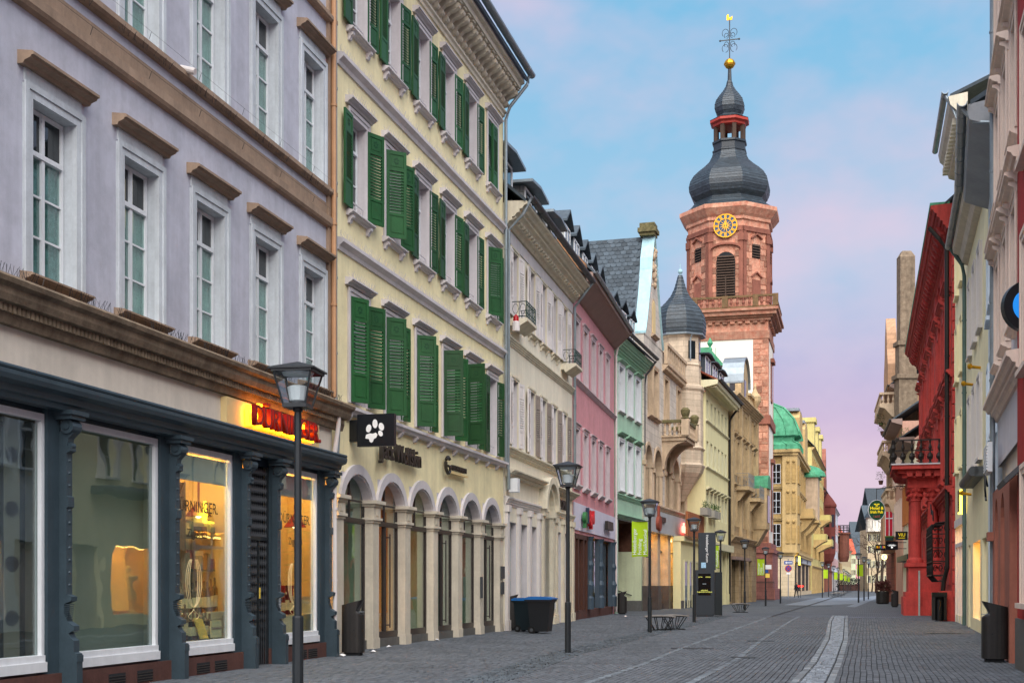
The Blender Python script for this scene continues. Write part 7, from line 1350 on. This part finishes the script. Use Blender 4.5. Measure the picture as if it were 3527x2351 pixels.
# ------------------------------------------------------------------ traffic signs
mat('sign_blue_paint', '#1d4f96', .4, .05); mat('sign_red_paint', '#b0182a', .4, .05)
q = G(2715,152); ts = thing('traffic_sign', 'blue one-way arrow above a round no-stopping sign at the ochre corner', 'traffic sign', (q[0],q[1],0), 0)
mb = MB(); mb.cyl((0,0,0),(0,0,4.6),.05,8); mb.obj('post', 'zinc', ts); mb = MB(); mb.box(-.5,.5,-.08,-.05,3.95,4.35); o = mb.obj('arrow_plate', 'sign_blue_paint', ts); mb = MB(); mb.ext([(-.42,4.15),(-.2,4.29),(-.2,4.2),(.42,4.2),(.42,4.1),(-.2,4.1),(-.2,4.01)], -.1, -.08); mb.obj('arrow', 'letter_white', o)
mb = MB(); mb.ext([(.4*math.cos(2*PI*i/30), 3.45+.4*math.sin(2*PI*i/30)) for i in range(30)], -.08, -.05); o = mb.obj('round_plate', 'sign_red_paint', ts); mb = MB(); mb.ext([(.32*math.cos(2*PI*i/30), 3.45+.32*math.sin(2*PI*i/30)) for i in range(30)], -.09, -.08); mb.obj('blue_disc', 'sign_blue_paint', o); mb = MB()
for a in (PI/4,-PI/4): k, s_ = math.cos(a), math.sin(a); mb.ext([(x*k-y*s_, 3.45+x*s_+y*k) for x, y in ((-.33,-.045),(.33,-.045),(.33,.045),(-.33,.045))], -.1-.004*(a>0), -.09)
mb.obj('cross_bars', 'sign_red_paint', o); mb = MB(); mb.box(-.22,.22,-.08,-.05,2.75,2.98); mb.obj('small_plate', 'letter_white', ts)
q = G(2637,90.7); s2 = thing('pole_plates', 'white, blue and yellow small plates fixed on the lamp before the church tower', 'sign', (q[0],q[1],0), -.1); 
for z, h_, w_, m_ in ((2.62,.3,.42,'letter_white'),(2.35,.22,.2,'sign_blue_paint'),(2.02,.28,.3,'paper_yellow')): mb = MB(); mb.box(-.02,w_-.02,-.09,-.075,z,z+h_); mb.obj('plate', m_, s2)
# ------------------------------------------------------------------ red planters, hedge and bare trees at the far end
q = G(3040,101); pl = thing('red_leaf_planter', 'dark pot with wine red shrub before the brown hotel front', 'planter', (q[0],q[1],0)); mb = MB(); mb.rev([(.42,0),(.5,.1),(.52,.95),(.48,1.0)], 14); mb.obj('pot', 'bin_metal', pl); mb = MB(); foliage(mb, .5, .45, .9, 900, .1); mb.obj('foliage', 'leaf_red', pl, (0,0,.85))
q = G(2700,122)
mat('iron_fence', '#33302e', .6, .1)
fn = thing('iron_fence', 'low dark iron railing at the foot of the church tower', 'fence', (G(2606,117)[0],117,0), -.26)
for i in range(16): cput('ip', lambda mb: mb.box(-.015,.015,-.015,.015,0,1.9), 'bar', 'iron_fence', fn, (.05+.1*i,0,0))
mb = MB(); mb.box(0,1.6,-.02,.02,1.7,1.75); mb.box(0,1.6,-.02,.02,.15,.2); mb.obj('rail', 'iron_fence', fn)
mat('bark', '#3b3029', .9, .2, 5, .4); mat('hedge', '#20241f', .9, .3, 3)
def tree(px, d, h, seed, label):
    q = G(px, d); t = thing('bare_tree', label, 'tree', (q[0],q[1],0), 0, 'bare trees at the street end'); rr = random.Random(seed); tr = MB(); cr_ = MB()
    def br(p, v, l, r, lev):
        pts = [p]; n = 4
        for i in range(n): v = (v+Vector((rr.gauss(0,.13),rr.gauss(0,.13),rr.gauss(0,.08)+.05))).normalized(); pts.append(pts[-1]+v*l/n)
        (tr if lev == 0 else cr_).tube(pts, r, 5 if lev < 2 else 3, r*.6)
        if lev < 5:
            for k in range(3 if lev < 4 else 2): a = v.orthogonal().normalized(); a.rotate(Matrix.Rotation(rr.uniform(0,6.3),3,v)); w = (v*rr.uniform(.6,1)+a*rr.uniform(.5,.9)).normalized(); br(pts[-1] if k else pts[-2], w, l*rr.uniform(.6,.8), r*.58, lev+1)
    br(Vector((0,0,0)), Vector((0,0,1)), h*.32, h*.018, 0); tr.obj('trunk', 'bark', t); cr_.obj('crown', 'bark', t)
tree(3018,240,15,4,'bare tree before the far stone house, lower one'); tree(3040,225,19,9,'tall bare tree rising behind the hotel signs'); tree(3003,262,10,6,'small bare tree left of the far stone house')
q = G(2968,330); hd = thing('dark_hedge', 'dark low hedge mass closing the street end', 'hedge', (q[0],q[1],0)); mb = MB(); foliage(mb, 6.5, 1.5, 3.2, 3000, .22, random.Random(2)); o = mb.obj('foliage', 'hedge', hd); mb = MB(); mb.box(-6,6,-1,1,0,1.6); mb.obj('wall', 'plinth', hd)
# ------------------------------------------------------------------ pedestrian by the ochre corner
mat('coat', '#15161b', .9, .1); mat('skin', '#a5765c', .6, .05); mat('hair', '#1d1512', .8)
q = G(2743,152); pe = thing('person', 'person in dark clothes walking by the ochre corner shop window', 'person', (q[0],q[1],0), .4)
V = [(0,0,.95),(0,0,1.2),(0,0,1.45),(0,.0,1.54),(0,-.02,1.66),(.2,0,1.42),(.26,.05,1.15),(.24,-.1,.92),(-.2,0,1.42),(-.26,-.03,1.15),(-.24,.12,.92),(.1,0,.92),(.12,-.1,.5),(.12,-.22,.06),(.12,-.34,.03),(-.1,0,.92),(-.12,.08,.5),(-.12,.25,.08),(-.12,.14,.03)]
Ed = [(0,1),(1,2),(2,3),(3,4),(2,5),(5,6),(6,7),(2,8),(8,9),(9,10),(0,11),(11,12),(12,13),(13,14),(0,15),(15,16),(16,17),(17,18)]
rad = [.16,.16,.17,.06,.1,.08,.06,.045,.08,.06,.045,.1,.075,.055,.04,.1,.075,.055,.04]
me = D.meshes.new('body'); me.from_pydata(V, Ed, []); me.materials.append(M['coat']); bo = put('body', me, pe); md = bo.modifiers.new('skin', 'SKIN'); bo.modifiers.new('sub', 'SUBSURF').levels = 1
for i, r in enumerate(rad): me.skin_vertices[0].data[i].radius = (r, r*.8)
me.skin_vertices[0].data[0].use_root = True
mb = MB(); mb.ball((0,-.02,1.68), .105, 10, 1.2); mb.obj('head', 'skin', pe); mb = MB(); mb.ball((0,.015,1.72), .115, 10, 1.05); mb.obj('hair', 'hair', pe)
emit('tail_red', '#ff1a10', 6); bk = thing('red_lantern', 'small red glowing lantern by the corner shop window', 'lantern', (G(2757,150)[0],150,0)); mb = MB()
for x in (-.2,.05,.25): mb.ball((x,0,1.36), .08, 8)
mb.obj('glow', 'tail_red', bk); mb = MB(); mb.box(-.25,.3,-.02,.02,1.22,1.26); mb.cyl((0,0,0),(0,0,1.22),.03,6); mb.obj('stand', 'black_metal', bk)
